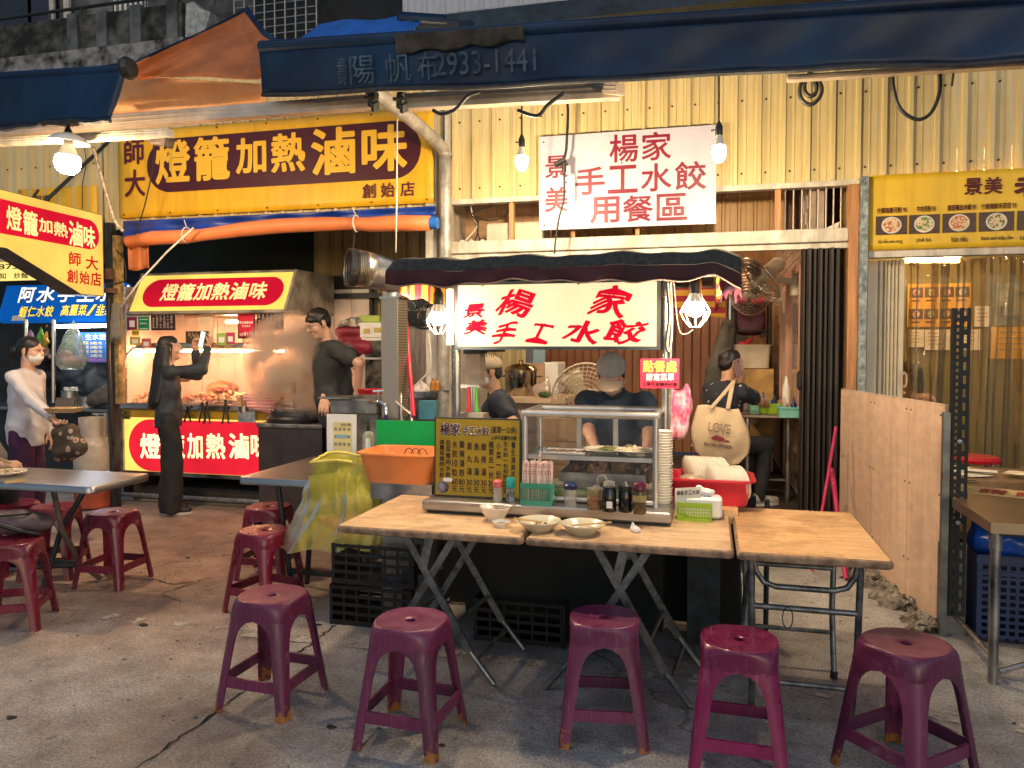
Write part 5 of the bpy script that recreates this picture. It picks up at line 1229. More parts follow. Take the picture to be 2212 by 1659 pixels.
# ================================================================== STOOLS
def superell(n,r,k=40):
    out=[]
    for i in range(k):
        a=2*pi*i/k+pi/4;c,s_=cos(a),sin(a);q=(abs(c) ** n+abs(s_) ** n) ** (-1/n);out.append((c*q*r,s_*q*r))
    return out
def stool_mat(name,col,wear,coat=.25,rough=.3):
    m=bpy.data.materials.new(name);m.use_nodes=True;N,L=m.node_tree.nodes,m.node_tree.links;b=N['Principled BSDF']
    tc=N.new('ShaderNodeTexCoord');nz=N.new('ShaderNodeTexNoise');nz.inputs['Scale'].default_value=11;nz.inputs['Detail'].default_value=7;nz.inputs['Roughness'].default_value=.7
    L.new(tc.outputs['Object'],nz.inputs[0])
    base=N.new('ShaderNodeValToRGB');base.color_ramp.elements[0].position=.3;base.color_ramp.elements[1].position=.7
    base.color_ramp.elements[0].color=(*[c*.8 for c in col],1);base.color_ramp.elements[1].color=(*[c*1.2 for c in col],1);L.new(nz.outputs[0],base.inputs[0])
    sep=N.new('ShaderNodeSeparateXYZ');L.new(tc.outputs['Object'],sep.inputs[0])
    mr=N.new('ShaderNodeMapRange');L.new(sep.outputs[2],mr.inputs[0]);mr.inputs[1].default_value=0;mr.inputs[2].default_value=.13;mr.inputs[3].default_value=.11*wear;mr.inputs[4].default_value=-.2
    ad=N.new('ShaderNodeMath');ad.operation='ADD';L.new(mr.outputs[0],ad.inputs[0])
    n2=N.new('ShaderNodeTexNoise');n2.inputs['Scale'].default_value=26;n2.inputs['Detail'].default_value=6;n2.inputs['Roughness'].default_value=.7
    oi=N.new('ShaderNodeObjectInfo');va=N.new('ShaderNodeVectorMath');va.operation='ADD';L.new(tc.outputs['Object'],va.inputs[0]);L.new(oi.outputs['Location'],va.inputs[1]);L.new(va.outputs[0],n2.inputs[0])
    L.new(n2.outputs[0],ad.inputs[1])
    st_=N.new('ShaderNodeValToRGB');st_.color_ramp.elements[0].position=.56;st_.color_ramp.elements[1].position=.60;L.new(ad.outputs[0],st_.inputs[0])
    hs=N.new('ShaderNodeHueSaturation');L.new(base.outputs[0],hs.inputs['Color']);va2=N.new('ShaderNodeMapRange');L.new(oi.outputs['Random'],va2.inputs[0]);va2.inputs[3].default_value=.7;va2.inputs[4].default_value=1.35;L.new(va2.outputs[0],hs.inputs['Value'])
    mp=N.new('ShaderNodeMapping');mp.inputs['Scale'].default_value=(30,3,3);mp.inputs['Rotation'].default_value=(0,0,.7);L.new(va.outputs[0],mp.inputs[0]);n3=N.new('ShaderNodeTexNoise');n3.inputs['Scale'].default_value=3;n3.inputs['Detail'].default_value=6;n3.inputs['Roughness'].default_value=.75;L.new(mp.outputs[0],n3.inputs[0])
    sc_=N.new('ShaderNodeValToRGB');sc_.color_ramp.elements[0].position=.55;sc_.color_ramp.elements[1].position=.72;L.new(n3.outputs[0],sc_.inputs[0]);mk=N.new('ShaderNodeMath');mk.operation='MULTIPLY';mk.inputs[1].default_value=.55;L.new(sc_.outputs[0],mk.inputs[0])
    m0=N.new('ShaderNodeMix');m0.data_type='RGBA';L.new(mk.outputs[0],m0.inputs[0]);L.new(hs.outputs[0],m0.inputs[6]);m0.inputs[7].default_value=(.36,.17,.22,1)
    mx=N.new('ShaderNodeMix');mx.data_type='RGBA';L.new(st_.outputs[0],mx.inputs[0]);L.new(m0.outputs[2],mx.inputs[6]);mx.inputs[7].default_value=(.34,.13,.02,1);L.new(mx.outputs[2],b.inputs['Base Color'])
    b.inputs['Coat Weight'].default_value=coat
    rr=N.new('ShaderNodeMapRange');L.new(nz.outputs[0],rr.inputs[0]);rr.inputs[1].default_value=.3;rr.inputs[2].default_value=.7;rr.inputs[3].default_value=rough-.1;rr.inputs[4].default_value=rough+.15;L.new(rr.outputs[0],b.inputs['Roughness'])
    return m
SH=.47
def make_stool(m,label,group):
    T=thing('plastic_stool',(0,0,0),label,'stool',group)
    b=MB();K=40;rows=[]
    for n,r,z in ((6.5,.1365,.392),(6,.1365,.408),(5,.137,.424),(3.9,.1385,.440),(3.1,.140,.452),(2.6,.141,.460),(2.35,.1395,.4665),(2.25,.136,.4695),(2.2,.130,.4690)):rows.append([(x,y,z) for x,y in superell(n,r,K)])
    for r,z in ((.10,.4665),(.05,.4655),(.024,.4655),(.020,.463),(.018,.445)):rows.append([(x,y,z) for x,y in superell(2,r,K)])
    b.loft(rows,cap=False);inner=[[(x*.965,y*.965,z-.003) for x,y,z in q] for q in rows[:5]]+[[(x,y,.450) for x,y in superell(2,.11,K)],[(x,y,.445) for x,y in superell(2,.018,K)]]
    o=len(b.v);b.loft(inner,cap=False);b.add([],[(i,(i+1) % K,o+(i+1) % K,o+i) for i in range(0)])
    st_=[(i,(i+1) % K,o+(i+1) % K,o+i) for i in range(K)];b.f += st_;b.mi += [0]*K
    obj('seat',b,m,T,smooth=38)
    def corner(z):return .178-(.178-.1355)*(z/.40) ** .92
    leg0=None
    for q in range(4):
        b=MB();R=Matrix.Rotation(q*pi/2,3,'Z');rings=[]
        for z,w in ((0,.043),(.012,.043),(.14,.047),(.27,.053),(.315,.058),(.345,.067),(.366,.082),(.382,.104),(.390,.134),(.4,.1355)):
            c=corner(z);ch=.018+.030*(z/.4) ** 1.6;t=.009
            pts=[(-c,-c+w,z),(-c,-c+ch,z),(-c+ch*.3,-c+ch*.3,z),(-c+ch,-c,z),(-c+w,-c,z),(-c+w,-c+t,z),(-c+ch+t*.6,-c+t,z),(-c+t,-c+ch+t*.6,z),(-c+t,-c+w,z)]
            rings.append([R @ Vector(p) for p in pts])
        b.loft(rings);obj('leg',b,m,T,smooth=50)
    for q in range(4):
        b=MB();R=Matrix.Rotation(q*pi/2,3,'Z');c=corner(.13);w=c-.035
        ring=[(-w,-c+.004,.105),(-w,-c+.004,.150),(-w,-c+.012,.152),(-w,-c+.016,.150),(-w,-c+.016,.105)]
        b.loft([[R @ Vector((s_*p[0] if s_<0 else p[0],p[1],p[2])) for p in ring] for s_ in (1,)]+[[R @ Vector((-p[0],p[1],p[2])) for p in ring]])
        obj('stretcher',b,m,T,smooth=30)
    return T
pm=stool_mat('purple_plastic',(.125,.018,.058),1.3,.12,.36);rm=stool_mat('dark_red_plastic',(.14,.004,.022),.0,.2,.3)
mg=stool_mat('magenta_plastic',(.20,.008,.065),.55)
def stool_at(proto,u,v,rz,label,group,first=False,s=1.0,nudge=None):
    p=onZ(u,v,SH*s);p.z=0
    if nudge:p += Vector(nudge)
    if first:proto.location=p;proto.rotation_euler=(0,0,radians(rz));return proto
    return dup(proto,p,radians(rz),label,group,scale=(s,s,s) if s != 1 else None)
G1='purple stools in front of the tables';G2='dark red stools round the steel tables'
sp=make_stool(pm,'purple stool with shiny pinkish seat, leftmost of the five before the wooden tables',G1)
stool_at(sp,588,1282,-3,None,None,True)
stool_at(sp,888,1336,-3,'purple stool with orange worn feet in front of the left crossed table legs',G1)
stool_at(sp,1305,1330,8,'purple stool square to the street in front of the middle crossed table legs',G1,s=.99)
s4=make_stool(mg,'brightest magenta stool, standing before the gap under the square wooden table',G1)
stool_at(s4,1597,1377,-2,None,None,True)
stool_at(sp,1958,1386,42,'pale purple stool with worn orange legs beside the plywood partition',G1,s=1.03)
s2=make_stool(rm,'dark red stool standing free in the open beside the long steel table',G2)
stool_at(s2,243,1104,5,None,None,True)
stool_at(s2,28,1166,28,'dark red stool with a grey backpack on its seat',G2)
stool_at(s2,118,1092,20,'dark red stool half under the steel table, nearer the gas cylinder',G2)
stool_at(s2,30,1084,-15,'dark red stool farthest left under the steel table edge',G2)
stool_at(s2,572,1143,-12,'dark red stool in front of its twin, left of the yellow bag',G2)
stool_at(s2,580,1092,8,'dark red stool behind its twin under the small steel table',G2)
# backpack
s=SDF();c=onZ(28,1150,SH)+Vector((0,0,.05));ax=Matrix.Rotation(.35,3,'Z')
s.ell(c+ax @ Vector((0,0,.01)),(.22,.13,.075),ax);s.ell(c+ax @ Vector((-.08,-.03,.03)),(.12,.1,.06),ax);s.ell(c+ax @ Vector((.12,0,.0)),(.11,.1,.05),ax)
T=thing('backpack',c-Vector((0,0,.05)),'dusty mauve grey backpack lying on a red stool','backpack')
obj('body',s.mesh(.011,.010,32),mat('mauve_grey_nylon',(.075,.05,.06),.55,var=.5,scale=7),T,smooth=True)
b=MB();b.tube([c+ax @ Vector((.18*cos(k*.5)*.8-.02,-.12*abs(sin(k*.4))*.6-.04,.07-.012*k % 3*.01)) for k in range(7)],.006,6);obj('zipper',b,blackp,T)
b=MB();b.tube([c+ax @ Vector((-.2,-.08,.05)),c+ax @ Vector((-.05,-.13,.04)),c+ax @ Vector((.1,-.13,-.01)),c+ax @ Vector((.2,-.1,-.045))],.014,6);obj('strap',b,blackp,T,smooth=True)

# ================================================================== WOODEN FOLDING TABLES
def wood_top_mat(name,c1,c2,seed):
    m=bpy.data.materials.new(name);m.use_nodes=True;N,L=m.node_tree.nodes,m.node_tree.links;b=N['Principled BSDF']
    tc=N.new('ShaderNodeTexCoord');mp=N.new('ShaderNodeMapping');mp.inputs['Scale'].default_value=(2,12,4);mp.inputs['Location'].default_value=(seed,seed*2,0);L.new(tc.outputs['Object'],mp.inputs[0])
    n1=N.new('ShaderNodeTexNoise');n1.inputs['Scale'].default_value=2.2;n1.inputs['Detail'].default_value=8;n1.inputs['Roughness'].default_value=.65;L.new(mp.outputs[0],n1.inputs[0])
    r=N.new('ShaderNodeValToRGB');e=r.color_ramp.elements;e[0].position=.35;e[0].color=(*c1,1);e[1].position=.62;e[1].color=(*c2,1);L.new(n1.outputs[0],r.inputs[0])
    n2=N.new('ShaderNodeTexNoise');n2.inputs['Scale'].default_value=3.5;n2.inputs['Detail'].default_value=9;n2.inputs['Roughness'].default_value=.75;L.new(tc.outputs['Object'],n2.inputs[0])
    r2=N.new('ShaderNodeValToRGB');e=r2.color_ramp.elements;e[0].position=.40;e[0].color=(.30,.20,.13,1);e[1].position=.52;e[1].color=(1,1,1,1);L.new(n2.outputs[0],r2.inputs[0])
    mx=N.new('ShaderNodeMix');mx.data_type='RGBA';mx.blend_type='MULTIPLY';mx.inputs[0].default_value=.42;L.new(r.outputs[0],mx.inputs[6]);L.new(r2.outputs[0],mx.inputs[7]);L.new(mx.outputs[2],b.inputs['Base Color'])
    n3=N.new('ShaderNodeTexNoise');n3.inputs['Scale'].default_value=38;n3.inputs['Detail'].default_value=3;L.new(tc.outputs['Object'],n3.inputs[0]);r3=N.new('ShaderNodeValToRGB');e=r3.color_ramp.elements;e[0].position=.27;e[0].color=(.35,.24,.15,1);e[1].position=.36;e[1].color=(1,1,1,1);L.new(n3.outputs[0],r3.inputs[0])
    m4=N.new('ShaderNodeMix');m4.data_type='RGBA';m4.blend_type='MULTIPLY';m4.inputs[0].default_value=1;L.new(mx.outputs[2],m4.inputs[6]);L.new(r3.outputs[0],m4.inputs[7]);L.new(m4.outputs[2],b.inputs['Base Color'])
    b.inputs['Roughness'].default_value=.38
    bp=N.new('ShaderNodeBump');bp.inputs['Strength'].default_value=.15;bp.inputs['Distance'].default_value=.005;L.new(n1.outputs[0],bp.inputs['Height']);L.new(bp.outputs[0],b.inputs['Normal']);return m
edgem=mat('worn_table_edge',(.26,.16,.095),.7,var=.45,scale=22,bump=.4)
TZ=.735
def tabletop(T,x0,x1,y0,y1,z,m,th=.034,name='tabletop'):
    b=MB();K=[]
    def rr(o,r,zz):
        pts=[]
        for cx,cy,a0 in ((x1-r,y0+r,-90),(x1-r,y1-r,0),(x0+r,y1-r,90),(x0+r,y0+r,180)):
            for i in range(5):a=radians(a0+22.5*i);pts.append((cx+(r-o)*cos(a),cy+(r-o)*sin(a),zz))
        return pts
    r=.03;b.loft([rr(.012,r,z-th),rr(.003,r,z-th+.004),rr(0,r,z-th*.5),rr(.004,r,z-.006),rr(.012,r,z-.001)],cap=True);b.m=0
    o=obj(name,b,[edgem],T,smooth=40)
    b=MB();q=rr(.0125,r,z-.0008);b.prism(q,(0,0,.0012));obj('top_veneer',b,m,o)
    return o
wA=wood_top_mat('pale_worn_wood',(.58,.36,.18),(.74,.53,.32),1.3);wB=wood_top_mat('orange_worn_wood',(.62,.33,.13),(.74,.48,.25),4.1)
tube_g=mat('scuffed_tube',(.17,.18,.18),.38,.7,var=.5,scale=16)
yF=3.13
t1=thing('folding_table',(-1.15,3.4,0),'long worn wooden folding table at the left under bowl and small dish','table')
xs=XY(1131,yF);xl1=onZ(716,1139,TZ).x;xr1=onZ(1590,1197,TZ).x
tabletop(t1,xl1,xs-.003,yF,3.9,TZ,wA)
t2=thing('folding_table',(-.3,3.4,0),'worn wooden folding table in the middle with two dirty plates near its left end','table')
tabletop(t2,xs+.003,xr1-.004,yF,3.9,TZ,wood_top_mat('brown_worn_wood',(.56,.35,.18),(.72,.51,.31),7.7))
def bar(T,a,c,w=.032,t=.018,name='leg',m=None):
    a,c=Vector(a),Vector(c);d=(c-a).normalized();n=Vector((0,1,0));s_=d.cross(n).normalized();b=MB()
    q=[a+s_*w/2+n*t/2,a+s_*w/2-n*t/2,a-s_*w/2-n*t/2,a-s_*w/2+n*t/2];b.loft([q,[p+(c-a) for p in q]])
    return obj(name,b,m or tube_g,T)
def rod(T,pts,r=.013,name='leg',m=None):
    b=MB();b.tube(pts,r,10);return obj(name,b,m or tube_g,T,smooth=50)
def at(u,Y,z):return Vector((XY(u,Y),Y,z))
for T,(ua,ub,uc,ud) in ((t1,(868,985,1052,800)),(t2,(1284,1412,1482,1190))):
    for k,yy in enumerate((3.30,3.72)):
        du=0;A=at(ua,3.3,TZ-.04);B_=at(ub,3.3,TZ-.04);C_=at(uc,3.3,.012);D_=at(ud,3.3,.012)
        for a,c in ((A,C_),(B_,D_)):
            a=Vector((a.x+.04*k,yy+(.02 if a is B_ or c is D_ else 0),a.z));c=Vector((c.x+.04*k,a.y,c.z))
            m_=a.lerp(c,.80);bar(T,a,m_);rod(T,[m_,Vector((c.x+(.1 if c.x>a.x else-.1)*.3,c.y,c.z))],.014,'foot_tube')
        mid=A.lerp(C_,.50);b=MB();b.tube([(mid.x+.04*k,yy-.02,mid.z),(mid.x+.04*k,yy+.05,mid.z)],.010,8);obj('pivot',b,steel_d,T)
        h=A.lerp(C_,.12);bar(T,(h.x+.09,yy-.004,TZ-.05),(h.x+.05,yy-.004,TZ-.22),.04,.008,'bracket')
    for q in (.62,.86):
        p=A.lerp(C_,q);rod(T,[(p.x,3.3,p.z),(p.x+.04,3.72,p.z)],.010,'cross_tube');p=B_.lerp(D_,q);rod(T,[(p.x,3.32,p.z),(p.x+.04,3.74,p.z)],.010,'cross_tube')
    b=MB();b.bx(A.x-.03,B_.x+.06,3.27,3.285,TZ-.06,TZ-.0355);b.bx(A.x-.03,B_.x+.06,3.75,3.765,TZ-.06,TZ-.0355);obj('rail',b,dark_iron,T)
# right table
t3=thing('folding_table',(.39,3.5,0),'square worn wooden folding table at the right with bent tube legs','table')
x0,x1=xr1+.004,onZ(1941,1222,TZ).x
tabletop(t3,x0,x1,3.125,4.02,TZ,wB)
for k,yy in enumerate((3.24,3.88)):
    for sx_,xx in ((1,x0+.06),(-1,x1-.10)):
        rod(t3,[(xx,yy,TZ-.036),(xx+sx_*.01,yy,.30),(xx+sx_*.012,yy+(.10 if k == 0 else-.10),.012)],.0135)
        b=MB();b.lathe([(.017,0),(.017,.03),(.014,.034)],(xx+sx_*.012,yy+(.10 if k == 0 else-.10),.001),8);obj('rubber_foot',b,blackp,t3)
    xa,xb=x0+.07,x1-.11
    rod(t3,[(xa,yy,TZ-.05),(xa+.01,yy,TZ-.10),(xa+.04,yy,TZ-.145),(xa+.09,yy,TZ-.16),(xb-.09,yy,TZ-.16),(xb-.04,yy,TZ-.145),(xb-.01,yy,TZ-.10),(xb,yy,TZ-.05)],.012,'bent_tube')
    rod(t3,[(xa,yy,.49),(xb,yy,.49)],.012,'cross_tube');rod(t3,[(xa,yy+.03,.17),(xb,yy+.03,.17)],.011,'cross_tube')
    rod(t3,[(xa-.03,yy+(.5 if k == 0 else-.5) ,.14),(xa-.02,yy,.62)],.012,'brace')
b=MB();q=at(1708,3.24,.49);b.tube([q+Vector((.02*cos(a),-.015,-.035+.045*sin(a))) for a in [k*pi/6 for k in range(12)]],.0025,5,closed=True);obj('wire_hook',b,dark_iron,t3)

# ================================================================== CART
cart=thing('food_cart',(-.75,3.85,0),'dumpling cart with steel tray, dark canopy and red lettered lightbox','cart')
CZ=.80;yT=3.48;cx0,cx1=XY(910,yT),XY(1453,yT)
b=MB();b.bx(cx0,cx1,yT,4.25,CZ-.05,CZ,.006);obj('tray',b,mat('brushed_tray_steel',(.42,.40,.38),.33,.95,var=.25,scale=5,stretch=(.5,6,6),rvar=.08),cart)
b=MB();b.bx(cx0+.08,cx1-.06,3.92,4.2,.10,CZ-.052);obj('body',b,mat('cart_black',(.005,.006,.0065),.8,var=.4),cart)
b=MB();b.bx(cx0+.02,cx1-.02,yT+.02,4.2,CZ-.068,CZ-.0505);obj('underframe',b,dark_iron,cart)
for x in (cx0+.2,cx1-.2):
    b=MB();b.tube([(x-.02,4.08,.10),(x+.02,4.08,.10)],.09,16);obj('wheel',b,blackp,cart)
yP=3.86
for u,lab in ((987,0),(1438,1)):
    x=XY(u,yP);b=MB();b.tube([(x,yP,CZ),(x,yP,1.93)],.019,10)
    if lab:
        for i in range(8):b.tube([(x+.022+.004*(i % 3),yP-.02,1.1+.1*i),(x+.026,yP-.022,1.2+.1*i)],.005,5)
    obj('pole',b,steel,cart,smooth=50)
    b=MB();x=XY(u+(10 if lab else-6),4.55);b.tube([(x,4.55,.05),(x,4.55,1.93)],.017,8);obj('pole',b,steel_d,cart,smooth=50)
# lightbox sign
F=quadY((984,615),(1424,601),(1424,751),(986,754),yP-.045)
b=MB();b.prism(F.rect(-.006,-.02,1.006,1.02),-F.n*.10);sg=obj('sign_case',b,mat('dark_sign_frame',(.025,.035,.045),.4,.3,var=.4),cart)
F2=Fr(F.p(.012,.03,.003),F.ex*.976,F.ey*.94)
b=MB();b.prism(F2.rect(0,0,1,1),-F2.n*.002);obj('sign_face',b,emis('lit_ivory_acrylic',(1,.80,.50),.58),sg)
b=MB();bo=.028
for ch,x0_,x1_,y0_,y1_ in (('楊',.212,.392,.10,.52),('家',.690,.868,.09,.53),('手',.186,.306,.61,.96),('工',.374,.486,.63,.93),('水',.556,.732,.61,.96),('餃',.762,.952,.58,.94)):put(b,F2,ch,x0_,y0_,x1_,y1_,bo,.004,slant=.16,wav=.10)
for ch,x0_,x1_,y0_,y1_ in (('景',.034,.142,.30,.53),('美',.04,.156,.57,.80)):put(b,F2,ch,x0_,y0_,x1_,y1_,.034,.004,slant=.1,wav=.1)
letters(sg,b,emis('lit_red_letter',(.72,.002,.03),.46))
b=MB();b.prism(F2.rect(0,0,1,1,-.107),F2.n*.002);obj('added_rear_glow',b,MATS['lit_ivory_acrylic'],sg)  # unseen glowing back, added to light the cook behind the sign
for x in (.14,.62):b=MB();b.box(F.p(x,-.02,.006),(.012,.02,.05));obj('clip',b,mat('brass',(.4,.27,.1),.35,.9),sg)
# side white panel left of sign, wires at right
b=MB();b.bx(XY(966,yP),XY(981,yP),yP-.01,yP+.05,onY(975,745,yP).z,onY(975,625,yP).z);obj('side_panel',b,white_p,cart)
for i in range(4):cable([(1440+3*i,610),(1446+2*i,680),(1438+4*i,740),(1444,760)],yP-.03,.005,'wires bundled down the right pole of the cart',[black_rub,wcab][i % 2],group_ if False else 'wire','wires down the cart pole')
cable([(1455,600),(1462,680),(1470,718),(1485,720),(1497,712)],yP,.003,'thin wire looping from the canopy to the right caged bulb',wcab)
# canopy
mesh_c=mat('grey_shade_net',(.04,.04,.036),.9,var=.4,scale=40,bump=.3,bscale=120);maroon_c=mat('maroon_canopy_cloth',(.045,.006,.010),.7,var=.4,scale=6)
gx0,gx1=XY(838,3.4),XY(1600,3.4);zf=onY(1200,578,3.4).z
def can(s,t):
    x=gx0+(gx1-gx0)*s;sag=.008*sin(s*21)+.005*sin(s*47+1)
    prof=[(3.38,0),(3.44,.06),(3.58,.078),(3.9,.095),(4.4,.07),(4.75,.02)];k=t*(len(prof)-1);i=min(int(k),len(prof)-2);f=k-i
    y=prof[i][0]+(prof[i+1][0]-prof[i][0])*f;z=prof[i][1]+(prof[i+1][1]-prof[i][1])*f
    return Vector((x+(.10*max(0,.08-s)/.08 if True else 0)*t,y,zf+z+sag*(1-abs(2*t-1)*.5)-.05*max(0,s-.93)/.07*(1-t)))
b=MB();b.grid(can,60,16);obj('canopy_net',b,mesh_c,cart,smooth=True,solid=.004)
b=MB()
def val(s,t):p=can(s,0);return p+Vector((0,-.006+.012*sin(s*40)*t,-.002-t*(.062+.007*sin(s*46)+.008*sin(s*11))))
b.grid(val,90,4);obj('front_valance',b,maroon_c,cart,smooth=True,solid=.003)
b=MB();b.tube([val(i/60,1.0) for i in range(61)],.004,5);obj('valance_cord',b,mat('tan_cord',(.3,.2,.15),.8),cart)
def stripes(name,axis,sc):
    m=bpy.data.materials.new(name);m.use_nodes=True;N,L=m.node_tree.nodes,m.node_tree.links;b=N['Principled BSDF']
    tc=N.new('ShaderNodeTexCoord');sp_=N.new('ShaderNodeSeparateXYZ');L.new(tc.outputs['Object'],sp_.inputs[0]);mu=N.new('ShaderNodeMath');mu.operation='MULTIPLY';mu.inputs[1].default_value=sc;L.new(sp_.outputs[axis],mu.inputs[0])
    fr_=N.new('ShaderNodeMath');fr_.operation='FRACT';L.new(mu.outputs[0],fr_.inputs[0]);gt=N.new('ShaderNodeMath');gt.operation='GREATER_THAN';gt.inputs[1].default_value=.5;L.new(fr_.outputs[0],gt.inputs[0])
    mx=N.new('ShaderNodeMix');mx.data_type='RGBA';mx.inputs[6].default_value=(.62,.30,.03,1);mx.inputs[7].default_value=(.30,.01,.03,1);L.new(gt.outputs[0],mx.inputs[0]);L.new(mx.outputs[2],b.inputs['Base Color']);b.inputs['Roughness'].default_value=.7;return m
strz=stripes('red_yellow_stripe_cloth',2,14)
b=MB();b.grid(lambda s,t:Vector((gx0+.06+(gx1-gx0-.1)*s,4.78+.015*sin(s*60)*t,zf+.06-t*(.22+.02*abs(sin(s*24))))),80,6);obj('rear_valance',b,strz,cart,smooth=True,solid=.003)
b=MB();b.grid(lambda s,t:Vector((gx0+.05+.01*sin(s*30),3.42+1.33*s,zf-.01-.02*s-t*(.09+.02*abs(sin(s*14))))),40,5);obj('side_valance',b,stripes('red_yellow_side_cloth',1,7),cart,smooth=True,solid=.003)
b=MB();b.grid(lambda s,t:Vector((gx1-.09+.01*sin(s*30),3.42+1.33*s,zf-.01-.02*s-t*(.10+.02*abs(sin(s*14))))),40,5);obj('side_valance',b,MATS.get('x') or stripes('red_yellow_side_cloth_b',2,18),cart,smooth=True,solid=.003)
b=MB()
for x in (gx0+.08,gx1-.1):b.tube([(x,3.4,zf-.005),(x,4.76,zf-.005)],.011,6)
for y in (3.4,3.86,4.55):b.tube([(gx0+.05,y,zf-.008),(gx1-.06,y,zf-.008)],.011,6)
obj('canopy_frame',b,steel_d,cart)
s=SDF();q=onY(1580,622,3.75)
for i in range(5):s.cone(q+Vector((.015*(i-2),.01*i,.04)),q+Vector((.024*(i-2),.02*(i % 2),-.07+.02*(i % 3))),.016,.011,.02)
obj('knotted_rags',s.mesh(.009,.008,60),mat('pink_blue_rag',(.02,.035,.07),.8,var=.3,scale=9,col2=(.30,.05,.08)),label='knotted pink and blue rags tied at the right corner of the canopy',cat='rags',smooth=True)
# glass display case
gcx0,gcx1,gy0,gy1,gz1=XY(1134,3.60),XY(1418,3.60),3.60,3.95,1.225
T=thing('display_case',((gcx0+gcx1)/2,3.78,CZ),'glass display case with rounded aluminium edges on the cart tray','display case')
def frame_bar(a,c,r=.015):b=MB();b.tube([a,c],r,10);obj('frame_bar',b,alum,T,smooth=50)
for x in (gcx0,gcx1):
    for y in (gy0,gy1):frame_bar((x,y,CZ),(x,y,gz1-.01))
    frame_bar((x,gy0-.012,gz1),(x,gy1+.012,gz1),.018)
for y in (gy0,gy1):frame_bar((gcx0-.012,y,gz1),(gcx1+.012,y,gz1),.018)
for y in (gy0,gy1):frame_bar((gcx0,y,CZ+.016),(gcx1,y,CZ+.016),.012)
for u in (1252,1331):x=XY(u,gy1);b=MB();b.bx(x-.012,x+.012,gy1-.01,gy1+.01,CZ+.02,gz1-.015);obj('frame_bar',b,alum,T)
b=MB();b.bx(gcx0+.012,gcx1-.012,gy0+.014,gy1-.014,1.012,1.02);obj('shelf',b,film('shelf_glass',(.45,.55,.52),.45,.06),T)
b=MB();b.bx(gcx0+.012,gcx1-.012,gy0+.006,gy0+.014,1.004,1.024);obj('shelf_rail',b,alum,T)
b=MB();b.bx(gcx0+.014,gcx1-.014,gy0-.003,gy0+.001,CZ+.03,gz1-.018);obj('pane',b,glass,T)
b=MB();b.bx(gcx0+.016,gcx1-.016,gy0+.016,gy1-.016,gz1-.002,gz1+.002);obj('pane',b,glass,T)
for x in (gcx0,gcx1):b=MB();b.bx(x-.002,x+.002,gy0+.016,gy1-.016,CZ+.03,gz1-.018);obj('pane',b,glass,T)
# dishes inside
def plate(c,r,label,m=white_cer,name='plate',h=.022,cat='plate',flute=0):
    b=MB();K=32;rows=[]
    for rr_,z in ((0,.0),(r*.5,0),(r*.55,.003),(r*.85,h*.7),(r,h),(r*.985,h+.003),(r*.84,h*.7+.005),(r*.55,.007),(0,.006)):
        if rr_ == 0:rows.append(None);rows[-1]=[(0,0,z)];continue
        rows.append([(rr_*(1+(flute*cos(10*2*pi*k/K) if rr_>r*.6 else 0))*cos(2*pi*k/K),rr_*(1+(flute*cos(10*2*pi*k/K) if rr_>r*.6 else 0))*sin(2*pi*k/K),z) for k in range(K)])
    vs=[];ids=[]
    for q in rows:ids.append(list(range(len(vs),len(vs)+len(q))));vs += [Vector(p)+Vector(c) for p in q]
    fs=[]
    for a,d in zip(ids,ids[1:]):
        for k in range(K):
            q=[a[k % len(a)],a[(k+1) % len(a)],d[(k+1) % len(d)],d[k % len(d)]];q2=list(dict.fromkeys(q))
            if len(q2)>2:fs.append(tuple(q2))
    b.add(vs,fs);return obj(name,b,m,label=label,cat=cat,smooth=40)
zS=1.0205
c1=Vector((XY(1306,3.76),3.76,zS));plate(c1,.105,'white plate of green beans on the glass shelf')
c2=Vector((XY(1373,3.76),3.76,zS));plate(c2,.105,'white plate of pale slices on the glass shelf')
def heap(c,n,name,ms,label,cat,rad,kind='stick',up=.03,group=None,L=.05,r=.006):
    for i in range(n):
        a=random.uniform(0,6.28);q=rad*sqrt(random.random());p=Vector(c)+Vector((q*cos(a),q*sin(a),.012+up*(1-q/rad)*random.random()));b=MB();d=random.uniform(0,6.28)
        if kind == 'stick':
            v=Vector((cos(d),sin(d),random.uniform(-.2,.25)))*L/2;b.tube([p-v,p+Vector((0,0,r*.5)),p+v],[r*.7,r,r*.7],6)
        else:b.ball(p,(r*random.uniform(1,1.7),r*random.uniform(.8,1.2),r*.5),8,5,Euler((random.gauss(0,.4),random.gauss(0,.4),d)).to_matrix())
        obj(name,b,ms[i % len(ms)],label=label,cat=cat,group=group or label,smooth=50)
heap(c1,26,'green_bean',[mat('bean_green',(.16,.20,.05),.35,var=.3),mat('bean_olive',(.25,.22,.07),.35,var=.3)],'cooked green bean heaped on the left shelf plate','vegetable',.075,up=.04)
heap(c2,14,'pale_slice',[mat('pale_tofu',(.66,.55,.38),.5),mat('pale_radish',(.6,.5,.36),.5)],'pale slice heaped on the right shelf plate','food',.06,'chip',.035,r=.024)
heap(c2,8,'green_shred',[MATS['bean_olive']],'brown green shred on the pale slices','vegetable',.06,up=.05)
# red tray cloth pieces on shelf at left, small stripes
b=MB();q=Vector((XY(1225,3.74),3.74,zS));b.bx(q.x-.12,q.x+.10,3.68,3.86,zS,zS+.006);sh=obj('snack_tray',b,white_p,label='flat white tray with dark red dashes on the glass shelf',cat='tray')
for i in range(12):b=MB();x=q.x-.10+.017*i;b.box((x,3.735+.012*(i % 3),zS+.008),(.012,.04,.003),Euler((0,0,.5)));obj('dark_strip',b,mat('dark_red_strip',(.18,.03,.02),.5),sh)
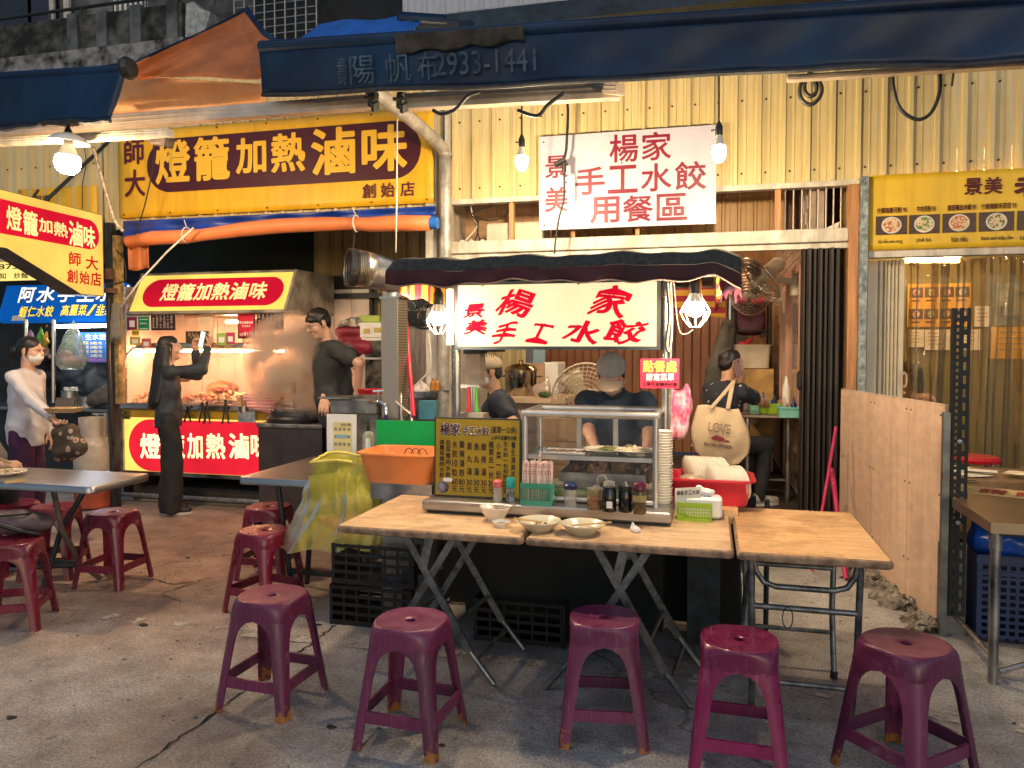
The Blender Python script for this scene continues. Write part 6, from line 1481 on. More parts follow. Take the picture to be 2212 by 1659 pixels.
# braised meats in a steel pan below
px0,px1=XY(1215,3.75),XY(1400,3.75)
b=MB();b.bx(px0,px1,3.66,3.92,CZ+.09,CZ+.10);b.bx(px0,px1,3.66,3.668,CZ+.09,CZ+.135);b.bx(px0,px0+.008,3.669,3.92,CZ+.101,CZ+.135);b.bx(px1-.008,px1,3.669,3.92,CZ+.101,CZ+.135)
b.bx(px0+.02,px1-.02,3.68,3.90,CZ+.0,CZ+.089);obj('meat_pan',b,steel_d,label='steel pan of braised meat inside the display case',cat='pan')
dk=[mat('dark_braise_%s' % k,c,.28,var=.4,scale=30) for k,c in (('black',(.045,.02,.012)),('brown',(.14,.06,.03)),('tan',(.28,.14,.07)))]
ms=[]
for k in range(6):
    s=SDF()
    for i in range(3):s.ell((random.gauss(0,.022),random.gauss(0,.012),random.gauss(0,.006)),(random.uniform(.02,.04),random.uniform(.014,.024),random.uniform(.012,.02)),Euler((random.random(),random.random(),random.random()*3)).to_matrix(),.01)
    bb=s.mesh(.0065,.004,140,k);me=bpy.data.meshes.new('braised_meat');me.from_pydata(bb.v,[],bb.f);me.shade_smooth();me.materials.append(dk[k % 3]);ms.append(me)
for i in range(44):
    o=bpy.data.objects.new('braised_meat',ms[i % 6]);COL.objects.link(o);t_=random.random()
    o.location=(px0+.03+(px1-px0-.06)*random.random(),3.69+.2*t_,CZ+.135+.065*sin(pi*t_)*random.random());o.rotation_euler=(random.gauss(0,.5),random.gauss(0,.5),random.uniform(0,6.3));setp(o,'glossy dark braised meat piece piled in the display case pan','meat','braised meat in the display case')
s=SDF();q=Vector((XY(1345,3.72),3.72,CZ+.17));s.ell(q,(.06,.04,.04));obj('pig_ear',s.mesh(.008,.005,80),mat('golden_braise',(.22,.12,.04),.35,var=.4,scale=20),label='round golden brown braised lump on top of the meats',cat='meat',smooth=True)
for dx in (.0,.18):s=SDF();q=Vector((XY(1190,3.70)+dx+.02,3.645,CZ+.035));s.cone(q,q+Vector((.17,0,.002)),.028,.026);obj('cucumber_bag',s.mesh(.01,.004,60),mat('bagged_greens',(.16,.30,.05),.25,var=.5,scale=14,col2=(.4,.45,.25)),label='bag of green vegetables at the %s of the case bottom' % ('left' if dx == 0 else 'middle'),cat='vegetable',smooth=True)
b=MB();q=Vector((XY(1195,3.63),3.628,CZ+.012));b.tube([q,q+Vector((.47,0,0))],.012,8);obj('plastic_roll',b,white_p,label='white roll lying along the bottom of the display case',cat='roll')
s=SDF();q=Vector((XY(1373,3.85),3.85,CZ+.19));s.cone(q,q+Vector((.0,0,.06)),.04,.012,.02);s.ell(q-Vector((.02,0,.02)),(.05,.04,.03));obj('white_plastic_bag',s.mesh(.009,.008,60),white_p,label='crumpled white bag behind the braised meats',cat='bag',smooth=True)
plate(Vector((XY(1262,3.87),3.87,CZ+.155)),.06,'cream dish behind the braised meats at the left')
# menu board standing on the tray
F=quadY((938,904),(1124,905),(1127,1086),(942,1071),3.60)
F=Fr((F.tl.x,3.60,1.193),F.ex,(0,-.012,CZ+.004-1.193))
T=thing('menu_board',F.p(.5,1),'mustard yellow dumpling menu board with prices standing on the tray','menu board')
b=MB();b.prism(F.rect(-.005,-.006,1.005,1.0),-F.n*.03);obj('frame',b,mat('dull_frame',(.06,.065,.06),.4,.6),T)
b=MB();b.prism(F.rect(.015,.012,.985,.985,.003),-F.n*.002);obj('panel',b,mat('mustard_board',(.42,.27,.012),.3,var=.1,scale=3),T)
for bo,kk,mm in ((.06,.004,white_ink),(.02,.008,mat('plum_ink',(.06,.005,.03),.5,var=0))):
    b=MB();row_text(b,F,'楊家',.065,.06,.315,.225,bo,kk,.06);row_text(b,F,'手工水餃',.335,.10,.645,.215,bo,kk,.1);letters(T,b,mm)
mi=mat('plum_ink',(0,0,0));ni=mat('teal_ink',(.006,.016,.03),.5,var=0)
bA=MB();bB=MB();bo=.016
put(bB,F,'(星期一公休)',.66,.09,.955,.19,bo,.005);row_text(bB,F,'人手不足請先付款',.665,.205,.955,.265,.03,.005,.04)
for i,(t,x0_,x1_,pr) in enumerate((('高麗菜豬肉水餃',.062,.118,''),('韭菜豬肉水餃',.135,.192,''),('水餃10粒',.212,.272,'60'),('酸辣湯餃',.297,.357,'80'),('貢丸湯',.385,.443,'30'),('魚丸湯',.468,.526,'30'),('酸辣湯',.552,.61,'30'),('豬頭皮一份',.637,.695,'30'),('小菜一份',.722,.78,'30'),('生水餃一包40粒',.803,.86,'220'),('養生清爽不加味',.893,.945,''))):
    tgt=bB if i in (3,5,7,9,10) else bA
    cells=[];k=0
    while k<len(t):
        if t[k].isdigit():cells.append(t[k:k+2]);k += 2
        else:cells.append(t[k]);k += 1
    y1_=.755 if pr != '' else (.77 if i<2 else .93);h=(y1_-.275)/len(cells);ch=min(h*.9,.095)
    for j,c_ in enumerate(cells):yc=.275+h*(j+.5);put(tgt,F,c_,x0_,yc-ch/2,x1_,yc+ch/2,bo,.005,res=2)
    if pr:put(tgt,F,pr,x0_-.004,.775,x1_+.006,.85,bo,.005,res=2);put(tgt,F,'元',x0_,.865,x1_,.945,bo,.005,res=2)
letters(T,bA,mi);letters(T,bB,ni)
b=MB();b.prism(F.capsule(.03,.81,.175,.965,.005,8),-F.n*.001);obj('printed_dish',b,mat('printed_dish_dark',(.035,.02,.035),.4,var=.9,scale=30,col2=(.3,.25,.3)),T)
b=MB();b.prism(F.capsule(.105,.765,.215,.815,.006,8),-F.n*.001);obj('print_tag',b,white_ink,T)
# things standing on the tray
def onT(u,v,z=CZ):p=onZ(u,v,z);p.z=z;return p
def jar(name,u,v,prof_parts,label,cat):
    """parts: (part name, profile, material)"""
    c=onT(u,v);T=thing(name,c,label,cat)
    for pn,pr,m in prof_parts:b=MB();b.lathe(pr,c,18);obj(pn,b,m,T,smooth=40)
    return T,c
clr=film('jar_plastic',(.7,.68,.62),.35,.12);
jar('salt_shaker',1075,1083,[('body',[(0,0),(.022,0),(.023,.01),(.021,.07),(0,.071)],film('cloudy_plastic',(.75,.68,.58),.75)),('lid',[(.023,.072),(.024,.08),(.023,.098),(.014,.105),(0,.106)],mat('coral_lid',(.65,.12,.12),.35))],'small salt shaker with a coral pink lid','shaker')
T,c=jar('pepper_shaker',1103,1081,[('body',[(0,0),(.021,0),(.022,.01),(.021,.062),(0,.063)],mat('grey_print_jar',(.12,.13,.13),.3,var=.8,scale=40,col2=(.5,.5,.48))),('lid',[(.022,.064),(.022,.105),(.018,.112),(0,.113)],mat('teal_lid',(.02,.36,.33),.35))],'pepper shaker with a tall teal lid','shaker')
jar('sugar_jar',1232,1093,[('body',[(0,0),(.029,0),(.030,.012),(.028,.02),(.030,.03),(.030,.075),(.026,.082)],clr),('lid',[(.029,.08),(.031,.083),(.031,.10),(.02,.112),(0,.115)],mat('navy_lid',(.01,.025,.09),.25))],'clear ridged jar with a navy lid','jar')
T,c=jar('chili_jar',1285,1098,[('body',[(0,0),(.036,0),(.038,.01),(.037,.085),(.036,.09)],film('amber_jar',(.5,.38,.2),.4)),('sauce',[(0,.003),(.034,.004),(.035,.045),(0,.046)],mat('chili_sauce',(.20,.012,.012),.3)),('lid',[(.037,.09),(.038,.094),(.01,.098),(.008,.106),(0,.108)],clr)],'jar of dark red chili sauce with a spoon','jar')
b=MB();b.tube([c+Vector((.015,0,.02)),c+Vector((.03,-.005,.12))],.004,6);obj('spoon',b,blackp,T)
dark_l=mat('soy_black',(.006,.005,.006),.12)
T,c=jar('soy_bottle',1316,1104,[('body',[(0,0),(.031,0),(.033,.01),(.032,.10),(.026,.112)],dark_l),('lid',[(.027,.112),(.028,.116),(.027,.135),(.01,.14),(0,.14)],clr)],'black sauce bottle with a clear cap and bent tube','bottle')
b=MB();b.tube([c+Vector((0,0,.13)),c+Vector((-.025,0,.165)),c+Vector((-.052,0,.155)),c+Vector((-.058,0,.12)),c+Vector((-.03,-.01,.10))],.003,6);obj('bent_tube',b,clr,T,smooth=True)
b=MB();b.bx(c.x-.008,c.x+.018,c.y-.035,c.y-.0332,.80+.02,.80+.05);obj('label_patch',b,white_ink,T)
jar('vinegar_bottle',1351,1105,[('body',[(0,0),(.030,0),(.032,.01),(.031,.085),(.027,.098)],dark_l),('lid',[(.028,.098),(.031,.102),(.030,.118),(.012,.128),(.004,.14),(0,.141)],blackp)],'plain black sauce bottle with black lid','bottle')
T,c=jar('sesame_oil_bottle',1381,1109,[('body',[(0,0),(.029,0),(.031,.01),(.030,.095),(.026,.105)],film('dark_amber',(.16,.10,.03),.75)),('lid',[(.027,.105),(.031,.11),(.030,.128),(.02,.142),(0,.146)],mat('maroon_lid',(.09,.006,.02),.25))],'amber oil bottle with a domed maroon lid','bottle')
b=MB();b.lathe([(.0315,.055),(.0315,.085)],c,18);obj('label_band',b,mat('ochre_label',(.32,.24,.09),.5),T)
# chopstick box with sleeved chopsticks
c=onT(1161,1089);T=thing('chopstick_box',c,'teal lattice box holding paper sleeved chopsticks','chopstick box')
wx,wy,hh=.148,.075,.105;teal=mat('teal_plastic',(.05,.30,.20),.35,var=.1);b=MB()
for sx_ in (-1,1):b.box(c+Vector((sx_*wx/2,0,hh/2)),(.003,wy,hh))
b.box(c+Vector((0,wy/2,hh/2)),(wx,.003,hh));b.box(c+Vector((0,0,.002)),(wx,wy,.004));b.box(c+Vector((0,-wy/2,hh-.012)),(wx,.003,.024));b.box(c+Vector((0,-wy/2,.012)),(wx,.003,.024))
obj('shell',b,teal,T);b=MB()
for i in range(15):b.box(c+Vector((-wx/2+.01*i+.004,-wy/2-.0005,hh/2)),(.003,.003,hh-.03))
for i in range(8):b.box(c+Vector((0,-wy/2-.001,.025+.009*i)),(wx-.004,.002,.0025))
obj('lattice',b,teal,T,kind='stuff')
slv=mat('chopstick_paper',(.74,.52,.45),.7,var=0,scale=1);N,L=slv.node_tree.nodes,slv.node_tree.links
tc=N.new('ShaderNodeTexCoord');vo=N.new('ShaderNodeTexVoronoi');vo.inputs['Scale'].default_value=90;cr=N.new('ShaderNodeValToRGB');cr.color_ramp.elements[0].position=.2;cr.color_ramp.elements[0].color=(.30,.04,.06,1);cr.color_ramp.elements[1].position=.32;cr.color_ramp.elements[1].color=(.74,.54,.46,1);L.new(tc.outputs['Object'],vo.inputs[0]);L.new(vo.outputs[0],cr.inputs[0]);L.new(cr.outputs[0],N['Principled BSDF'].inputs['Base Color'])
for r_ in range(4):
    for i in range(15):
        p=c+Vector((-wx/2+.010+.0091*i+random.gauss(0,.001),-wy/2+.014+.016*r_,.006));h=random.uniform(.185,.202)+(.045 if (r_,i) == (2,8) else 0);b=MB()
        b.box(p+Vector((random.gauss(0,.002),random.gauss(0,.002),h/2)),(.0085,.0055,h),Euler((random.gauss(0,.015),random.gauss(0,.02),random.gauss(0,.3))))
        obj('chopstick_sleeve',b,slv,label='paper sleeved chopsticks standing in the teal box',cat='chopsticks',group='chopsticks in the teal box')
# stack of paper bowls
c=onT(1432,1086);c.y=3.70;c.x=XY(1434,3.70);b=MB();b.lathe([(.035,0),(.042,.018),(.046,.02),(.046,.024),(.040,.022),(.033,.003)],(0,0,0),18)
me=bpy.data.meshes.new('paper_bowl');me.from_pydata(b.v,[],b.f);me.materials.append(white_cer);me.shade_smooth()
for i in range(26):o=bpy.data.objects.new('paper_bowl',me);COL.objects.link(o);o.location=(c.x+random.gauss(0,.001) ,c.y,CZ+.013*i);setp(o,'white paper bowl nested in the tall stack beside the display case','bowl','paper bowls in the tall stack')
# dirty dishes on the tables
def bowl(c,r,h,label,m=white_cer,foot=.45,name='bowl',cat='bowl'):
    b=MB();b.lathe([(0,.004),(r*foot,.004),(r*foot,0),(r*(foot+.04),0),(r*(foot+.05),.008),(r*.82,h*.55),(r,h),(r*1.03,h+.002),(r*1.02,h+.005),(r*.97,h),(r*.78,h*.55),(r*.4,.012),(0,.010)],c,32);return obj(name,b,m,label=label,cat=cat,smooth=40)
c=onT(1070,1124,TZ);bw_=bowl(c,.072,.062,'white bowl with a spoon left on the wooden table',white_cer);b=MB();b.lathe([(0,.047),(.058,.048)],c,24);obj('leftover_soup',b,mat('cloudy_soup',(.5,.36,.24),.2),bw_)
b=MB();b.tube([c+Vector((-.0,0,.055)),c+Vector((.06,-.005,.066)),c+Vector((.10,-.01,.082))],[.006,.004,.006],6);obj('spoon',b,steel,label='steel spoon resting in the white bowl',cat='spoon',smooth=True)
c=onT(1082,1138,TZ);d=bowl(c,.040,.022,'tiny white sauce dish with dark soy sauce',white_cer,.6,'sauce_dish','dish');b=MB();b.lathe([(0,.013),(.031,.014)],c,20);obj('soy_sauce',b,dark_l,d)
for (u,v,lab) in ((1165,1146,'fluted cream plate with noodle scraps, left one of the two'),(1259,1153,'fluted cream plate with chopsticks across it, right one of the two')):
    c=onT(u,v,TZ);pl_=plate(c,.098,lab,mat('cream_melamine',(.60,.54,.38),.22,var=.08,coat=.3),'plate',.046,'plate',.012)
    if u<1200:heap(c+Vector((.02,0,.008)),16,'noodle_scrap',[mat('noodle_cream',(.62,.50,.34),.4),mat('noodle_brown',(.16,.07,.04),.4),mat('noodle_tan',(.5,.36,.2),.4)],'food scrap left on the left fluted plate','food scrap',.05,up=.015,L=.05,r=.004)
    else:heap(c+Vector((.03,.01,.008)),7,'sauce_scrap',[mat('noodle_brown',(.16,.07,.04),.4),mat('noodle_tan',(.5,.36,.2),.4)],'brown scrap left on the right fluted plate','food scrap',.03,up=.01,L=.03,r=.004)
    for k in range(2):
        b=MB();o_=Vector((0,.012*k,.0));a,e=(c+Vector((-.11,-.03,.055))+o_,c+Vector((.02,.02,.030))+o_) if u<1200 else (c+Vector((-.04,-.05,.045))+o_,c+Vector((.125,-.0,.056))+o_)
        b.tube([a,e],.003,5);obj('chopstick',b,mat('bamboo',(.55,.36,.15),.6),label='used chopstick resting on the %s fluted plate' % ('left' if u<1200 else 'right'),cat='chopstick',group='chopsticks on the %s plate' % ('left' if u<1200 else 'right'))
s=SDF();c=onT(1370,1150,TZ);s.ell(c+Vector((0,0,.014)),(.02,.018,.014));s.cone(c+Vector((-.005,0,.015)),c+Vector((-.008,0,.045)),.014,.006,.01);s.ell(c+Vector((.014,0,.01)),(.014,.014,.01));obj('crumpled_tissue',s.mesh(.0045,.004,130),mat('tissue_white',(.78,.74,.70),.8),label='crumpled white tissue on the wooden table',cat='tissue')
# side counter with red basket, plates and tissue box
b=MB();b.bx(cx1+.03,XY(1597,3.85),3.80,4.28,.745,.765);b.bx(cx1+.03,XY(1597,3.85),3.78,3.799,.70,.764);T=obj('side_board',b,wB,label='short wooden board at the right side of the cart',cat='board')
b=MB();b.tube([(.3,4.2,0),(.3,4.2,.744)],.015,6);b.tube([(.0,4.2,0),(.0,4.2,.744)],.015,6);obj('leg',b,dark_iron,T,kind='stuff')
def basin(name,ctr,wx,wy,h,m,label,cat,flare=1.18,rz=0.,rim=.02,parent=None):
    R=Matrix.Rotation(rz,3,'Z');b=MB()
    def ring(sx_,sy_,z,r):
        pts=[]
        for cx,cy,a0 in ((sx_-r,-sy_+r,-90),(sx_-r,sy_-r,0),(-sx_+r,sy_-r,90),(-sx_+r,-sy_+r,180)):
            for i in range(4):a=radians(a0+30*i);pts.append(Vector(ctr)+R @ Vector((cx+r*cos(a),cy+r*sin(a),z)))
        return pts
    a,c=wx/2,wy/2;f=flare;r=min(a,c)*.3
    b.loft([ring(a,c,0,r),ring(a*f,c*f,h-.01,r),ring(a*f+rim,c*f+rim,h-.01,r+rim),ring(a*f+rim,c*f+rim,h,r+rim),ring(a*f-.003,c*f-.003,h,r),ring(a-.004,c-.004,.006,r)])
    return obj(name,b,m,label=label,cat=cat,smooth=35)
rb=Vector((XY(1535,4.0),4.0,.766));basin('red_basin',rb,.36,.26,.13,red_p,'red plastic basin holding stacked white plates','basin',1.12)
b=MB();b.lathe([(0,0),(.05,.0),(.085,.014),(.087,.017),(.05,.004),(0,.004)],(0,0,0),24);me=bpy.data.meshes.new('plate');me.from_pydata(b.v,[],b.f);me.materials.append(white_cer);me.shade_smooth()
for i in range(11):
    o=bpy.data.objects.new('plate',me);COL.objects.link(o);o.location=rb+Vector((-.11+.017*i,.04,.13));o.rotation_euler=(0,radians(76),radians(28));setp(o,'cream plate standing in the rear row of the red basin','plate','plates in the rear row of the red basin')
for i in range(10):
    o=bpy.data.objects.new('plate',me);COL.objects.link(o);o.location=rb+Vector((.0+.016*i,-.07,.105));o.rotation_euler=(0,radians(80),radians(24));setp(o,'white plate standing in the front row of the red basin','plate','plates in the front row of the red basin')
bowl(rb+Vector((-.09,-.05,.12)),.09,-.05,'upturned bowl at the left of the red basin',mat('tan_bowl',(.5,.38,.24),.3),.5)
tb=Vector((XY(1523,3.78),3.75,.766));tb.y=3.72;tb.z=TZ+.001
b=MB();b.box(tb+Vector((0,0,.055)),(.17,.10,.10),None,.012);T=obj('tissue_box',b,white_p,label='white tissue box with a paper sticking out',cat='tissue box',smooth=30)
s=SDF();s.cone(tb+Vector((0,0,.11)),tb+Vector((-.02,0,.14)),.03,.02,.02);s.ell(tb+Vector((.03,0,.125)),(.03,.02,.015));obj('tissue',s.mesh(.006,.005,110),MATS['tissue_white'],T)
gb=onT(1500,1122,TZ);T=thing('order_basket',gb,'lime green lattice basket holding order slips','basket');lime=mat('lime_plastic',(.28,.44,.02),.4);b=MB()
gx,gy,gh=.155,.09,.085
for sx_ in (-1,1):b.box(gb+Vector((sx_*gx/2,0,gh/2)),(.004,gy,gh))
b.box(gb+Vector((0,gy/2,gh/2)),(gx,.004,gh));b.box(gb+Vector((0,0,.003)),(gx,gy,.005));b.box(gb+Vector((0,-gy/2,gh-.008)),(gx,.006,.018));b.box(gb+Vector((0,-gy/2,.006)),(gx,.006,.014));obj('shell',b,lime,T);b=MB()
for i in range(13):b.box(gb+Vector((-gx/2+.012*i+.005,-gy/2,gh/2)),(.004,.004,gh-.02))
for i in range(4):b.box(gb+Vector((0,-gy/2-.0005,.02+.015*i)),(gx-.006,.003,.004))
obj('lattice',b,lime,T,kind='stuff')
for k,(dx,rz,mm) in enumerate(((-.03,.1,paper),(.02,-.08,mat('lilac_paper',(.55,.55,.68),.8)))):
    Fp=Fr(gb+Vector((dx-.06,-.01+.02*k,.145-.01*k)),(.12,.01,.01*(1-2*k)),(0,.01,-.12));sl=board('order_slip',Fp,.002,mm,label=['white order slip standing at the back of the lime basket','pale lilac order slip standing in the lime basket'][1-k] if False else ['white order slip standing in the lime basket','pale lilac order slip standing in the lime basket'][k],cat='paper');b=MB();row_text(b,Fp,'楊家手工水餃',.05,.1,.95,.28,.02);letters(sl,b,navy_ink)
# pink notice on the pole
F=quadY((1383,776),(1467,774),(1467,838),(1384,839),yP-.07)
T=board('order_notice',F,.006,mat('hot_pink_card',(.80,.03,.09),.45),label='hot pink order here notice hung on the right cart pole',cat='sign')
b=MB();row_text(b,F,'點餐處',.05,.06,.95,.46,.035,.002,.06);letters(T,b,mat('lemon_ink',(.85,.62,.08),.5,var=0));b=MB();row_text(b,F,'請寫菜單',.14,.50,.88,.75,.035);letters(T,b,white_ink);b=MB();row_text(b,F,'人手不足請先付款',.05,.80,.96,.94,.03,.002,.03);letters(T,b,ink)
# crates and dark clutter below the tables
for i,(x,y,z,lab) in enumerate(((-1.80,4.0,0,'black plastic crate at the bottom, under the yellow bag'),(-1.78,3.99,.235,'black plastic crate stacked under the yellow bag'),(-.95,3.98,0,'black crate on the ground below the cart'))):
    T=thing('black_crate',(x,y,z),lab,'crate');b=MB()
    for s_ in (-1,1):b.bx(x+s_*.24-.004,x+s_*.24+.004,y-.17,y+.17,z,z+.225)
    b.bx(x-.24,x+.24,y-.17,y+.17,z+.001,z+.01);obj('shell',b,blackp,T)
    for s_ in (-1,1):
        b=MB()
        for k in range(5):b.bx(x-.24,x+.24,y+s_*.17-.004,y+s_*.17+.004,z+.012+.048*k,z+.030+.048*k)
        for k in range(7):b.bx(x-.23+.076*k-.006,x-.23+.076*k+.006,y+s_*.17-.003,y+s_*.17+.003,z,z+.225)
        obj('slatted_side',b,mat('crate_dark',(.004,.0045,.005),.7),T,kind='stuff')
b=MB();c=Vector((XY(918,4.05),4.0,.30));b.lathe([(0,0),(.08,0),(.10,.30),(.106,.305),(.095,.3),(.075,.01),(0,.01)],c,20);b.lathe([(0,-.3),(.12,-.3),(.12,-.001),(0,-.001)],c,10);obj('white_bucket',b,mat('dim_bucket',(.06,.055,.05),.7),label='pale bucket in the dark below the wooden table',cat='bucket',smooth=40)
b=MB();b.box((-1.55,4.25,.36),(.02,.5,.7));b.bx(-1.5,.25,4.3,4.33,.02,.74);obj('light_block_panel',b,mat('cart_black',(0,0,0)),label='dark panel added behind the cart to block light',cat='panel')  # added panel: keeps light from behind out of the space below the tables
b=MB();b.bx(XY(1490,4.1),XY(1560,4.1),4.0,4.2,.02,.68);obj('storage_bag',b,mat('dark_storage',(.02,.025,.03),.6,var=.8,scale=10),label='dark storage box under the side board',cat='box')

# ================================================================== YELLOW RUBBISH BAG, ORANGE BASIN
bagm=film('yellow_bag_film',(.92,.82,.16),.42,.34,bump=.3,bst=(2.5,2.5,.35),bsc=9,blot=.15)
yb=3.95
def bagp(s,t):
    a=2*pi*s
    prof=[(0,1.0),(.10,.97),(.25,.96),(.55,1.06),(.85,1.18),(1,1.20)];k=0
    while k<len(prof)-2 and prof[k+1][0]<t:k += 1
    f=(t-prof[k][0])/(prof[k+1][0]-prof[k][0]);w=prof[k][1]+(prof[k+1][1]-prof[k][1])*f
    ca,sa=cos(a),sin(a);n_=3.2;q=(abs(ca) ** n_+abs(sa) ** n_) ** (-1/n_)
    wr=.012*(1-2*abs(sin(a*4.5+t*2.5+1)))*t+.007*(1-2*abs(sin(a*11+t*5+sin(t*8))))+.018*sin(t*21+a*2)*(1-t) ** 2
    x=bc.x+ca*q*(.205+wr*.7)*(1+(1.05 if ca<0 else .2)*t ** 1.2);y=bc.y+sa*q*(.19*w+wr*.7)
    top=.90+.015*sin(a*3);bot=.415+.02*ca+.012*sin(a*9)-.03*max(0,-ca);return Vector((x,y,top+(bot-top)*t))
bc=Vector((XY(742,yb),yb+.1,0))
T=thing('rubbish_bag',bc,'big translucent yellow rubbish bag hung open beside the tables','rubbish bag')
b=MB();b.grid(bagp,150,26,True);obj('bag_film',b,bagm,T,smooth=True)
b=MB();b.grid(lambda s,t:(lambda p:Vector((bc.x+(p.x-bc.x)*(1.05+.02*sin(s*40)),bc.y+(p.y-bc.y)*1.06,p.z-.06-.14*t-.05*sin(s*6.28*2+.6)*t)))(bagp(s,.02+.05*t)),60,6,True);obj('folded_rim',b,bagm,T,smooth=True)
b=MB();b.grid(lambda s,t:Vector((bc.x+(bagp(s,0).x-bc.x)*(.97-.1*t),bc.y+(bagp(s,0).y-bc.y)*(.97-.1*t),bagp(s,0).z-.012-.20*t)),40,5,True);obj('bag_lining',b,mat('olive_bag_inside',(.40,.36,.05),.4,var=.4),T,smooth=True)
b=MB();b.tube([bagp(i/40,0.0) for i in range(40)],.009,6,closed=True);obj('rim_roll',b,mat('yellow_bag_roll',(.62,.52,.10),.3),T,smooth=True)
b=SDF()
for i in range(12):b.ell(bc+Vector((.03+random.gauss(0,.075),-.135+random.gauss(0,.01),.515+random.gauss(0,.03))),(.06,.04,.04),k=.02)
obj('red_trash',b.mesh(.012,.015,55),mat('pink_red_trash',(.60,.04,.12),.4,var=.5,scale=12,col2=(.62,.32,.3)),label='red and pink wrappers showing inside the yellow bag',cat='trash',smooth=True)
b=SDF()
for i in range(8):b.ell(bc+Vector((.10+random.gauss(0,.05),-.09+random.gauss(0,.02),.72+random.gauss(0,.04))),(.06,.04,.05),k=.03)
obj('white_trash',b.mesh(.012,.012,45),mat('pale_trash',(.58,.46,.26),.5,var=.2),label='pale tissues showing in the upper part of the yellow bag',cat='trash',smooth=True)
ob=Vector((XY(880,4.05),4.02,.795));basin('orange_basin',ob,.36,.28,.17,mat('orange_plastic',(.75,.24,.07),.35,var=.08),'orange plastic basin beside the menu board','basin',1.2,0)
b=MB();b.bx(ob.x-.16,ob.x+.2,3.9,4.2,.70,.794);b.bx(ob.x-.12,ob.x+.16,3.95,4.15,0,.70);obj('basin_stand',b,steel_d,label='steel stand below the orange basin',cat='stand')
b=MB()
for i in range(3):b.tube([ob+Vector((.02+.04*i+.03*cos(a),.0,.13+.05*sin(a))) for a in [k*pi/6 for k in range(7)]],.003,5)
obj('wire_strainer',b,dark_iron,label='thin wire loops sticking out of the orange basin',cat='wire')
# ================================================================== STEEL TABLES
def steel_table(label,x0,x1,y0,y1,z,legs,m=None):
    T=thing('steel_table',((x0+x1)/2,(y0+y1)/2,0),label,'table');m=m or mat('brushed_table_steel',(.42,.40,.40),.33,1.,var=.1,scale=1.5,detail=2)
    b=MB();r=.04
    def rr(o,zz):
        pts=[]
        for cx,cy,a0 in ((x1-r,y0+r,-90),(x1-r,y1-r,0),(x0+r,y1-r,90),(x0+r,y0+r,180)):
            for i in range(5):a=radians(a0+22.5*i);pts.append((cx+(r-o)*cos(a),cy+(r-o)*sin(a),zz))
        return pts
    b.loft([rr(.01,z-.045),rr(0,z-.04),rr(0,z-.008),rr(.006,z)]);obj('tabletop',b,m,T,smooth=40)
    for pts in legs:rod(T,pts,.017,'leg',dark_iron if len(pts)<3 else steel_d)
    return T
p=onZ(286,1030,.745);q=onZ(152,1052,.745)
tx1=(p.x+q.x)/2+.02;tx1=onZ(289,1031,.745).x
steel_table('long brushed steel table at the left with a plate and chopsticks',tx1-1.9,tx1,3.60,4.09,.745,
            [[at(108,3.72,.70),at(125,3.85,.42),at(165,4.04,.14),at(207,4.15,.02)],[at(192,4.02,.70),at(125,3.92,.40)],[at(125,3.92,.40),at(80,3.85,.02)],[at(-40,3.7,.70),at(-90,3.9,.02)],[at(30,3.8,.17),at(165,4.04,.14)],[at(20,4.0,.15),at(165,4.06,.14)]])
c=onZ(12,1026,.746);plate(c,.12,'white plate of noodles at the left edge of the steel table');heap(c,18,'noodle',[MATS['noodle_cream'],MATS['noodle_tan']],'noodle strand on the plate at the left steel table','noodles',.07,up=.035,L=.08,r=.005)
for k in range(2):b=MB();a=onZ(10,1041+3*k,.750);b.tube([a,onZ(58,1036+3*k,.750)],.004,6);obj('chopstick',b,mat('bamboo',(.55,.36,.15),.6),label='pale chopstick lying on the left steel table',cat='chopstick',group='chopsticks on the steel table')
p=onZ(512,1031,.745)
steel_table('small steel table beside the yellow bag',p.x,p.x+1.0,p.y,p.y+.95,.745,[[(p.x+.22,p.y+.1,.70),(p.x+.30,p.y+.12,.02)],[(p.x+.46,p.y+.1,.70),(p.x+.30,p.y+.3,.02)],[(p.x+.12,p.y+.8,.70),(p.x+.5,p.y+.82,.02)],[(p.x+.3,p.y+.12,.15),(p.x+.9,p.y+.12,.15)]])
# ================================================================== SINK CORNER
ys=5.0
sk=thing('sink_counter',(XY(770,ys),ys+.2,0),'greasy steel sink counter beside the small steel table','sink')
xa,xb=XY(722,ys),XY(815,ys);zk=onY(770,862,ys).z
b=MB();b.bx(xa,xb,ys,ys+.5,.1,zk-.11);obj('basin_body',b,mat('greasy_grey_steel',(.22,.22,.21),.45,.6,var=.5,scale=6),sk)
b=MB();b.bx(xa-.03,xb,ys-.02,ys+.5,zk-.108,zk,.01);b.bx(xa-.10,xb-.2,ys-.06,ys+.2,zk+.001,zk+.012);obj('rim',b,MATS['greasy_grey_steel'],sk)
b=MB();fa=onY(800,868,ys-.05);b.tube([fa+Vector((0,.12,0)),fa,fa+Vector((.09,-.03,.005)),fa+Vector((.13,-.04,-.02)),fa+Vector((.14,-.04,-.09))],.014,8);b.tube([fa+Vector((.07,-.02,0)),fa+Vector((.07,-.02,.07))],.011,8);b.tube([fa+Vector((.03,-.02,.075)),fa+Vector((.11,-.02,.08))],.008,6);obj('tap',b,mat('chrome',(.6,.6,.58),.12,1.),sk,smooth=50)
s=SDF();q=fa+Vector((.14,-.05,-.10));s.cone(q,q+Vector((0,0,-.15)),.022,.035,.02);s.cone(q+Vector((.01,0,-.1)),q+Vector((.03,0,-.24)),.025,.008,.02);obj('purple_rag',s.mesh(.009,.008,60),mat('purple_cloth',(.035,.01,.09),.8,var=.4),label='purple rag hanging from the tap',cat='rag',smooth=True)
